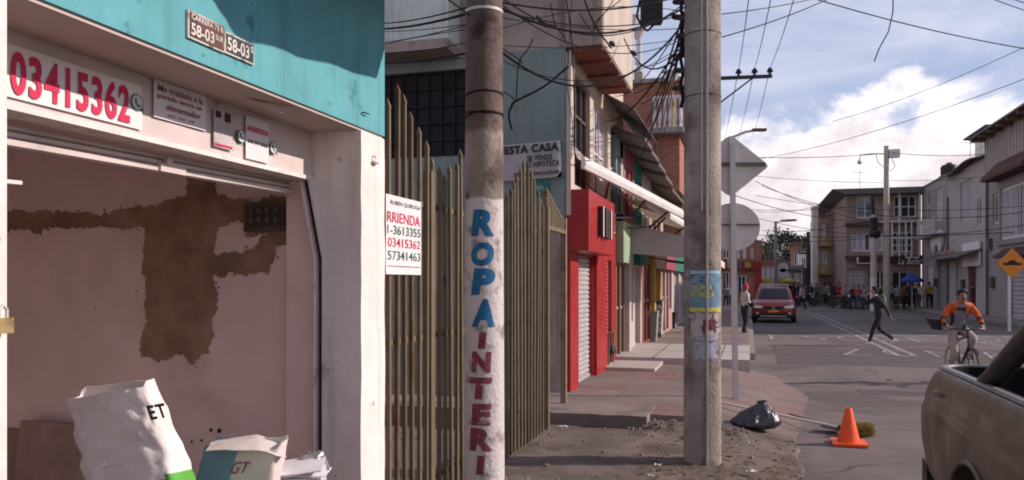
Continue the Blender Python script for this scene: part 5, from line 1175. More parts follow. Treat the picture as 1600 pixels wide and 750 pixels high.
b = MB(); b.tube([(x - .6, y, z - .5), (x - .5, y, z - 1.0), (x - .2, y, z - 1.3), (x, y, z - 1.35)], .02, 5); b.tube([(x + .3, y, z - .75), (x + .5, y, z - 1.3), (x + .2, y, z - 1.6)], .02, 5); b.build('loose_cable', M['cable'], t)
t, x, y, z = upole('shorter white footed pole with a black transformer before the corner building', 1365, 50, 335, .2, .1, M['beige'], 2.0)
b = MB(); b.tube([(x, y, z - 1.3), (x, y, z - .2)], .22, 14); b.tube([(x, y, z - .2), (x - .1, y, z + 1.3)], .10, 8); b.ball((x + .08, y, z - 1.2), .36, .3, .34, 10, 8); b.build('transformer', M['black'], t)
t, x, y, z = upole('dark leaning far pole with crossarms left of the corner building', 1263, 78, 362, .26, 0, mat('tarred timber', (.055, .045, .042), .9))
for dz in (2.1, 3.9): b = MB(); b.bar((x - .9, y, z - dz), (x + .9, y, z - dz), .16); b.build('crossarm', M['blackmetal'], t)
b = MB(); b.tube([(x, y, 1.2), (x, y, 3.2)], .6, 12); b.build('transformer', M['black'], t)
t, x, y, z = upole('slim far pole with a flat lamp arm over the red car', 1212, 70, 346, .17, 0, M['conc'])
b = MB(); b.tube([(x, y, z - .05), (x + 1.75, y, z + .05)], .05, 6); b.bar((x + .4, y, z + .1), (x + 1.7, y, z + .12), .1); b.build('lamp_arm', M['blackmetal'], t)
b = MB()
for k, v in ((1, 418), (2, 427)):
    zz = EYE.z + (V0 - v) * 70 / F; b.lathe([(.42, 0), (.42, .05)], (x + .62, y - .2, zz), 16, 'y')
    b.build('round_sign', M['whiteframe'], t); b = MB()
b.bm.free()
# the pole hidden behind the near bare pole: only its crossarm and lamp show
t, x, y, z = upole('pole behind the near bare pole with a three insulator crossarm', 1110, 30.5, 60, .17, 0, M['conc'])
za = EYE.z + (V0 - 121) * 30.5 / F
e0, e1 = atd(1085, 124, 30.5), atd(1206, 119, 30.5)
b = MB(); b.bar(e0, e1, .12); b.build('crossarm', M['blackmetal'], t)
b = MB(); b.bar(atd(1110, 172, 30.5), atd(1176, 122, 30.5), .06); b.build('brace', M['blackmetal'], t)
INS = []
for u, v in ((1154, 121), (1179, 120), (1203, 119)):
    p = atd(u, v, 30.5) + Vector((0, 0, .06)); b = MB(); b.lathe([(.05, 0), (.05, .08), (.11, .1), (.13, .14), (.08, .18), (.10, .2), (.05, .26), (.02, .28)], p, 12); b.build('insulator', M['blackmetal'], t); INS.append(p + Vector((0, 0, .26)))
b = MB(); b.tube([atd(1110, 250, 30.5), atd(1140, 216, 30.4), atd(1165, 206, 30.3), atd(1178, 204, 30.2)], .05, 8); la = b.build('lamp_arm', M['steel'], t)
b = MB(); c = atd(1186, 203, 30.2); b.obox(c, RT * .26, FW * .12, UP * .045); b.bevel(.03); b.build('lamp_head', M['zinc'], la)

d_ = 10.84; pb_ = atd(1149.5, V0, d_)
ts = thing('traffic_sign', 'pair of traffic signs seen from behind, a diamond above a disc', 'traffic sign', (pb_.x, pb_.y, .1))
zt_ = EYE.z + (V0 - 224) * d_ / F; lean = -.05
b = MB(); b.bar((pb_.x, pb_.y, .0), (pb_.x + lean * CT, pb_.y + lean * ST, zt_), .065); b.build('post', M['steel'], ts)
nb = FW * .06
def on_post(u, v): return atd(u, v, d_) + nb
b = MB(); c = on_post(1143, 258); ry = .43; rx = .535
dia = []
for k in range(4):
    a = k * math.pi / 2; cx_, cz_ = rx * math.cos(a), ry * math.sin(a); ax_, az_ = rx * math.cos(a + math.pi / 2), ry * math.sin(a + math.pi / 2); bx_, bz_ = rx * math.cos(a - math.pi / 2), ry * math.sin(a - math.pi / 2)
    for q in (.10, .05, .02): dia.append((cx_ + (bx_ - cx_) * q - cx_ * .03 * (1 - q * 10 if q < .1 else 0), cz_ + (bz_ - cz_) * q - cz_ * .03 * (1 if q < .1 else 0)))
    for q in (.02, .05, .10): dia.append((cx_ + (ax_ - cx_) * q - cx_ * .03 * (1 if q < .1 else 0), cz_ + (az_ - cz_) * q - cz_ * .03 * (1 if q < .1 else 0)))
b.prism(dia, c, RT, UP, FW * .012); dp = b.build('diamond_plate', M['steel'], ts)
b = MB(); b.obox(c + RT * .05 - FW * .02 + UP * .02, RT * .42, FW * .018, UP * .022); b.build('crossbar', M['zinc'], dp)
b = MB(); b.obox(c - FW * .02 + RT * .0 + UP * .03, RT * .022, FW * .012, UP * .36); b.build('stiffener', M['steel'], dp)
c = on_post(1147, 354); b = MB(); n = 48; b.prism([(.372 * math.cos(2 * math.pi * k / n), .325 * math.sin(2 * math.pi * k / n)) for k in range(n)], c, RT, UP, FW * .012); rp_ = b.build('round_plate', M['steel'], ts)
b = MB(); b.obox(c - FW * .02 + UP * .03, RT * .355, FW * .012, UP * .010); b.build('crossbar', M['zinc'], rp_)

d_ = 28.9; pb_ = atd(1577, V0, d_)
ss = thing('speed_bump_sign', 'orange diamond speed bump warning sign on a white post', 'traffic sign', (pb_.x, pb_.y, .13))
b = MB(); b.bar((pb_.x, pb_.y, .0), (pb_.x, pb_.y, EYE.z + (V0 - 398) * d_ / F), .09); b.build('post', M['whiteframe'], ss)
c = atd(1580, 411.5, d_) - FW * .07; r_ = .55
orange = mat('sign orange', (.62, .20, .01), .5, v=.06, sc=3, b=0)
b = MB(); b.prism([(r_, 0), (0, r_), (-r_, 0), (0, -r_)], c, RT, UP, FW * .015); b.bevel(.02); pl_ = b.build('diamond_plate', orange, ss)
b = MB(); b.prism([(-.34, -.07), (-.34, .02), (-.22, .02)] + [(-.20 + .40 * k / 10, .02 + .10 * math.sin(math.pi * k / 10)) for k in range(11)] + [(.22, .02), (.34, .02), (.34, -.07)], c - FW * .006, RT, UP, FW * .004); b.build('hump_symbol', M['black'], pl_)

# ---------------------------------------------------------------- overhead cables
def cable(name, p0, p1, sag, r, label, group, n=22):
    p0, p1 = Vector(p0), Vector(p1); pts = [p0.lerp(p1, k / n) - Vector((0, 0, 4 * sag * (k / n) * (1 - k / n))) for k in range(n + 1)]
    b = MB(); b.tube(pts, r * (.52 if pts[0].y < 9.5 and pts[-1].y < 12 else .9), 6); o = b.build(name, M['cable'], None); recentre(o); tag(o, label, 'cable', group); return o
G1 = 'cables running from the white pole to the green house'; L1 = 'dark cable running between the painted pole and the green house wall'
for (u0, v0, d0), (u1, v1, d1), s, r in [((560, 36, 9.6), (735, 10, 5.95), .05, .012), ((560, 44, 9.6), (735, 20, 5.95), .05, .02), ((560, 48, 9.7), (735, 37, 5.95), .03, .007), ((560, 70, 9.7), (735, 38, 5.95), .03, .008), ((560, 80, 9.6), (735, 45, 5.95), -.02, .007), ((560, 77, 9.6), (735, 65, 5.95), .06, .008), ((560, 97, 9.6), (735, 82, 5.95), .04, .017), ((560, 98, 9.7), (735, 90, 5.95), .02, .006), ((660, -30, 5.0), (740, 28, 5.9), .0, .012)]:
    cable('overhead_cable', atd(u0, v0, d0), atd(u1, v1, d1), s, r, L1, G1)
G2 = 'cables strung between the two near poles'; L2 = 'dark cable strung between the painted pole and the bare pole'
for v0, v1, s, r, d1 in [(2, -8, .10, .014, 7.3), (8, 12, .22, .018, 7.3), (14, 22, .12, .010, 7.3), (-10, 6, .3, .010, 7.3), (74, 36, .42, .017, 7.3), (26, 44, .05, .007, 7.3), (48, 18, -.10, .007, 7.3), (70, 60, .05, .006, 7.3), (0, 60, .25, .008, 7.3), (90, 68, .25, .007, 7.3)]:
    cable('overhead_cable', atd(775, v0, 5.9), atd(1068, v1, d1), s, r, L2, G2)
G3 = 'loose cables on the green house and balcony'
def loose(px_, r, label):
    b = MB(); P = [atd(*q) for q in px_]; pts = []
    for i in range(len(P) - 1):
        a0, a1, a2, a3 = P[max(i - 1, 0)], P[i], P[i + 1], P[min(i + 2, len(P) - 1)]
        for k in range(6):
            s = k / 6; pts.append(.5 * ((2 * a1) + (a2 - a0) * s + (2 * a0 - 5 * a1 + 4 * a2 - a3) * s * s + (3 * a1 - a0 - 3 * a2 + a3) * s ** 3))
    pts.append(P[-1]); b.tube(pts, r * .7, 6); o = b.build('loose_cable', M['cable'], None); recentre(o); tag(o, label, 'cable', G3)
loose([(800, 203, 10.9), (795, 180, 10.9), (800, 165, 10.9), (806, 158, 10.85), (850, 135, 10.9), (888, 104, 10.95)], .022, 'thick cable looping from a junction on the green wall to the balcony')
loose([(785, 142, 10.9), (800, 152, 10.88), (806, 158, 10.85), (808, 125, 10.9), (812, 95, 10.9), (826, 75, 10.9), (833, 60, 10.9)], .012, 'thin cable climbing the green wall from the junction')
loose([(785, 76, 10.6), (815, 96, 10.7), (808, 98, 10.8)], .010, 'short cable tail hanging on the plaster above the green wall')
loose([(885, 0, 10.7), (893, 60, 10.75), (897, 150, 10.7), (897, 230, 10.6), (905, 265, 10.5), (920, 290, 10.5), (945, 310, 10.6)], .012, 'long slack cable hanging past the balcony corner to the red fascia')
loose([(893, 0, 10.7), (890, 60, 10.75), (886, 130, 10.75), (894, 190, 10.75), (893, 248, 10.7)], .008, 'thin cable hanging straight down the beige corner strip')
loose([(913, 0, 10.6), (930, 40, 10.6), (955, 75, 11.0)], .018, 'slanting black stay cable in front of the balcony box')
loose([(860, 5, 10.6), (868, 40, 10.6), (884, 62, 10.7), (888, 100, 10.8)], .010, 'curved cable over the plaster left of the balcony')
loose([(970, 0, 10.4), (940, 25, 10.5), (925, 55, 10.5)], .009, 'loose cable crossing the balcony box front')
loose([(905, 20, 10.5), (925, 50, 10.5), (930, 35, 10.5), (945, 20, 10.5), (958, 0, 10.5)], .009, 'coiled cable hanging before the balcony box')
for k, (u0, v0, u1, v1) in enumerate(((838, 24, 853, 42), (952, 65, 961, 71), (985, 80, 995, 86))):
    b = MB(); b.tube([atd(u0, v0, 8.5), atd((u0 + u1) / 2, (v0 + v1) / 2, 8.5), atd(u1, v1, 8.5)], [.012, .03, .012], 8); o = b.build('cable_splice', M['black']); recentre(o); tag(o, ('fat cable splice left of the balcony box', 'cable splice hanging right under the balcony box edge', 'small cable splice against the sky by the black box')[k], 'splice', 'cable splices')
# black splice box with its cables
d_ = 8.2
p = atd(1018, 18, d_); t = thing('splice_box', 'black square splice box hanging among the cables by the bare pole', 'splice box', p)
b = MB(); b.obox(p, RT * .105, FW * .06, UP * .125); b.bevel(.012); b.build('box', M['black'], t)
b = MB(); b.tube([atd(1000, 0, d_), atd(995, 25, d_), atd(1003, 42, d_), atd(1012, 48, d_), atd(1020, 40, d_), atd(1022, 36, d_)], .012, 8); b.build('cable_loop', M['cable'], t)
b = MB(); b.tube([p + Vector((0, 0, .12)), atd(1020, -40, d_)], .01, 6); b.build('hanger', M['cable'], t)
G4 = 'thin cables fanning from the bare pole to the left shops'; L4 = 'thin cable slanting from the bare pole down to the left shops'
for k, (v0, u1, v1, d1, s) in enumerate([(20, 1005, 200, 17, .1), (42, 1003, 215, 18, .1), (50, 1010, 190, 19, .1), (62, 1016, 205, 20, .1), (52, 1022, 230, 19, .1), (72, 990, 95, 17, .15), (80, 975, 60, 12.5, .3), (68, 996, 160, 15, .2), (85, 985, 145, 14, .1), (35, 998, 250, 16, .15), (44, 1030, 240, 24, .1), (30, 960, 150, 13.9, .2), (60, 945, 190, 13.5, .2)]):
    cable('drop_cable', atd(1068, v0, 7.4), atd(u1, v1, d1), s, .007 if k % 3 else .011, L4, G4)
G5 = 'power lines over the street'; L5 = 'thin power line running above the street to the three insulator crossarm'
for p, (u, v) in zip(INS, ((1172, -20), (1208, -20), (1246, -20))):
    cable('power_line', atd(u, v, 15), p, .12, .011, L5, G5); 
for p, (u, v) in zip(INS, ((1128, 232), (1152, 220), (1176, 212))): cable('power_line', p, atd(u, v, 80), .3, .016, L5, G5)
G6 = 'cables crossing the sky on the right'; L6 = 'thin dark cable crossing the sky over the right side of the street'
for (u0, v0, d0), (u1, v1, d1), s, r in [((1128, 58, 7.5), (1330, -20, 12), .05, .007), ((1128, 22, 7.5), (1300, -10, 12), .03, .006), ((1240, -12, 14), (1640, 82, 16), .1, .011), ((1300, 190, 34), (1640, 55, 22), .2, .010), ((1190, 248, 40), (1640, 108, 24), .3, .012), ((1170, 246, 40), (1380, 240, 50), .1, .02), ((1390, 238, 50), (1640, 230, 38), .3, .02),
        ((1530, -10, 14), (1640, 28, 14), .02, .008), ((1560, -10, 14), (1640, 15, 14), .02, .008), ((1190, 290, 40), (1640, 325, 30), .9, .016), ((1180, 305, 40), (1640, 318, 33), .5, .014), ((1180, 340, 45), (1640, 345, 33), .8, .016), ((1180, 283, 40), (1380, 350, 50), .3, .016), ((1150, 306, 36), (1380, 345, 50), .4, .018), ((1150, 326, 40), (1440, 300, 54), .5, .016), ((1190, 360, 60), (1360, 345, 50), .3, .022), ((1180, 367, 60), (1600, 362, 36), .2, .022), ((1180, 275, 45), (1380, 285, 50), .1, .014), ((1390, 282, 50), (1640, 262, 34), .2, .014), ((1190, 378, 62), (1365, 372, 50), .1, .02), ((1180, 330, 60), (1280, 320, 70), .3, .02)]:
    cable('power_line', atd(u0, v0, d0), atd(u1, v1, d1), s, r, L6, G6)
b = MB(); b.tube([atd(1396, -15, 14), atd(1395, 20, 14), atd(1388, 50, 14), atd(1374, 75, 14), atd(1366, 96, 14)], .011, 6); o = b.build('broken_cable', M['cable']); recentre(o); tag(o, 'broken end of a cable dangling alone in the blue sky', 'cable')
# ---------------------------------------------------------------- pickup truck parked beside the kerb
def boolean_cut(o, cutters):
    tmp = []
    for cu in cutters:
        m = o.modifiers.new('cut', 'BOOLEAN'); m.operation = 'DIFFERENCE'; m.object = cu; m.solver = 'EXACT'; tmp.append(cu)
    bpy.context.view_layer.update(); dg = bpy.context.evaluated_depsgraph_get()
    me = bpy.data.meshes.new_from_object(o.evaluated_get(dg)); old = o.data; o.modifiers.clear(); o.data = me; bpy.data.meshes.remove(old)
    for cu in tmp: bpy.data.objects.remove(cu)
    for p in me.polygons: p.use_smooth = True
    me.set_sharp_from_angle(angle=R(35))
truck = thing('pickup_truck', 'dirty pewter pickup truck with black roll bar, its bed corner dented', 'pickup truck', (1.95, 3.0, 0))
pewter = mat('dirty pewter paint', (.128, .102, .076), .42, v=.22, sc=2.2, b=.16, bs=2.5, metal=.35, c2=(.175, .135, .10), c2sc=2.4, c2lo=.5, c2hi=.72, coat=.1)
XS, XE, YT, YF = 1.045, 2.83, 5.74, 2.96
def outline(ins, r=.16, n=7, y0=YF, y1=YT):
    x0, x1, yt = XS + ins, XE - ins, y1 - ins * .9; pts = [(x0, y0 + (yt - r - y0) * k / 24) for k in range(23, -1, -1)][:] + [(x1, y0)]
    for cx_, a0_ in ((x1 - r, 0), (x0 + r, 90)):
        for k in range(n + 1):
            a = R(a0_ + 90 * k / n); pts.append((cx_ + r * math.cos(a), yt - r + r * math.sin(a)))
    return pts
prof = [(.46, .12), (.52, .06), (.62, .025), (.76, .005), (.90, .0), (.97, .004), (1.0, .016), (1.06, .022), (1.14, .045), (1.19, .068), (1.212, .085), (1.222, .105), (1.222, .15)]
b = MB(); rings = []
for z, ins in prof:
    ring = []
    for x, y in outline(ins):
        ring.append((x, y, z))
    rings.append(ring)
den = []
for (r0_, r1_) in zip(rings, rings[1:]):
    for k in range(3): den.append([tuple(Vector(p).lerp(Vector(q), k / 3)) for p, q in zip(r0_, r1_)])
den.append(rings[-1])
def dent(p):
    x, y, z = p
    if x < XS + .25:
        x += .030 * math.exp(-((y - 5.08) / .16) ** 2 - ((z - .93) / .10) ** 2) + .022 * math.exp(-((y - 5.42) / .10) ** 2 - ((z - .74) / .16) ** 2) - .006 * math.exp(-((z - .985) / .02) ** 2) + .004 * mnoise.noise(Vector((y * 3, z * 4, 0)))
    return (x, y, z)
bm_r = b.loft([[dent(p) for p in r] for r in den] + [[(x, y, 1.20) for x, y in outline(.155)], [(x, y, .80) for x, y in outline(.16, y0=YF + .05)]])
bed = b.build('bed', pewter, truck, smooth=True)
def cutter(y, z, r):
    c = MB(); c.lathe([(r, -.02), (r, .42)], (XS - .05, y, z), 40, 'x'); return c.build('cut', M['black'])
bed_c = cutter(4.42, .40, .44)
# boolean works in object space: bring the cutter to the bed's frame through world matrices
bpy.context.view_layer.update(); boolean_cut(bed, [bed_c])
b = MB(); b.loft([[(x, y, 1.224) for x, y in outline(.135)], [(x, y, 1.229) for x, y in outline(.145)], [(x, y, 1.225) for x, y in outline(.17)], [(x, y, .82) for x, y in outline(.175, y0=YF + .06)]], cap=False); b.box(XS + .18, XE - .18, YF + .07, YT - .2, .815, .83); b.build('bed_liner', mat('black bed liner', (.010, .009, .010), .95, spec=.1, b=.1), truck, smooth=True)
railm = mat('scuffed grey rail cap', (.20, .18, .19), .5, v=.15, b=.05)
b = MB(); b.loft([[(x, y, 1.2225) for x, y in outline(.088)], [(x, y, 1.236) for x, y in outline(.10)], [(x, y, 1.236) for x, y in outline(.128)], [(x, y, 1.2226) for x, y in outline(.133)]], cap=False); b.build('rail_cap', railm, truck, smooth=True)
def hoop(x, red=False):
    b = MB(); b.tube([(x, 4.72, 1.225), (x, 4.60, 1.27), (x, 4.2, 1.45), (x, 3.55, 1.74), (x, 3.38, 1.78), (x, 3.25, 1.72), (x, 3.2, 1.24)], .055, 12); return b
hoop(1.20).build('roll_bar', M['blackmetal'], truck, smooth=True); hb = hoop(2.66).build('roll_bar', M['blackmetal'], truck, smooth=True)
b = MB(); b.bar((2.60, 4.55, 1.30), (2.60, 3.70, 1.66), .03, .09); b.build('red_stripe', M['redpaint'], hb)
b = MB(); b.tube([(1.20, 3.4, 1.78), (2.66, 3.4, 1.78)], .05, 12); b.build('cross_bar', M['blackmetal'], truck)
b = MB(); b.box(1.2, 2.6, 3.05, 3.5, .83, 1.18); b.bevel(.03); b.build('tool_box', M['black'], truck)
b = MB(); b.box(XS + .05, XE - .05, YT - .06, YT + .08, .42, .60); b.bevel(.03); b.build('rear_bumper', M['blackmetal'], truck)
b = MB(); b.box(XS + .02, XS + .0265, YF + .02, YF + .032, .5, 1.2); b.build('panel_gap', M['black'], truck)
b = MB(); b.tube([(XS - .004, 4.42 + .455 * math.cos(R(a)), .40 + .455 * math.sin(R(a))) for a in range(8, 175, 8)], .013, 8); b.build('arch_lip', pewter, truck)
b = MB(); b.lathe([(.06, 0), (.058, -.006)], (XS + .0, 3.55, 1.02), 20, 'x'); b.build('fuel_cap', pewter, truck)
b = MB(); b.box(XS - .003, XS + .02, 5.2, 5.26, 1.08, 1.11); b.bevel(.004); b.build('side_marker', railm, truck)
for yy in (4.42, .25):
    for xx, sg in ((XS + .05, 1), (XE - .27, 1)):
        b = MB(); b.lathe([(.24, .0), (.33, .0), (.355, .03), (.36, .11), (.355, .19), (.33, .22), (.24, .22)], (xx, yy, .36), 32, 'x'); w = b.build('wheel', M['black'], truck, smooth=True)
        b = MB(); b.lathe([(.05, -.005), (.10, .02), (.20, .015), (.238, -.003), (.238, .21), (.05, .21)], (xx, yy, .36), 24, 'x'); b.build('rim', M['steel'], w)
# cab and bonnet (outside the frame, but the truck is whole)
b = MB(); r_ = []
for z, ins, ya, yb in ((.40, .1, -.85, 2.9), (.55, .02, -.98, 2.92), (.85, .0, -1.0, 2.93), (1.02, .02, -.96, 2.93), (1.10, .06, -.90, 2.92)):
    r_.append([(XS + ins, ya + .12, z), (XS + ins + .15, ya, z), (XE - ins - .15, ya, z), (XE - ins, ya + .12, z), (XE - ins, yb, z), (XS + ins, yb, z)])
b.loft(r_); cab = b.build('cab_body', pewter, truck, smooth=True)
bpy.context.view_layer.update(); boolean_cut(cab, [cutter(.25, .40, .44)])
b = MB(); r_ = []
for z, ins, ya, yb in ((1.101, .08, .55, 2.9), (1.42, .17, 1.05, 2.80), (1.64, .26, 1.42, 2.68), (1.69, .34, 1.6, 2.55)):
    r_.append([(XS + ins, ya, z), (XE - ins, ya, z), (XE - ins, yb, z), (XS + ins, yb, z)])
b.loft(r_); b.build('cab_roof', pewter, truck)
b = MB(); b.quad((XS + .11, .80, 1.14), (XS + .235, 1.42, 1.60), (XS + .235, 2.62, 1.60), (XS + .11, 2.80, 1.14)); b.bm.faces.ensure_lookup_table(); bmesh.ops.translate(b.bm, verts=b.bm.verts, vec=(-.035, 0, 0)); b.build('side_window', M['glass'], truck)
b = MB(); b.quad((XS + .16, .57, 1.13), (XE - .16, .57, 1.13), (XE - .30, 1.36, 1.61), (XS + .30, 1.36, 1.61)); bmesh.ops.translate(b.bm, verts=b.bm.verts, vec=(0, -.03, .01)); b.build('windscreen', M['glass'], truck)
b = MB(); b.box(XS - .003, XS + .02, 1.9, 2.08, .96, .99); b.bevel(.004); b.build('door_handle', M['blackmetal'], truck)

# ---------------------------------------------------------------- red hatchback coming down the street
carp = mat('red car paint', (.25, .016, .016), .32, v=.05, sc=1, b=0, coat=.2)
car = thing('parked_car', 'red hatchback with a roof rack and an orange number plate seen from the front', 'car', (1.03, 36.6, 0), R(-2))
b = MB()
def sec(y, hw, zb, zt, e=.38, n=28):
    cz, hh = (zb + zt) / 2, (zt - zb) / 2
    return [(math.copysign(abs(math.cos(a)) ** e, math.cos(a)) * hw, y, cz + math.copysign(abs(math.sin(a)) ** e, math.sin(a)) * hh) for a in [2 * math.pi * k / n for k in range(n)]]
b.loft([sec(0, .62, .34, .70), sec(.06, .78, .26, .78), sec(.25, .88, .22, .90), sec(.6, .92, .22, .99), sec(1.1, .93, .22, 1.04), sec(2.2, .93, .22, 1.06), sec(3.4, .92, .24, 1.08), sec(3.9, .88, .28, 1.06), sec(4.12, .76, .36, 1.0)])
def gring(z, ya, yb, hw): return [(-hw, ya + .10, z), (-hw * .8, ya, z), (hw * .8, ya, z), (hw, ya + .10, z), (hw, yb - .1, z), (hw * .8, yb, z), (-hw * .8, yb, z), (-hw, yb - .1, z)]
b.loft([gring(1.0, 1.05, 4.0, .82), gring(1.28, 1.46, 3.9, .755), gring(1.50, 1.84, 3.7, .675), gring(1.565, 2.05, 3.5, .60)])
body = b.build('body', carp, car, smooth=True, world=False)
def cp(name, m, fn, parent=None, smooth=False):
    b = MB(); fn(b); return b.build(name, m, parent or car, smooth=smooth, world=False)
cp('windscreen', mat('dark blue windscreen', (.012, .014, .022), .15, spec=.25, b=0), lambda b: b.quad((-.66, 1.12, 1.055), (.66, 1.12, 1.055), (.545, 1.80, 1.485), (-.545, 1.80, 1.485)) and bmesh.ops.translate(b.bm, verts=b.bm.verts, vec=(0, -.022, .012)))
for s in (-1, 1): cp('side_window', M['glass'], lambda b: b.quad((s * .80, 1.5, 1.09), (s * .80, 3.7, 1.09), (s * .70, 3.5, 1.47), (s * .70, 2.0, 1.47)) and bmesh.ops.translate(b.bm, verts=b.bm.verts, vec=(s * .012, 0, 0)))
for s in (-1, 1): 
    cp('headlight', mat('headlight glass', (.78, .76, .76), .25, v=.1, b=0) if s < 0 else bpy.data.materials['headlight glass'], lambda b: b.prism([(.42, .72), (.80, .80), (.86, .74), (.80, .66), (.50, .65)] if s > 0 else [(-.42, .72), (-.80, .80), (-.86, .74), (-.80, .66), (-.50, .65)], (0, -.065, 0), (1, 0, 0), (0, 0, 1), (0, .14, 0)) and [setattr(v.co, 'y', v.co.y + max(0, abs(v.co.x) - .45) * .26) for v in b.bm.verts] and None)
cp('grille', M['black'], lambda b: b.prism([(-.46, .72), (.46, .72), (.36, .62), (.12, .57), (-.12, .57), (-.36, .62)], (0, -.012, 0), (1, 0, 0), (0, 0, 1), (0, .1, 0)))
cp('emblem', M['steel'], lambda b: b.prism([(0, .74), (.075, .655), (0, .57), (-.075, .655), (0, .74), (0, .71), (-.045, .655), (0, .60), (.045, .655), (0, .71)], (0, -.03, 0), (1, 0, 0), (0, 0, 1), (0, .02, 0)))
cp('lower_bumper', M['blackmetal'], lambda b: b.loft([sec(-.02, .60, .28, .44), sec(.05, .80, .22, .46), sec(.3, .90, .205, .44)]))
cp('skid_plate', M['steel'], lambda b: b.box(-.55, .55, -.03, .0, .285, .315))
plt = cp('number_plate', mat('orange plate', (.62, .30, .03), .5, v=.04, b=0), lambda b: b.box(-.20, .20, -.045, -.025, .465, .575))
for s in (-1, 1):
    cp('fog_lamp', M['steel'], lambda b: b.lathe([(.06, 0), (.06, .05)], (s * .66, -.0, .42), 14, 'y')); mir = cp('mirror', carp, lambda b: b.ball((s * 1.0, 1.30, 1.10), .10, .06, .07))
    cp('roof_rail', M['steel'], lambda b: b.tube([(s * .60, 2.0, 1.55), (s * .60, 2.1, 1.63), (s * .60, 3.3, 1.63), (s * .60, 3.4, 1.55)], .02, 6))
for yy in (2.3, 3.1): cp('rack_bar', M['whiteframe'], lambda b: b.box(-.62, .62, yy - .03, yy + .03, 1.645, 1.685))
for y in (.78, 3.35):
    for s in (-1, 1):
        w = cp('wheel', M['black'], lambda b: b.lathe([(.2, -.10), (.30, -.10), (.325, -.06), (.325, .06), (.30, .10), (.2, .10)], (s * .84, y, .325), 28, 'x'), smooth=True)
        cp('rim', M['steel'], lambda b: b.lathe([(.05, -.10), (.195, -.09), (.195, .09), (.05, .10)], (s * .84 + s * .012, y, .325), 18, 'x'), w)

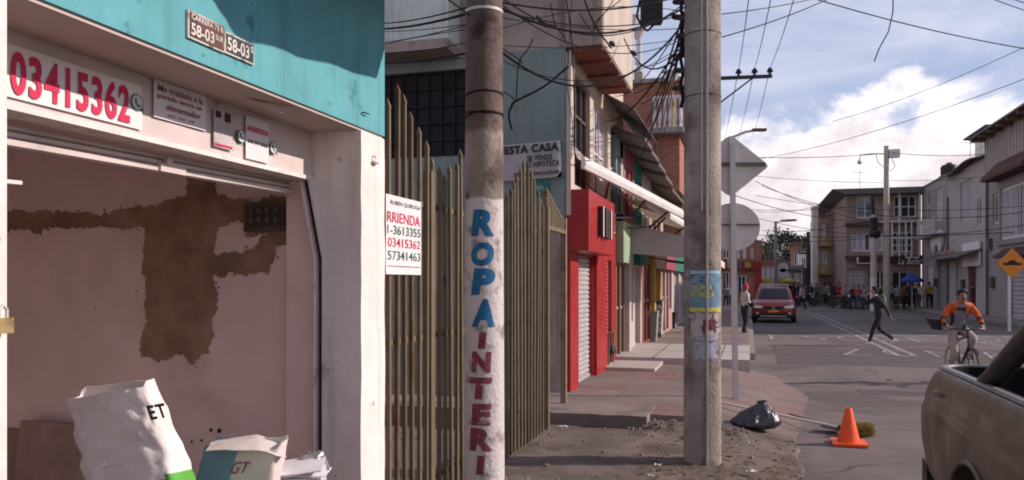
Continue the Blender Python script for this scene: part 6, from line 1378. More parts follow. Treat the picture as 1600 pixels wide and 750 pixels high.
# ---------------------------------------------------------------- people
def person(label, loc, rz, h, J, slots, name_hair='hair', hairm=None, group=None, paint=None, face=False, cap=None, hair_len=.0, detail=True):
    t = thing('person', label, 'person', loc, rz, group)
    names = list(J.keys()); ix = {n: i for i, n in enumerate(names)}
    E = [('pelvis', 'spine'), ('spine', 'chest'), ('chest', 'neck'), ('neck', 'chin'), ('chin', 'headc'), ('headc', 'crown')]
    for s in 'LR': E += [('chest', 'sh' + s), ('sh' + s, 'el' + s), ('el' + s, 'wr' + s), ('wr' + s, 'ha' + s), ('pelvis', 'hip' + s), ('hip' + s, 'kn' + s), ('kn' + s, 'an' + s), ('an' + s, 'to' + s)]
    rad = dict(pelvis=(.080, .066), spine=(.074, .060), chest=(.082, .064), neck=(.036, .036), chin=(.038, .044), headc=(.046, .054), crown=(.034, .040), sh=(.042, .042), el=(.030, .030), wr=(.020, .020), ha=(.024, .014), hip=(.060, .060), kn=(.040, .040), an=(.027, .027), to=(.024, .020))
    me = bpy.data.meshes.new('body'); me.from_pydata([J[n] for n in names], [(ix[a], ix[c]) for a, c in E], []); o = bpy.data.objects.new('tmp', me); COL.objects.link(o)
    sk_ = o.modifiers.new('s', 'SKIN'); sk_.use_smooth_shade = True
    if not me.skin_vertices: raise RuntimeError('no skin layer')
    for n in names:
        k = n if n in rad else n[:-1]; rr = rad[k]; v = me.skin_vertices[0].data[ix[n]]; v.radius = (rr[0] * h, rr[1] * h); v.use_root = (n == 'pelvis')
    sb_ = o.modifiers.new('d', 'SUBSURF'); sb_.levels = 1; sb_.render_levels = 1
    bpy.context.view_layer.update(); dg = bpy.context.evaluated_depsgraph_get(); m2_ = bpy.data.meshes.new_from_object(o.evaluated_get(dg)); bpy.data.objects.remove(o)
    b = MB(); b.bm.free(); b.bm = bmesh.new(); b.bm.from_mesh(m2_); bpy.data.meshes.remove(m2_)
    V = {n: Vector(J[n]) for n in names}
    hd = (V['crown'] - V['chin']).normalized(); fd = Vector((0, -1, 0)); fd = (fd - hd * fd.dot(hd)).normalized(); sd = fd.cross(hd)
    hc = V['headc']
    b.ball(hc + fd * .056 * h - hd * .012 * h, .008 * h, .012 * h, .014 * h, 8, 6)                # nose
    for s in (-1, 1): b.ball(hc + sd * s * .046 * h - hd * .008 * h, .006 * h, .012 * h, .018 * h, 8, 6)   # ears
    for s in 'LR':
        dh = (V['ha' + s] - V['wr' + s]).normalized(); sp = dh.cross(Vector((0, 1, 0)));
        if sp.length < .1: sp = dh.cross(Vector((0, 0, 1)))
        sp.normalize(); pn = sp.cross(dh)
        curl = J_curl
        for k, (off, ln) in enumerate(((-.017, .036), (-.006, .044), (.005, .041), (.015, .033))):
            p = V['ha' + s] + sp * off * h * .9 + dh * .004 * h; q = p + dh * ln * h * .55 + pn * curl * .010 * h; r = q + dh * ln * h * .35 + pn * curl * .022 * h
            b.tube([p, q, r], [.0062 * h, .0056 * h, .0045 * h], 6)
        p = V['wr' + s].lerp(V['ha' + s], .6) - sp * .016 * h; b.tube([p, p - sp * .016 * h + dh * .012 * h, p - sp * .018 * h + dh * .032 * h], [.008 * h, .007 * h, .005 * h], 6)
    b.jitter(.0055, 11, len(label)); b.jitter(.0025, 28)
    seg = []
    for a, c in E: 
        ka = a if a in rad else a[:-1]; kc = c if c in rad else c[:-1]; seg.append((V[a], V[c], ka, kc))
    for f in b.bm.faces:
        c = f.calc_center_median(); best = None
        for A, B_, ka, kc in seg:
            ab = B_ - A; tt = max(0, min(1, (c - A).dot(ab) / ab.length_squared)); dd_ = (c - A - ab * tt).length / ((rad[ka][0] * (1 - tt) + rad[kc][0] * tt) * h)
            if best is None or dd_ < best[0]: best = (dd_, ka, kc, tt)
        _, ka, kc, tt = best; pr = (ka, kc)
        if pr in (('neck', 'chin'), ('chin', 'headc'), ('headc', 'crown')) or (pr == ('chest', 'neck') and tt > .75) or pr == ('wr', 'ha') or (pr == ('el', 'wr') and tt > .95): sl = 2
        elif pr == ('an', 'to') or (pr == ('kn', 'an') and tt > .93): sl = 3
        elif pr in (('pelvis', 'hip'), ('hip', 'kn'), ('kn', 'an')) or (pr == ('pelvis', 'spine') and tt < .25): sl = 1
        else: sl = 0
        if paint: sl = paint(sl, pr, tt, c, f.normal)
        f.material_index = sl; f.smooth = True
    ob = b.build('body', slots, t, world=False)
    for p in ob.data.polygons: p.use_smooth = True
    hm = hairm or M['hair']
    b = MB(); n = 16; rings = []
    for i in range(9):
        ph = (-.15 + 1.72 * i / 8) if not hair_len else (-.15 - hair_len + (1.72 + hair_len) * i / 8); ring = []
        for k in range(n):
            a = 2 * math.pi * k / n; x, y = math.cos(a), math.sin(a); back = .5 - .5 * y      # y=+1 is the face side
            lo = ph if y < .2 else max(ph, .62 * (y - .2) / .8 + (.15 if y > .6 else 0))
            r_ = math.cos(min(lo, 1.55)); z_ = math.sin(min(lo, 1.57)) if lo > -.9 else lo * .9
            if lo < 0: r_ = max(r_, .9)
            ring.append(hc + hd * .010 * h + sd * x * r_ * .053 * h + fd * (y * r_ * .062 - .004) * h + hd * z_ * .066 * h)
        rings.append(ring)
    b.loft(rings); b.jitter(.006, 30); b.build(name_hair, hm, t, smooth='all', world=False)
    if face:
        for s in (-1, 1):
            b = MB(); b.ball(hc + fd * .0505 * h + sd * s * .019 * h + hd * .004 * h, .0085 * h, .005 * h, .005 * h, 8, 6); b.build('eye', mat('eye', (.05, .035, .03), .3) if 'eye' not in bpy.data.materials else bpy.data.materials['eye'], t, world=False)
            b = MB(); b.tube([hc + fd * .053 * h + sd * s * .010 * h + hd * .015 * h, hc + fd * .050 * h + sd * s * .028 * h + hd * .015 * h], .003 * h, 5); b.build('eyebrow', M['hair'], t, world=False)
        b = MB(); b.tube([hc + fd * .046 * h - sd * .014 * h - hd * .036 * h, hc + fd * .050 * h - hd * .035 * h, hc + fd * .046 * h + sd * .014 * h - hd * .036 * h], .004 * h, 6); b.build('mouth', mat('lips', (.20, .07, .06), .6) if 'lips' not in bpy.data.materials else bpy.data.materials['lips'], t, world=False)
        if face == 'beard':
            b = MB(); b.tube([hc + fd * .050 * h - sd * .018 * h - hd * .030 * h, hc + fd * .054 * h - hd * .026 * h, hc + fd * .050 * h + sd * .018 * h - hd * .030 * h], .0035 * h, 6); b.build('moustache', M['hair'], t, world=False)
    return t
J_curl = 1
def stand(h, stride=0, arm=.1, lean=0, turn=0, raiseR=False, raiseL=False, holdF=False):
    z = lambda f: f * h; J = {}
    J['pelvis'] = (0, 0, z(.53)); J['spine'] = (0, -lean * .06 * h, z(.62)); J['chest'] = (0, -lean * .16 * h, z(.745)); J['neck'] = (0, -lean * .20 * h - .004 * h, z(.835)); J['chin'] = (0, -lean * .22 * h - .014 * h, z(.875)); J['headc'] = (0, -lean * .24 * h - .014 * h, z(.925)); J['crown'] = (0, -lean * .25 * h - .006 * h, z(.965))
    for s, sg, ph in (('L', 1, 1), ('R', -1, -1)):
        st = stride * ph; bx_, by_ = sg * .105 * h, -lean * .16 * h
        J['sh' + s] = (bx_, by_, z(.79)); a = -st * arm * 2.2
        J['el' + s] = (bx_ + sg * .03 * h, by_ - a * .14 * h + .02 * h, z(.63)); J['wr' + s] = (bx_ + sg * .032 * h, by_ - a * .30 * h - .02 * h, z(.49)); J['ha' + s] = (bx_ + sg * .028 * h, by_ - a * .34 * h - .03 * h, z(.455))
        if (s == 'R' and raiseR) or (s == 'L' and raiseL):
            J['el' + s] = (bx_ + sg * .05 * h, by_ - .11 * h, z(.68)); J['wr' + s] = (bx_ - sg * .01 * h, by_ - .16 * h, z(.82)); J['ha' + s] = (bx_ - sg * .035 * h, by_ - .13 * h, z(.865))
        elif holdF:
            J['el' + s] = (bx_ + sg * .03 * h, by_ + .01 * h, z(.64)); J['wr' + s] = (bx_ - sg * .04 * h, by_ - .13 * h, z(.61)); J['ha' + s] = (bx_ - sg * .06 * h, by_ - .16 * h, z(.615))
        hx = sg * .052 * h; J['hip' + s] = (hx, 0, z(.505))
        if st >= 0: kn, an, to = (hx, -.11 * st * h - .01 * h, z(.285)), (hx, -.19 * st * h, z(.045)), (hx * 1.25, -.19 * st * h - .085 * h, z(.02))
        else: kn, an, to = (hx, -.02 * st * h - .015 * h, z(.28)), (hx, -.27 * st * h, z(.045 + .055 * -st)), (hx * 1.2, -.27 * st * h - .07 * h, z(.018))
        J['kn' + s], J['an' + s], J['to' + s] = kn, an, to
    return J
def cm(name, c): return bpy.data.materials.get(name) or cloth(name, c)
blackp = cm('black trousers', (.022, .020, .024)); jeans = cm('blue jeans', (.05, .07, .11)); shoew = cm('white shoes', (.55, .52, .50)); shoeb = cm('black shoes', (.02, .02, .02))
# cyclist and his bicycle
CS = .93
g = atd(1503, V0, 13.9); bk = thing('bicycle', 'black city bicycle ridden by the man in the orange sleeved jacket', 'bicycle', (g.x, g.y, 0), R(6))
def bp_(name, m, fn, parent=None): 
    b = MB(); fn(b); return b.build(name, m, parent or bk, smooth=True, world=False)
fm_ = mat('black bike paint', (.02, .02, .022), .35, v=.1, b=0)
for y, nm in ((.53, 'wheel'), (-.50, 'wheel')):
    def tyre(b):
        n, m_ = 36, 8; rr = []
        for i in range(n):
            a = 2 * math.pi * i / n; rr.append([((.018) * math.cos(2 * math.pi * k / m_), y + (.325 + .018 * math.sin(2 * math.pi * k / m_)) * math.cos(a), .345 + (.325 + .018 * math.sin(2 * math.pi * k / m_)) * math.sin(a)) for k in range(m_)])
        b.loft(rr + [rr[0]], cap=False)
    w = bp_('wheel', M['black'], tyre)
    bp_('rim', M['steel'], lambda b: b.loft([[(dx, y + r_ * math.cos(2 * math.pi * k / 36), .345 + r_ * math.sin(2 * math.pi * k / 36)) for k in range(36)] for dx, r_ in ((-.01, .31), (.01, .31), (.01, .295), (-.01, .295), (-.01, .31))], cap=False), w)
    def spokes(b):
        for k in range(14): a = 2 * math.pi * k / 14; b.tube([((-1) ** k * .02, y, .345), (0, y + .3 * math.cos(a), .345 + .3 * math.sin(a))], .0022, 4)
        b.tube([(-.05, y, .345), (.05, y, .345)], .02, 8)
    bp_('spokes', M['steel'], spokes, w)
def frame(b):
    BB, ST_, HT, HB = (0, .08, .30), (0, .24, .86), (0, -.30, .90), (0, -.34, .74)
    for p, q, r_ in ((BB, ST_, .018), (BB, HB, .02), ((0, .22, .80), HT, .018), (HT, HB, .022)): b.tube([p, q], r_, 8)
    for s in (-1, 1): b.tube([BB, (s * .05, .53, .345)], .011, 6); b.tube([(0, .22, .80), (s * .05, .53, .345)], .010, 6); b.tube([HB, (s * .045, -.38, .62), (s * .045, -.50, .345)], .013, 6)
bp_('frame', fm_, frame)
bp_('seat', M['black'], lambda b: b.loft([[(math.cos(a) * w_, y, .93 + math.sin(a) * .03) for a in [2 * math.pi * k / 12 for k in range(12)]] for y, w_ in ((.12, .02), (.2, .035), (.3, .075), (.38, .08), (.40, .05))]))
bp_('handlebar', fm_, lambda b: (b.tube([(0, -.29, .9), (0, -.30, 1.02)], .015, 8), b.tube([(-.31, -.20, 1.03), (-.25, -.27, 1.04), (-.1, -.33, 1.03), (0, -.33, 1.02), (.1, -.33, 1.03), (.25, -.27, 1.04), (.31, -.20, 1.03)], .013, 8)))
bp_('crank', M['steel'], lambda b: (b.tube([(-.09, .08, .30), (.09, .08, .30)], .015, 8), b.tube([(.09, .08, .30), (.09, .04, .46)], .01, 6), b.tube([(-.09, .08, .30), (-.09, .12, .14)], .01, 6), b.lathe([(.09, -.06), (.09, -.055)], (0, .08, .30), 20, 'x')))
for s, y, z in ((1, .04, .46), (-1, .12, .14)): bp_('pedal', M['black'], lambda b: b.box(s * .10, s * .19, y - .04, y + .04, z - .012, z + .012))
bp_('front_mudguard', M['blackmetal'], lambda b: b.loft([[(x, -.50 + .37 * math.cos(a), .345 + .37 * math.sin(a)) for x in (-.025, .025)] for a in [R(50 + 8 * k) for k in range(12)]], cap=False, close=False))
h = 1.74
J = dict(pelvis=(0, .25, 1.02), spine=(0, .20, 1.17), chest=(0, .10, 1.37), neck=(0, .03, 1.51), chin=(0, -.01, 1.565), headc=(0, -.03, 1.65), crown=(0, -.02, 1.715))
for s, sg in (('L', 1), ('R', -1)):
    J['sh' + s] = (sg * .185, .07, 1.44); J['el' + s] = (sg * .325, .03, 1.20); J['wr' + s] = (sg * .315, -.14, 1.075); J['ha' + s] = (sg * .30, -.20, 1.06)
    J['hip' + s] = (sg * .095, .22, .97)
J['knL'], J['anL'], J['toL'] = (.15, -.18, .88), (.14, .03, .545), (.15, -.10, .485)
J['knR'], J['anR'], J['toR'] = (-.14, -.04, .58), (-.14, .14, .215), (-.145, -.01, .165)
orangej = cm('orange jacket sleeves', (.55, .10, .022)); darkv = cm('dark vest', (.025, .03, .028)); greysh = cm('grey blue shirt', (.17, .17, .20)); beigep = cm('pale beige trousers', (.34, .28, .25))
def cyc(sl, pr, tt, c, n):
    if sl == 0:
        if pr == ('sh', 'el'): return 0 if tt < .78 else 4
        if pr == ('el', 'wr'): return 4 if tt < .18 or tt > .62 else 0
        if pr == ('chest', 'sh'): return 0 if tt > .35 else 4
        if abs(c.x + (1.25 - c.z) * .1) < .085 and n.y < -.1 and c.z < 1.46: return 5
        return 4
    return sl
person('man in an orange sleeved jacket and dark vest riding a bicycle', (g.x, g.y, 0), R(6), h, J, [orangej, beigep, M['skin'], shoeb, darkv, greysh], paint=cyc, face='beard').scale = (CS, CS, CS)
bk.scale = (CS, CS, CS)
q = atd(1462, 506, 14.0); t = thing('shoulder_bag', 'black shoulder bag flapping at the side of the cyclist', 'bag', q); b = MB(); b.prism([(-.14, .09), (.10, .07), (.12, -.12), (-.02, -.10)], q, RT, UP, FW * .08); b.bevel(.02); b.build('bag_body', M['black'], t); b = MB(); b.tube([q + RT * .08 + UP * .06, q + RT * .2 + UP * .3 , q + RT * .26 + UP * .45 + FW * .05], .012, 6); b.build('strap', M['black'], t)
# man striding across the lettering
g = atd(1374, V0, 22.4); darkj = cm('dark charcoal hoodie', (.035, .037, .04)); J = stand(1.66, .95, .3, .28, raiseR=True)
person('man in dark hooded clothes and white shoes striding left across the road', (g.x, g.y, 0), R(-80), 1.66, J, [darkj, blackp, M['skin'], shoew], hairm=cm('black hood', (.015, .014, .016)), name_hair='hood', hair_len=.8)
bpk = thing('backpack', 'grey and black backpack on the back of the striding man', 'backpack', (g.x, g.y, 0), R(-80)); b = MB(); b.ball((0, .085, 1.22), .14, .09, .22, 12, 10); b.build('bag_body', cm('grey backpack', (.10, .11, .115)), bpk, smooth=True, world=False)
b = MB(); 
for s in (-1, 1): b.tube([(s * .09, .06, 1.36), (s * .11, -.14, 1.36), (s * .12, -.16, 1.2), (s * .1, .02, 1.06)], .016, 6)
b.build('straps', blackp, bpk, world=False)
# woman by the red car
g = atd(1163, V0, 24.6); J = stand(1.58, .25, .1, .1, holdF=True)
person('woman with pinkish red hair and a pale jacket standing near the red car', (g.x, g.y, .16), R(120), 1.58, J, [cm('pale jacket', (.50, .47, .46)), blackp, M['skin'], shoeb], hairm=mat('pinkish red hair', (.38, .03, .07), .7, v=.2, sc=20), hair_len=.9)
bg = thing('handbag', 'dark handbag under the arm of the woman in the pale jacket', 'bag', (g.x + .2, g.y - .02, 1.1)); b = MB(); b.ball((g.x + .22, g.y + .02, 1.12), .10, .16, .12); b.build('bag_body', M['black'], bg, smooth=True); b = MB(); b.tube([(g.x + .2, g.y - .12, 1.2), (g.x + .12, g.y - .05, 1.42), (g.x + .2, g.y + .12, 1.2)], .012, 6); b.build('strap', M['black'], bg)
g = atd(1251, V0, 49); J = stand(1.66, 1.0, .3, .1, holdF=True)
person('walker in a pale top and black trousers crossing behind the red car', (g.x, g.y, 0), R(80), 1.66, J, [cm('pale pinkish top', (.42, .36, .35)), blackp, M['skin'], shoew])
crowd = [(1341, 51.5, 1.66, 'red orange jacket', (.42, .07, .04), jeans, 10, 'person in a red orange jacket and jeans before the corner building'),
         (1349, 52.5, 1.6, 'light blue top', (.25, .33, .40), jeans, -30, 'person in a light blue top beside the red orange jacket'),
         (1402, 52, 1.68, 'grey hooded top', (.22, .20, .20), cm('brown trousers', (.09, .05, .045)), 160, 'person in a grey hooded top and brown trousers at the pale pole'),
         (1427, 51, 1.72, 'navy coat', (.03, .035, .07), blackp, 180, 'person in a navy coat standing under the blue umbrella'),
         (1452, 51, 1.7, 'mustard jacket', (.42, .24, .06), blackp, 170, 'person in a mustard jacket and black trousers right of the umbrella'),
         (1459, 52, 1.6, 'white shirt', (.5, .48, .48), blackp, 150, 'person in a white shirt beside the mustard jacket'),
         (1520, 43, 1.66, 'black and red top', (.06, .018, .02), cm('dark red skirt', (.12, .02, .025)), 90, 'person in black with a dark red skirt at the grey house door'),
         (1293, 60, 1.66, 'grey jumper', (.24, .22, .22), jeans, 20, 'person in a grey jumper under the yellow balconies'),
         (1303, 62, 1.7, 'dark jacket', (.04, .035, .04), blackp, -20, 'person in a dark jacket by the brown door'),
         (1240, 66, 1.66, 'maroon top', (.20, .04, .05), blackp, 40, 'person in a maroon top under the wider yellow umbrella'),
         (1228, 67, 1.7, 'dark blue top', (.04, .05, .09), blackp, 0, 'person in dark blue left under the yellow umbrella'),
         (1267, 64, 1.68, 'dark green top', (.05, .07, .05), blackp, -60, 'person in dark green by the dark leaning pole'),
         (1142, 56, 1.7, 'white cap and shirt', (.45, .43, .43), jeans, 0, 'person in a white shirt before the red corner shop'),
         (1276, 63, 1.62, 'grey coat', (.14, .13, .135), blackp, 200, 'person in a grey coat left of the yellow balcony house'),
         (1378, 53, 1.66, 'dark brown jacket', (.07, .045, .04), blackp, 30, 'person in a dark brown jacket between the two pale poles')]
crowd += [(1333, 54, 1.64, 'dark plum jacket', (.07, .03, .05), blackp, 15, 'person in a dark plum jacket left of the red orange jacket'),
         (1358, 53, 1.7, 'tan coat', (.22, .15, .10), jeans, -10, 'person in a tan coat just left of the white footed pole'),
         (1393, 54, 1.62, 'pale blue coat', (.22, .26, .30), blackp, 20, 'person in a pale blue coat behind the pale concrete pole'),
         (1412, 53.5, 1.6, 'rust red top', (.25, .07, .04), blackp, 40, 'person in a rust red top left of the blue umbrella'),
         (1420, 54, 1.72, 'black coat', (.02, .02, .022), blackp, -25, 'person in a long black coat left under the blue umbrella'),
         (1436, 53.8, 1.58, 'cream top', (.42, .38, .33), jeans, 160, 'person in a cream top and jeans at the right edge of the blue umbrella'),
         (1468, 52, 1.7, 'olive jacket', (.09, .09, .05), jeans, 150, 'person in an olive jacket by the mauve house shutters'),
         (1311, 58, 1.66, 'bright red jacket', (.40, .03, .03), blackp, 30, 'person in a bright red jacket by the parked motorcycles'),
         (1318, 60, 1.6, 'white hoodie', (.5, .48, .47), jeans, -40, 'person in a white hoodie behind the parked motorcycles'),
         (1247, 68, 1.68, 'navy jumper', (.03, .04, .08), blackp, 70, 'person in a navy jumper right of the wider yellow umbrella'),
         (1222, 68, 1.6, 'pale pink coat', (.40, .27, .27), blackp, 10, 'person in a pale pink coat left of the wider yellow umbrella'),
         (1235, 70, 1.7, 'black jumper', (.02, .02, .02), blackp, -20, 'person in a black jumper far behind the red car'),
         (1259, 66, 1.62, 'brick red top', (.28, .08, .06), jeans, 100, 'person in a brick red top left of the dark leaning pole'),
         (1134, 54, 1.66, 'grey jacket', (.18, .17, .17), blackp, 20, 'person in a grey jacket at the red corner shop door')]
for u, d, h, nm, c, tr, rz, lab in crowd:
    g = atd(u, V0, d); J = stand(h, random.uniform(0, .5), .2, .05, holdF=random.random() < .4)
    person(lab, (g.x, g.y, .12 if (g.y > 58.9 or g.x > 10.1) else 0), R(rz), h, J, [cm(nm, c), tr, M['skin'], shoeb], group='people around the crossing')
# motorcycles
def motorcycle(label, u, d, rz, c):
    g = atd(u, V0, d); t = thing('motorcycle', label, 'motorcycle', (g.x, g.y, 0), R(rz), 'motorcycles parked by the corner building')
    def mk(n, m, fn, par=None):
        b = MB(); fn(b); return b.build(n, m, par or t, smooth=True, world=False)
    for y in (-.62, .62): mk('wheel', M['black'], lambda b: b.lathe([(.18, -.05), (.27, -.055), (.30, -.02), (.30, .02), (.27, .055), (.18, .05)], (0, y, .30), 20, 'x'))
    mk('frame', M['blackmetal'], lambda b: (b.box(-.13, .13, -.2, .3, .28, .62), b.tube([(0, -.62, .3), (0, -.42, .75), (0, -.36, 1.0)], .04, 8), b.tube([(.1, .1, .35), (.12, .7, .42)], .04, 8)))
    mk('tank', c, lambda b: b.ball((0, -.12, .82), .16, .28, .14, 12, 8)); mk('seat', M['black'], lambda b: b.ball((0, .38, .80), .14, .38, .07, 12, 8))
    mk('handlebar', M['blackmetal'], lambda b: b.tube([(-.36, -.28, 1.05), (0, -.36, 1.0), (.36, -.28, 1.05)], .018, 6)); mk('headlight', M['steel'], lambda b: b.ball((0, -.50, .88), .10, .08, .10)); mk('front_mudguard', c, lambda b: b.ball((0, -.62, .58), .08, .26, .06))
    return g
g = motorcycle('black motorcycle with a rider, left of the brick ground floor shutter', 1322, 53, 15, M['black'])
motorcycle('dark red motorcycle parked left of the ridden one', 1312, 55, 40, M['redpaint'])
motorcycle('black motorcycle parked under the yellow balconies', 1285, 60, 60, M['black'])
motorcycle('dark motorcycle left of the dark leaning far pole', 1256, 62, 70, M['black'])
J = stand(1.66, 0, .1, .2, holdF=True)
for n in list(J): J[n] = (J[n][0], J[n][1] + .25, J[n][2] + .02)
for s, sg in (('L', 1), ('R', -1)): J['kn' + s] = (sg * .22, -.10, .80); J['an' + s] = (sg * .2, .05, .42); J['to' + s] = (sg * .2, -.08, .38)
person('rider in a black jacket and red cap sitting on the black motorcycle', (g.x, g.y, 0), R(15), 1.66, J, [cm('pale pink shirt', (.45, .27, .27)), blackp, M['skin'], shoeb], hairm=M['redpaint'], name_hair='cap')
# umbrellas
def umbrella(u, d, vtop, vrim, half_px, label, c):
    g = atd(u, V0, d); zt = EYE.z + (V0 - vtop) * d / F; zr = EYE.z + (V0 - vrim) * d / F; r = half_px * d / F
    t = thing('market_umbrella', label, 'umbrella', (g.x, g.y, .05), group='market umbrellas round the crossing')
    b = MB(); b.tube([(g.x, g.y, .0), (g.x, g.y, zt + .08)], .025, 8); b.build('pole', M['steel'], t)
    b = MB(); n = 8; rings = []
    for fr_ in (.02, .35, .7, 1.0):
        rings.append([(g.x + math.cos(2 * math.pi * k / 32) * r * fr_ * (1 - (.05 * fr_ if k % 4 == 2 else 0)), g.y + math.sin(2 * math.pi * k / 32) * r * fr_ * (1 - (.05 * fr_ if k % 4 == 2 else 0)), zt + (zr - zt) * fr_ ** 1.15) for k in range(32)])
    rings.append([(x, y, z - .12) for x, y, z in rings[-1]]); b.loft(rings, cap=False); b.build('canopy', c, t)
    b = MB()
    for k in range(8): b.tube([(g.x, g.y, zt - .03), (g.x + math.cos(2 * math.pi * k / 8) * r * .97, g.y + math.sin(2 * math.pi * k / 8) * r * .97, zr - .04)], .012, 4)
    b.build('ribs', M['steel'], t)
umbrella(1425, 50.5, 426, 438, 17, 'blue market umbrella before the brown corner building', cloth('blue canvas', (.03, .06, .26)))
yc = cloth('yellow canvas', (.55, .40, .04))
umbrella(1195, 66, 433, 439, 9, 'small yellow market umbrella behind the red car roof', yc); umbrella(1231, 66, 434.5, 438.5, 13, 'wider yellow market umbrella right of the red car', yc)

# ---------------------------------------------------------------- things on the ground: cone, bag, broom, litter
c = atz(1326, 693, .012); t = thing('traffic_cone', 'plain bright orange traffic cone on the road edge', 'traffic cone', c)
conem = mat('orange cone plastic', (.78, .085, .012), .45, v=.06, sc=6, b=.03, c2=(.50, .06, .015), c2sc=5, c2lo=.66, c2hi=.74)
b = MB(); b.box(c.x - .175, c.x + .175, c.y - .175, c.y + .175, c.z - .004, c.z + .026); b.bevel(.012, 3); b.build('base', conem, t, smooth=True)
b = MB(); b.lathe([(.118, .0265), (.112, .05), (.034, .375), (.030, .385), (.018, .385), (.018, .30)], (c.x, c.y, c.z), 32); b.build('cone_body', conem, t, smooth=True)
p = atz(1178, 667, .10); t = thing('rubbish_bag', 'full black plastic rubbish bag tied at the top, lying on the dirt', 'rubbish bag', p)
b = MB(); n = 48; rings = []
for q, rr, zz in ((0, .10, 0), (.03, .21, .0), (.1, .25, .03), (.25, .245, .08), (.45, .195, .14), (.6, .15, .19), (.75, .09, .235), (.85, .045, .262), (.9, .03, .275), (.95, .048, .295), (1, .05, .31)):
    ring = []
    for k in range(n):
        a = 2 * math.pi * k / n; fold = 1 + .10 * math.sin(7 * a + zz * 9) * min(1, zz * 5) + .05 * math.sin(13 * a - zz * 14)
        v = p + Vector((math.cos(a) * rr * 1.05 * fold + .10 * q, math.sin(a) * rr * .8 * fold, zz)); ring.append(v)
    rings.append(ring)
b.loft(rings); bmesh.ops.subdivide_edges(b.bm, edges=b.bm.edges, cuts=1, use_grid_fill=True)
for v in b.bm.verts:
    if v.co.z > p.z + .02: v.co += mnoise.noise_vector(v.co * 7) * .022 + mnoise.noise_vector(v.co * 20) * .012
bagm = mat('black plastic film', (.022, .020, .026), .24, v=.3, sc=5, b=.5, bs=24, spec=.7); b.build('bag_body', bagm, t, smooth='all')
b = MB(); tp_ = p + Vector((.09, 0, .275)); b.tube([tp_ + Vector((-.035, 0, -.01)), tp_ + Vector((0, -.034, -.012)), tp_ + Vector((.035, 0, -.01)), tp_ + Vector((0, .034, -.012)), tp_ + Vector((-.035, 0, -.01))], .009, 6); b.build('knot', M['black'], t)
b0, b1 = atz(1128, 629, .24), atz(1312, 668, .07); t = thing('broom', 'worn straw broom with a pale wooden stick lying behind the orange cone', 'broom', b1)
stickm = mat('pale broom stick', (.60, .49, .43), .7, v=.1)
b = MB(); b.tube([b0, b1], .017, 8); b.build('stick', stickm, t)
dv = (b1 - b0).normalized(); sv = Vector((-dv.y, dv.x, 0)).normalized(); straw = mat('ochre broom straw', (.24, .165, .04), .95, v=.4, sc=14, b=.3, bs=60)
b = MB(); rng = random.Random(4); e1 = b1 + dv * .05
for k in range(420):
    a = rng.gauss(0, .55); l = rng.uniform(.20, .34); st = e1 + sv * rng.uniform(-.05, .05) + Vector((0, 0, rng.uniform(-.02, .04)))
    en = st + (dv * math.cos(a) + sv * math.sin(a) * .9) * l + Vector((0, 0, rng.uniform(-.04, .075))); en.z = max(.012, en.z)
    b.tube([st, st.lerp(en, .5) + Vector((0, 0, .015)), en], [.006, .006, .003], 4, cap=False)
b.build('straw_head', straw, t)
b = MB(); b.tube([b1 - dv * .02, b1 + dv * .08], [.02, .055], 10); b.build('binding', M['black'], t)
b2 = atz(1232, 648, .10); t = thing('dustpan_stick', 'dark stick lying beside the broom with a black dustpan at its end', 'dustpan', b2)
b = MB(); e = atz(1295, 668, .05); b.tube([b2 + Vector((0, 0, .012)), e + Vector((0, 0, .03))], .009, 6); b.build('stick', M['blackmetal'], t)
b = MB(); b.prism([(-.13, 0), (.13, 0), (.15, .2), (-.15, .2)], e - dv * .06 + Vector((0, 0, .012)), sv, dv, Vector((0, 0, .012))); b.build('pan', M['black'], t)
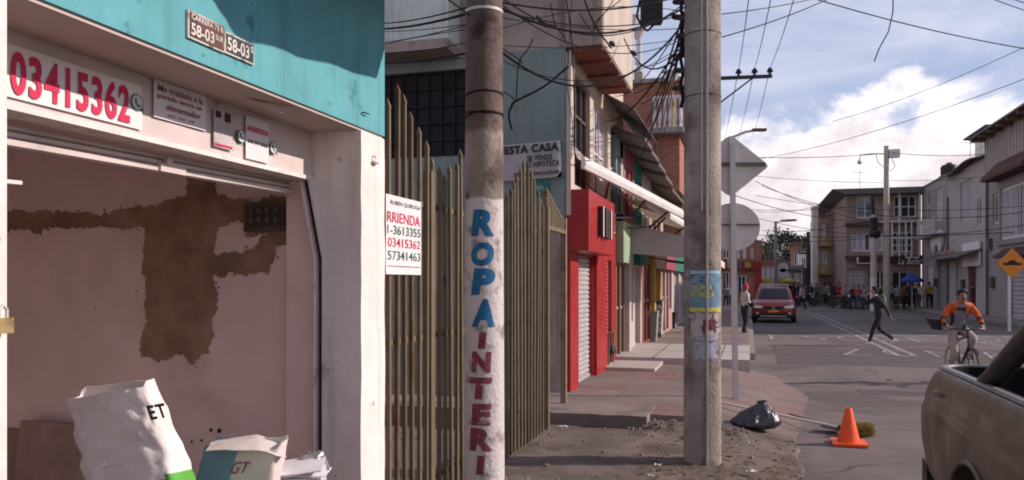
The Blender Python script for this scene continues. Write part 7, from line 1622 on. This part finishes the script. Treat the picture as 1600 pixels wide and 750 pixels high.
for u, v, s, c, lab in ((1175, 738 - 0, .05, (.62, .57, .55), 'pale crumpled scrap of paper on the dirt right of the bare pole'), (1028, 728, .035, (.62, .57, .55), 'white scrap of paper at the foot of the bare pole'), (880, 668, .05, (.60, .55, .53), 'white paper scrap under the broken slab edge by the fence'), (1018, 745, .03, (.6, .55, .52), 'small pale scrap near the lower frame edge, left of the bare pole'), (1168, 692, .03, (.55, .5, .48), 'small pale scrap below the rubbish bag')):
    p = atz(u, v, .11); b = MB(); b.grid(8, 8, lambda a, q: (p.x + (a - .5) * 2 * s, p.y + (q - .5) * 1.3 * s, p.z + .012 + .028 * mnoise.noise(Vector((a * 3, q * 3, u)))))
    o = b.build('paper_scrap', cm('litter %s' % u, c), None); recentre(o); tag(o, lab, 'paper scrap', 'scraps of litter on the dirt')
# pavement clutter in front of the left shops
def clutter(u, d, label, w, h, m, kind='grey_bin'):
    g = atd(u, V0, d); t = thing(kind, label, 'bin' if kind == 'grey_bin' else 'rack', (g.x, g.y, .22))
    b = MB(); b.loft([[(g.x - w * .8, g.y - w * .8, .22), (g.x + w * .8, g.y - w * .8, .22), (g.x + w * .8, g.y + w * .8, .22), (g.x - w * .8, g.y + w * .8, .22)], [(g.x - w, g.y - w, .22 + h), (g.x + w, g.y - w, .22 + h), (g.x + w, g.y + w, .22 + h), (g.x - w, g.y + w, .22 + h)]]); b.bevel(.02); b.build('bin_body', m, t)
    b = MB(); b.box(g.x - w * 1.06, g.x + w * 1.06, g.y - w * 1.06, g.y + w * 1.06, .221 + h, .27 + h); b.bevel(.015); b.build('lid', m, t)
greyb = mat('dull grey plastic', (.24, .22, .215), .7, v=.15)
clutter(1015, 21.0, 'dull grey bin standing on the pavement by the brown shop', .22, .75, greyb)
clutter(1024, 22.6, 'pale patterned bin beside the dull grey one', .22, 1.0, mat('pale blotched plastic', (.42, .38, .37), .8, v=.2, c2=(.06, .05, .05), c2sc=7, c2lo=.52, c2hi=.56))
clutter(1046, 27, 'small black bin far along the left pavement', .22, .5, M['black'])
g = atd(958, V0, 14.6); t = thing('bollard_frame', 'low rusty metal frame on the step by the tan doorway', 'frame', (g.x, g.y, .27))
b = MB(); b.tube([(g.x - .05, g.y - .2, .27), (g.x - .05, g.y - .2, .85), (g.x - .05, g.y + .35, .85), (g.x - .05, g.y + .35, .27)], .02, 8); b.build('hoop', mat('rusty frame', (.20, .11, .085), .8), t)
b = MB(); b.ball((g.x - .05, g.y + .05, .52), .09, .12, .10); b.jitter(.03, 14); b.build('rag', M['black'], t)
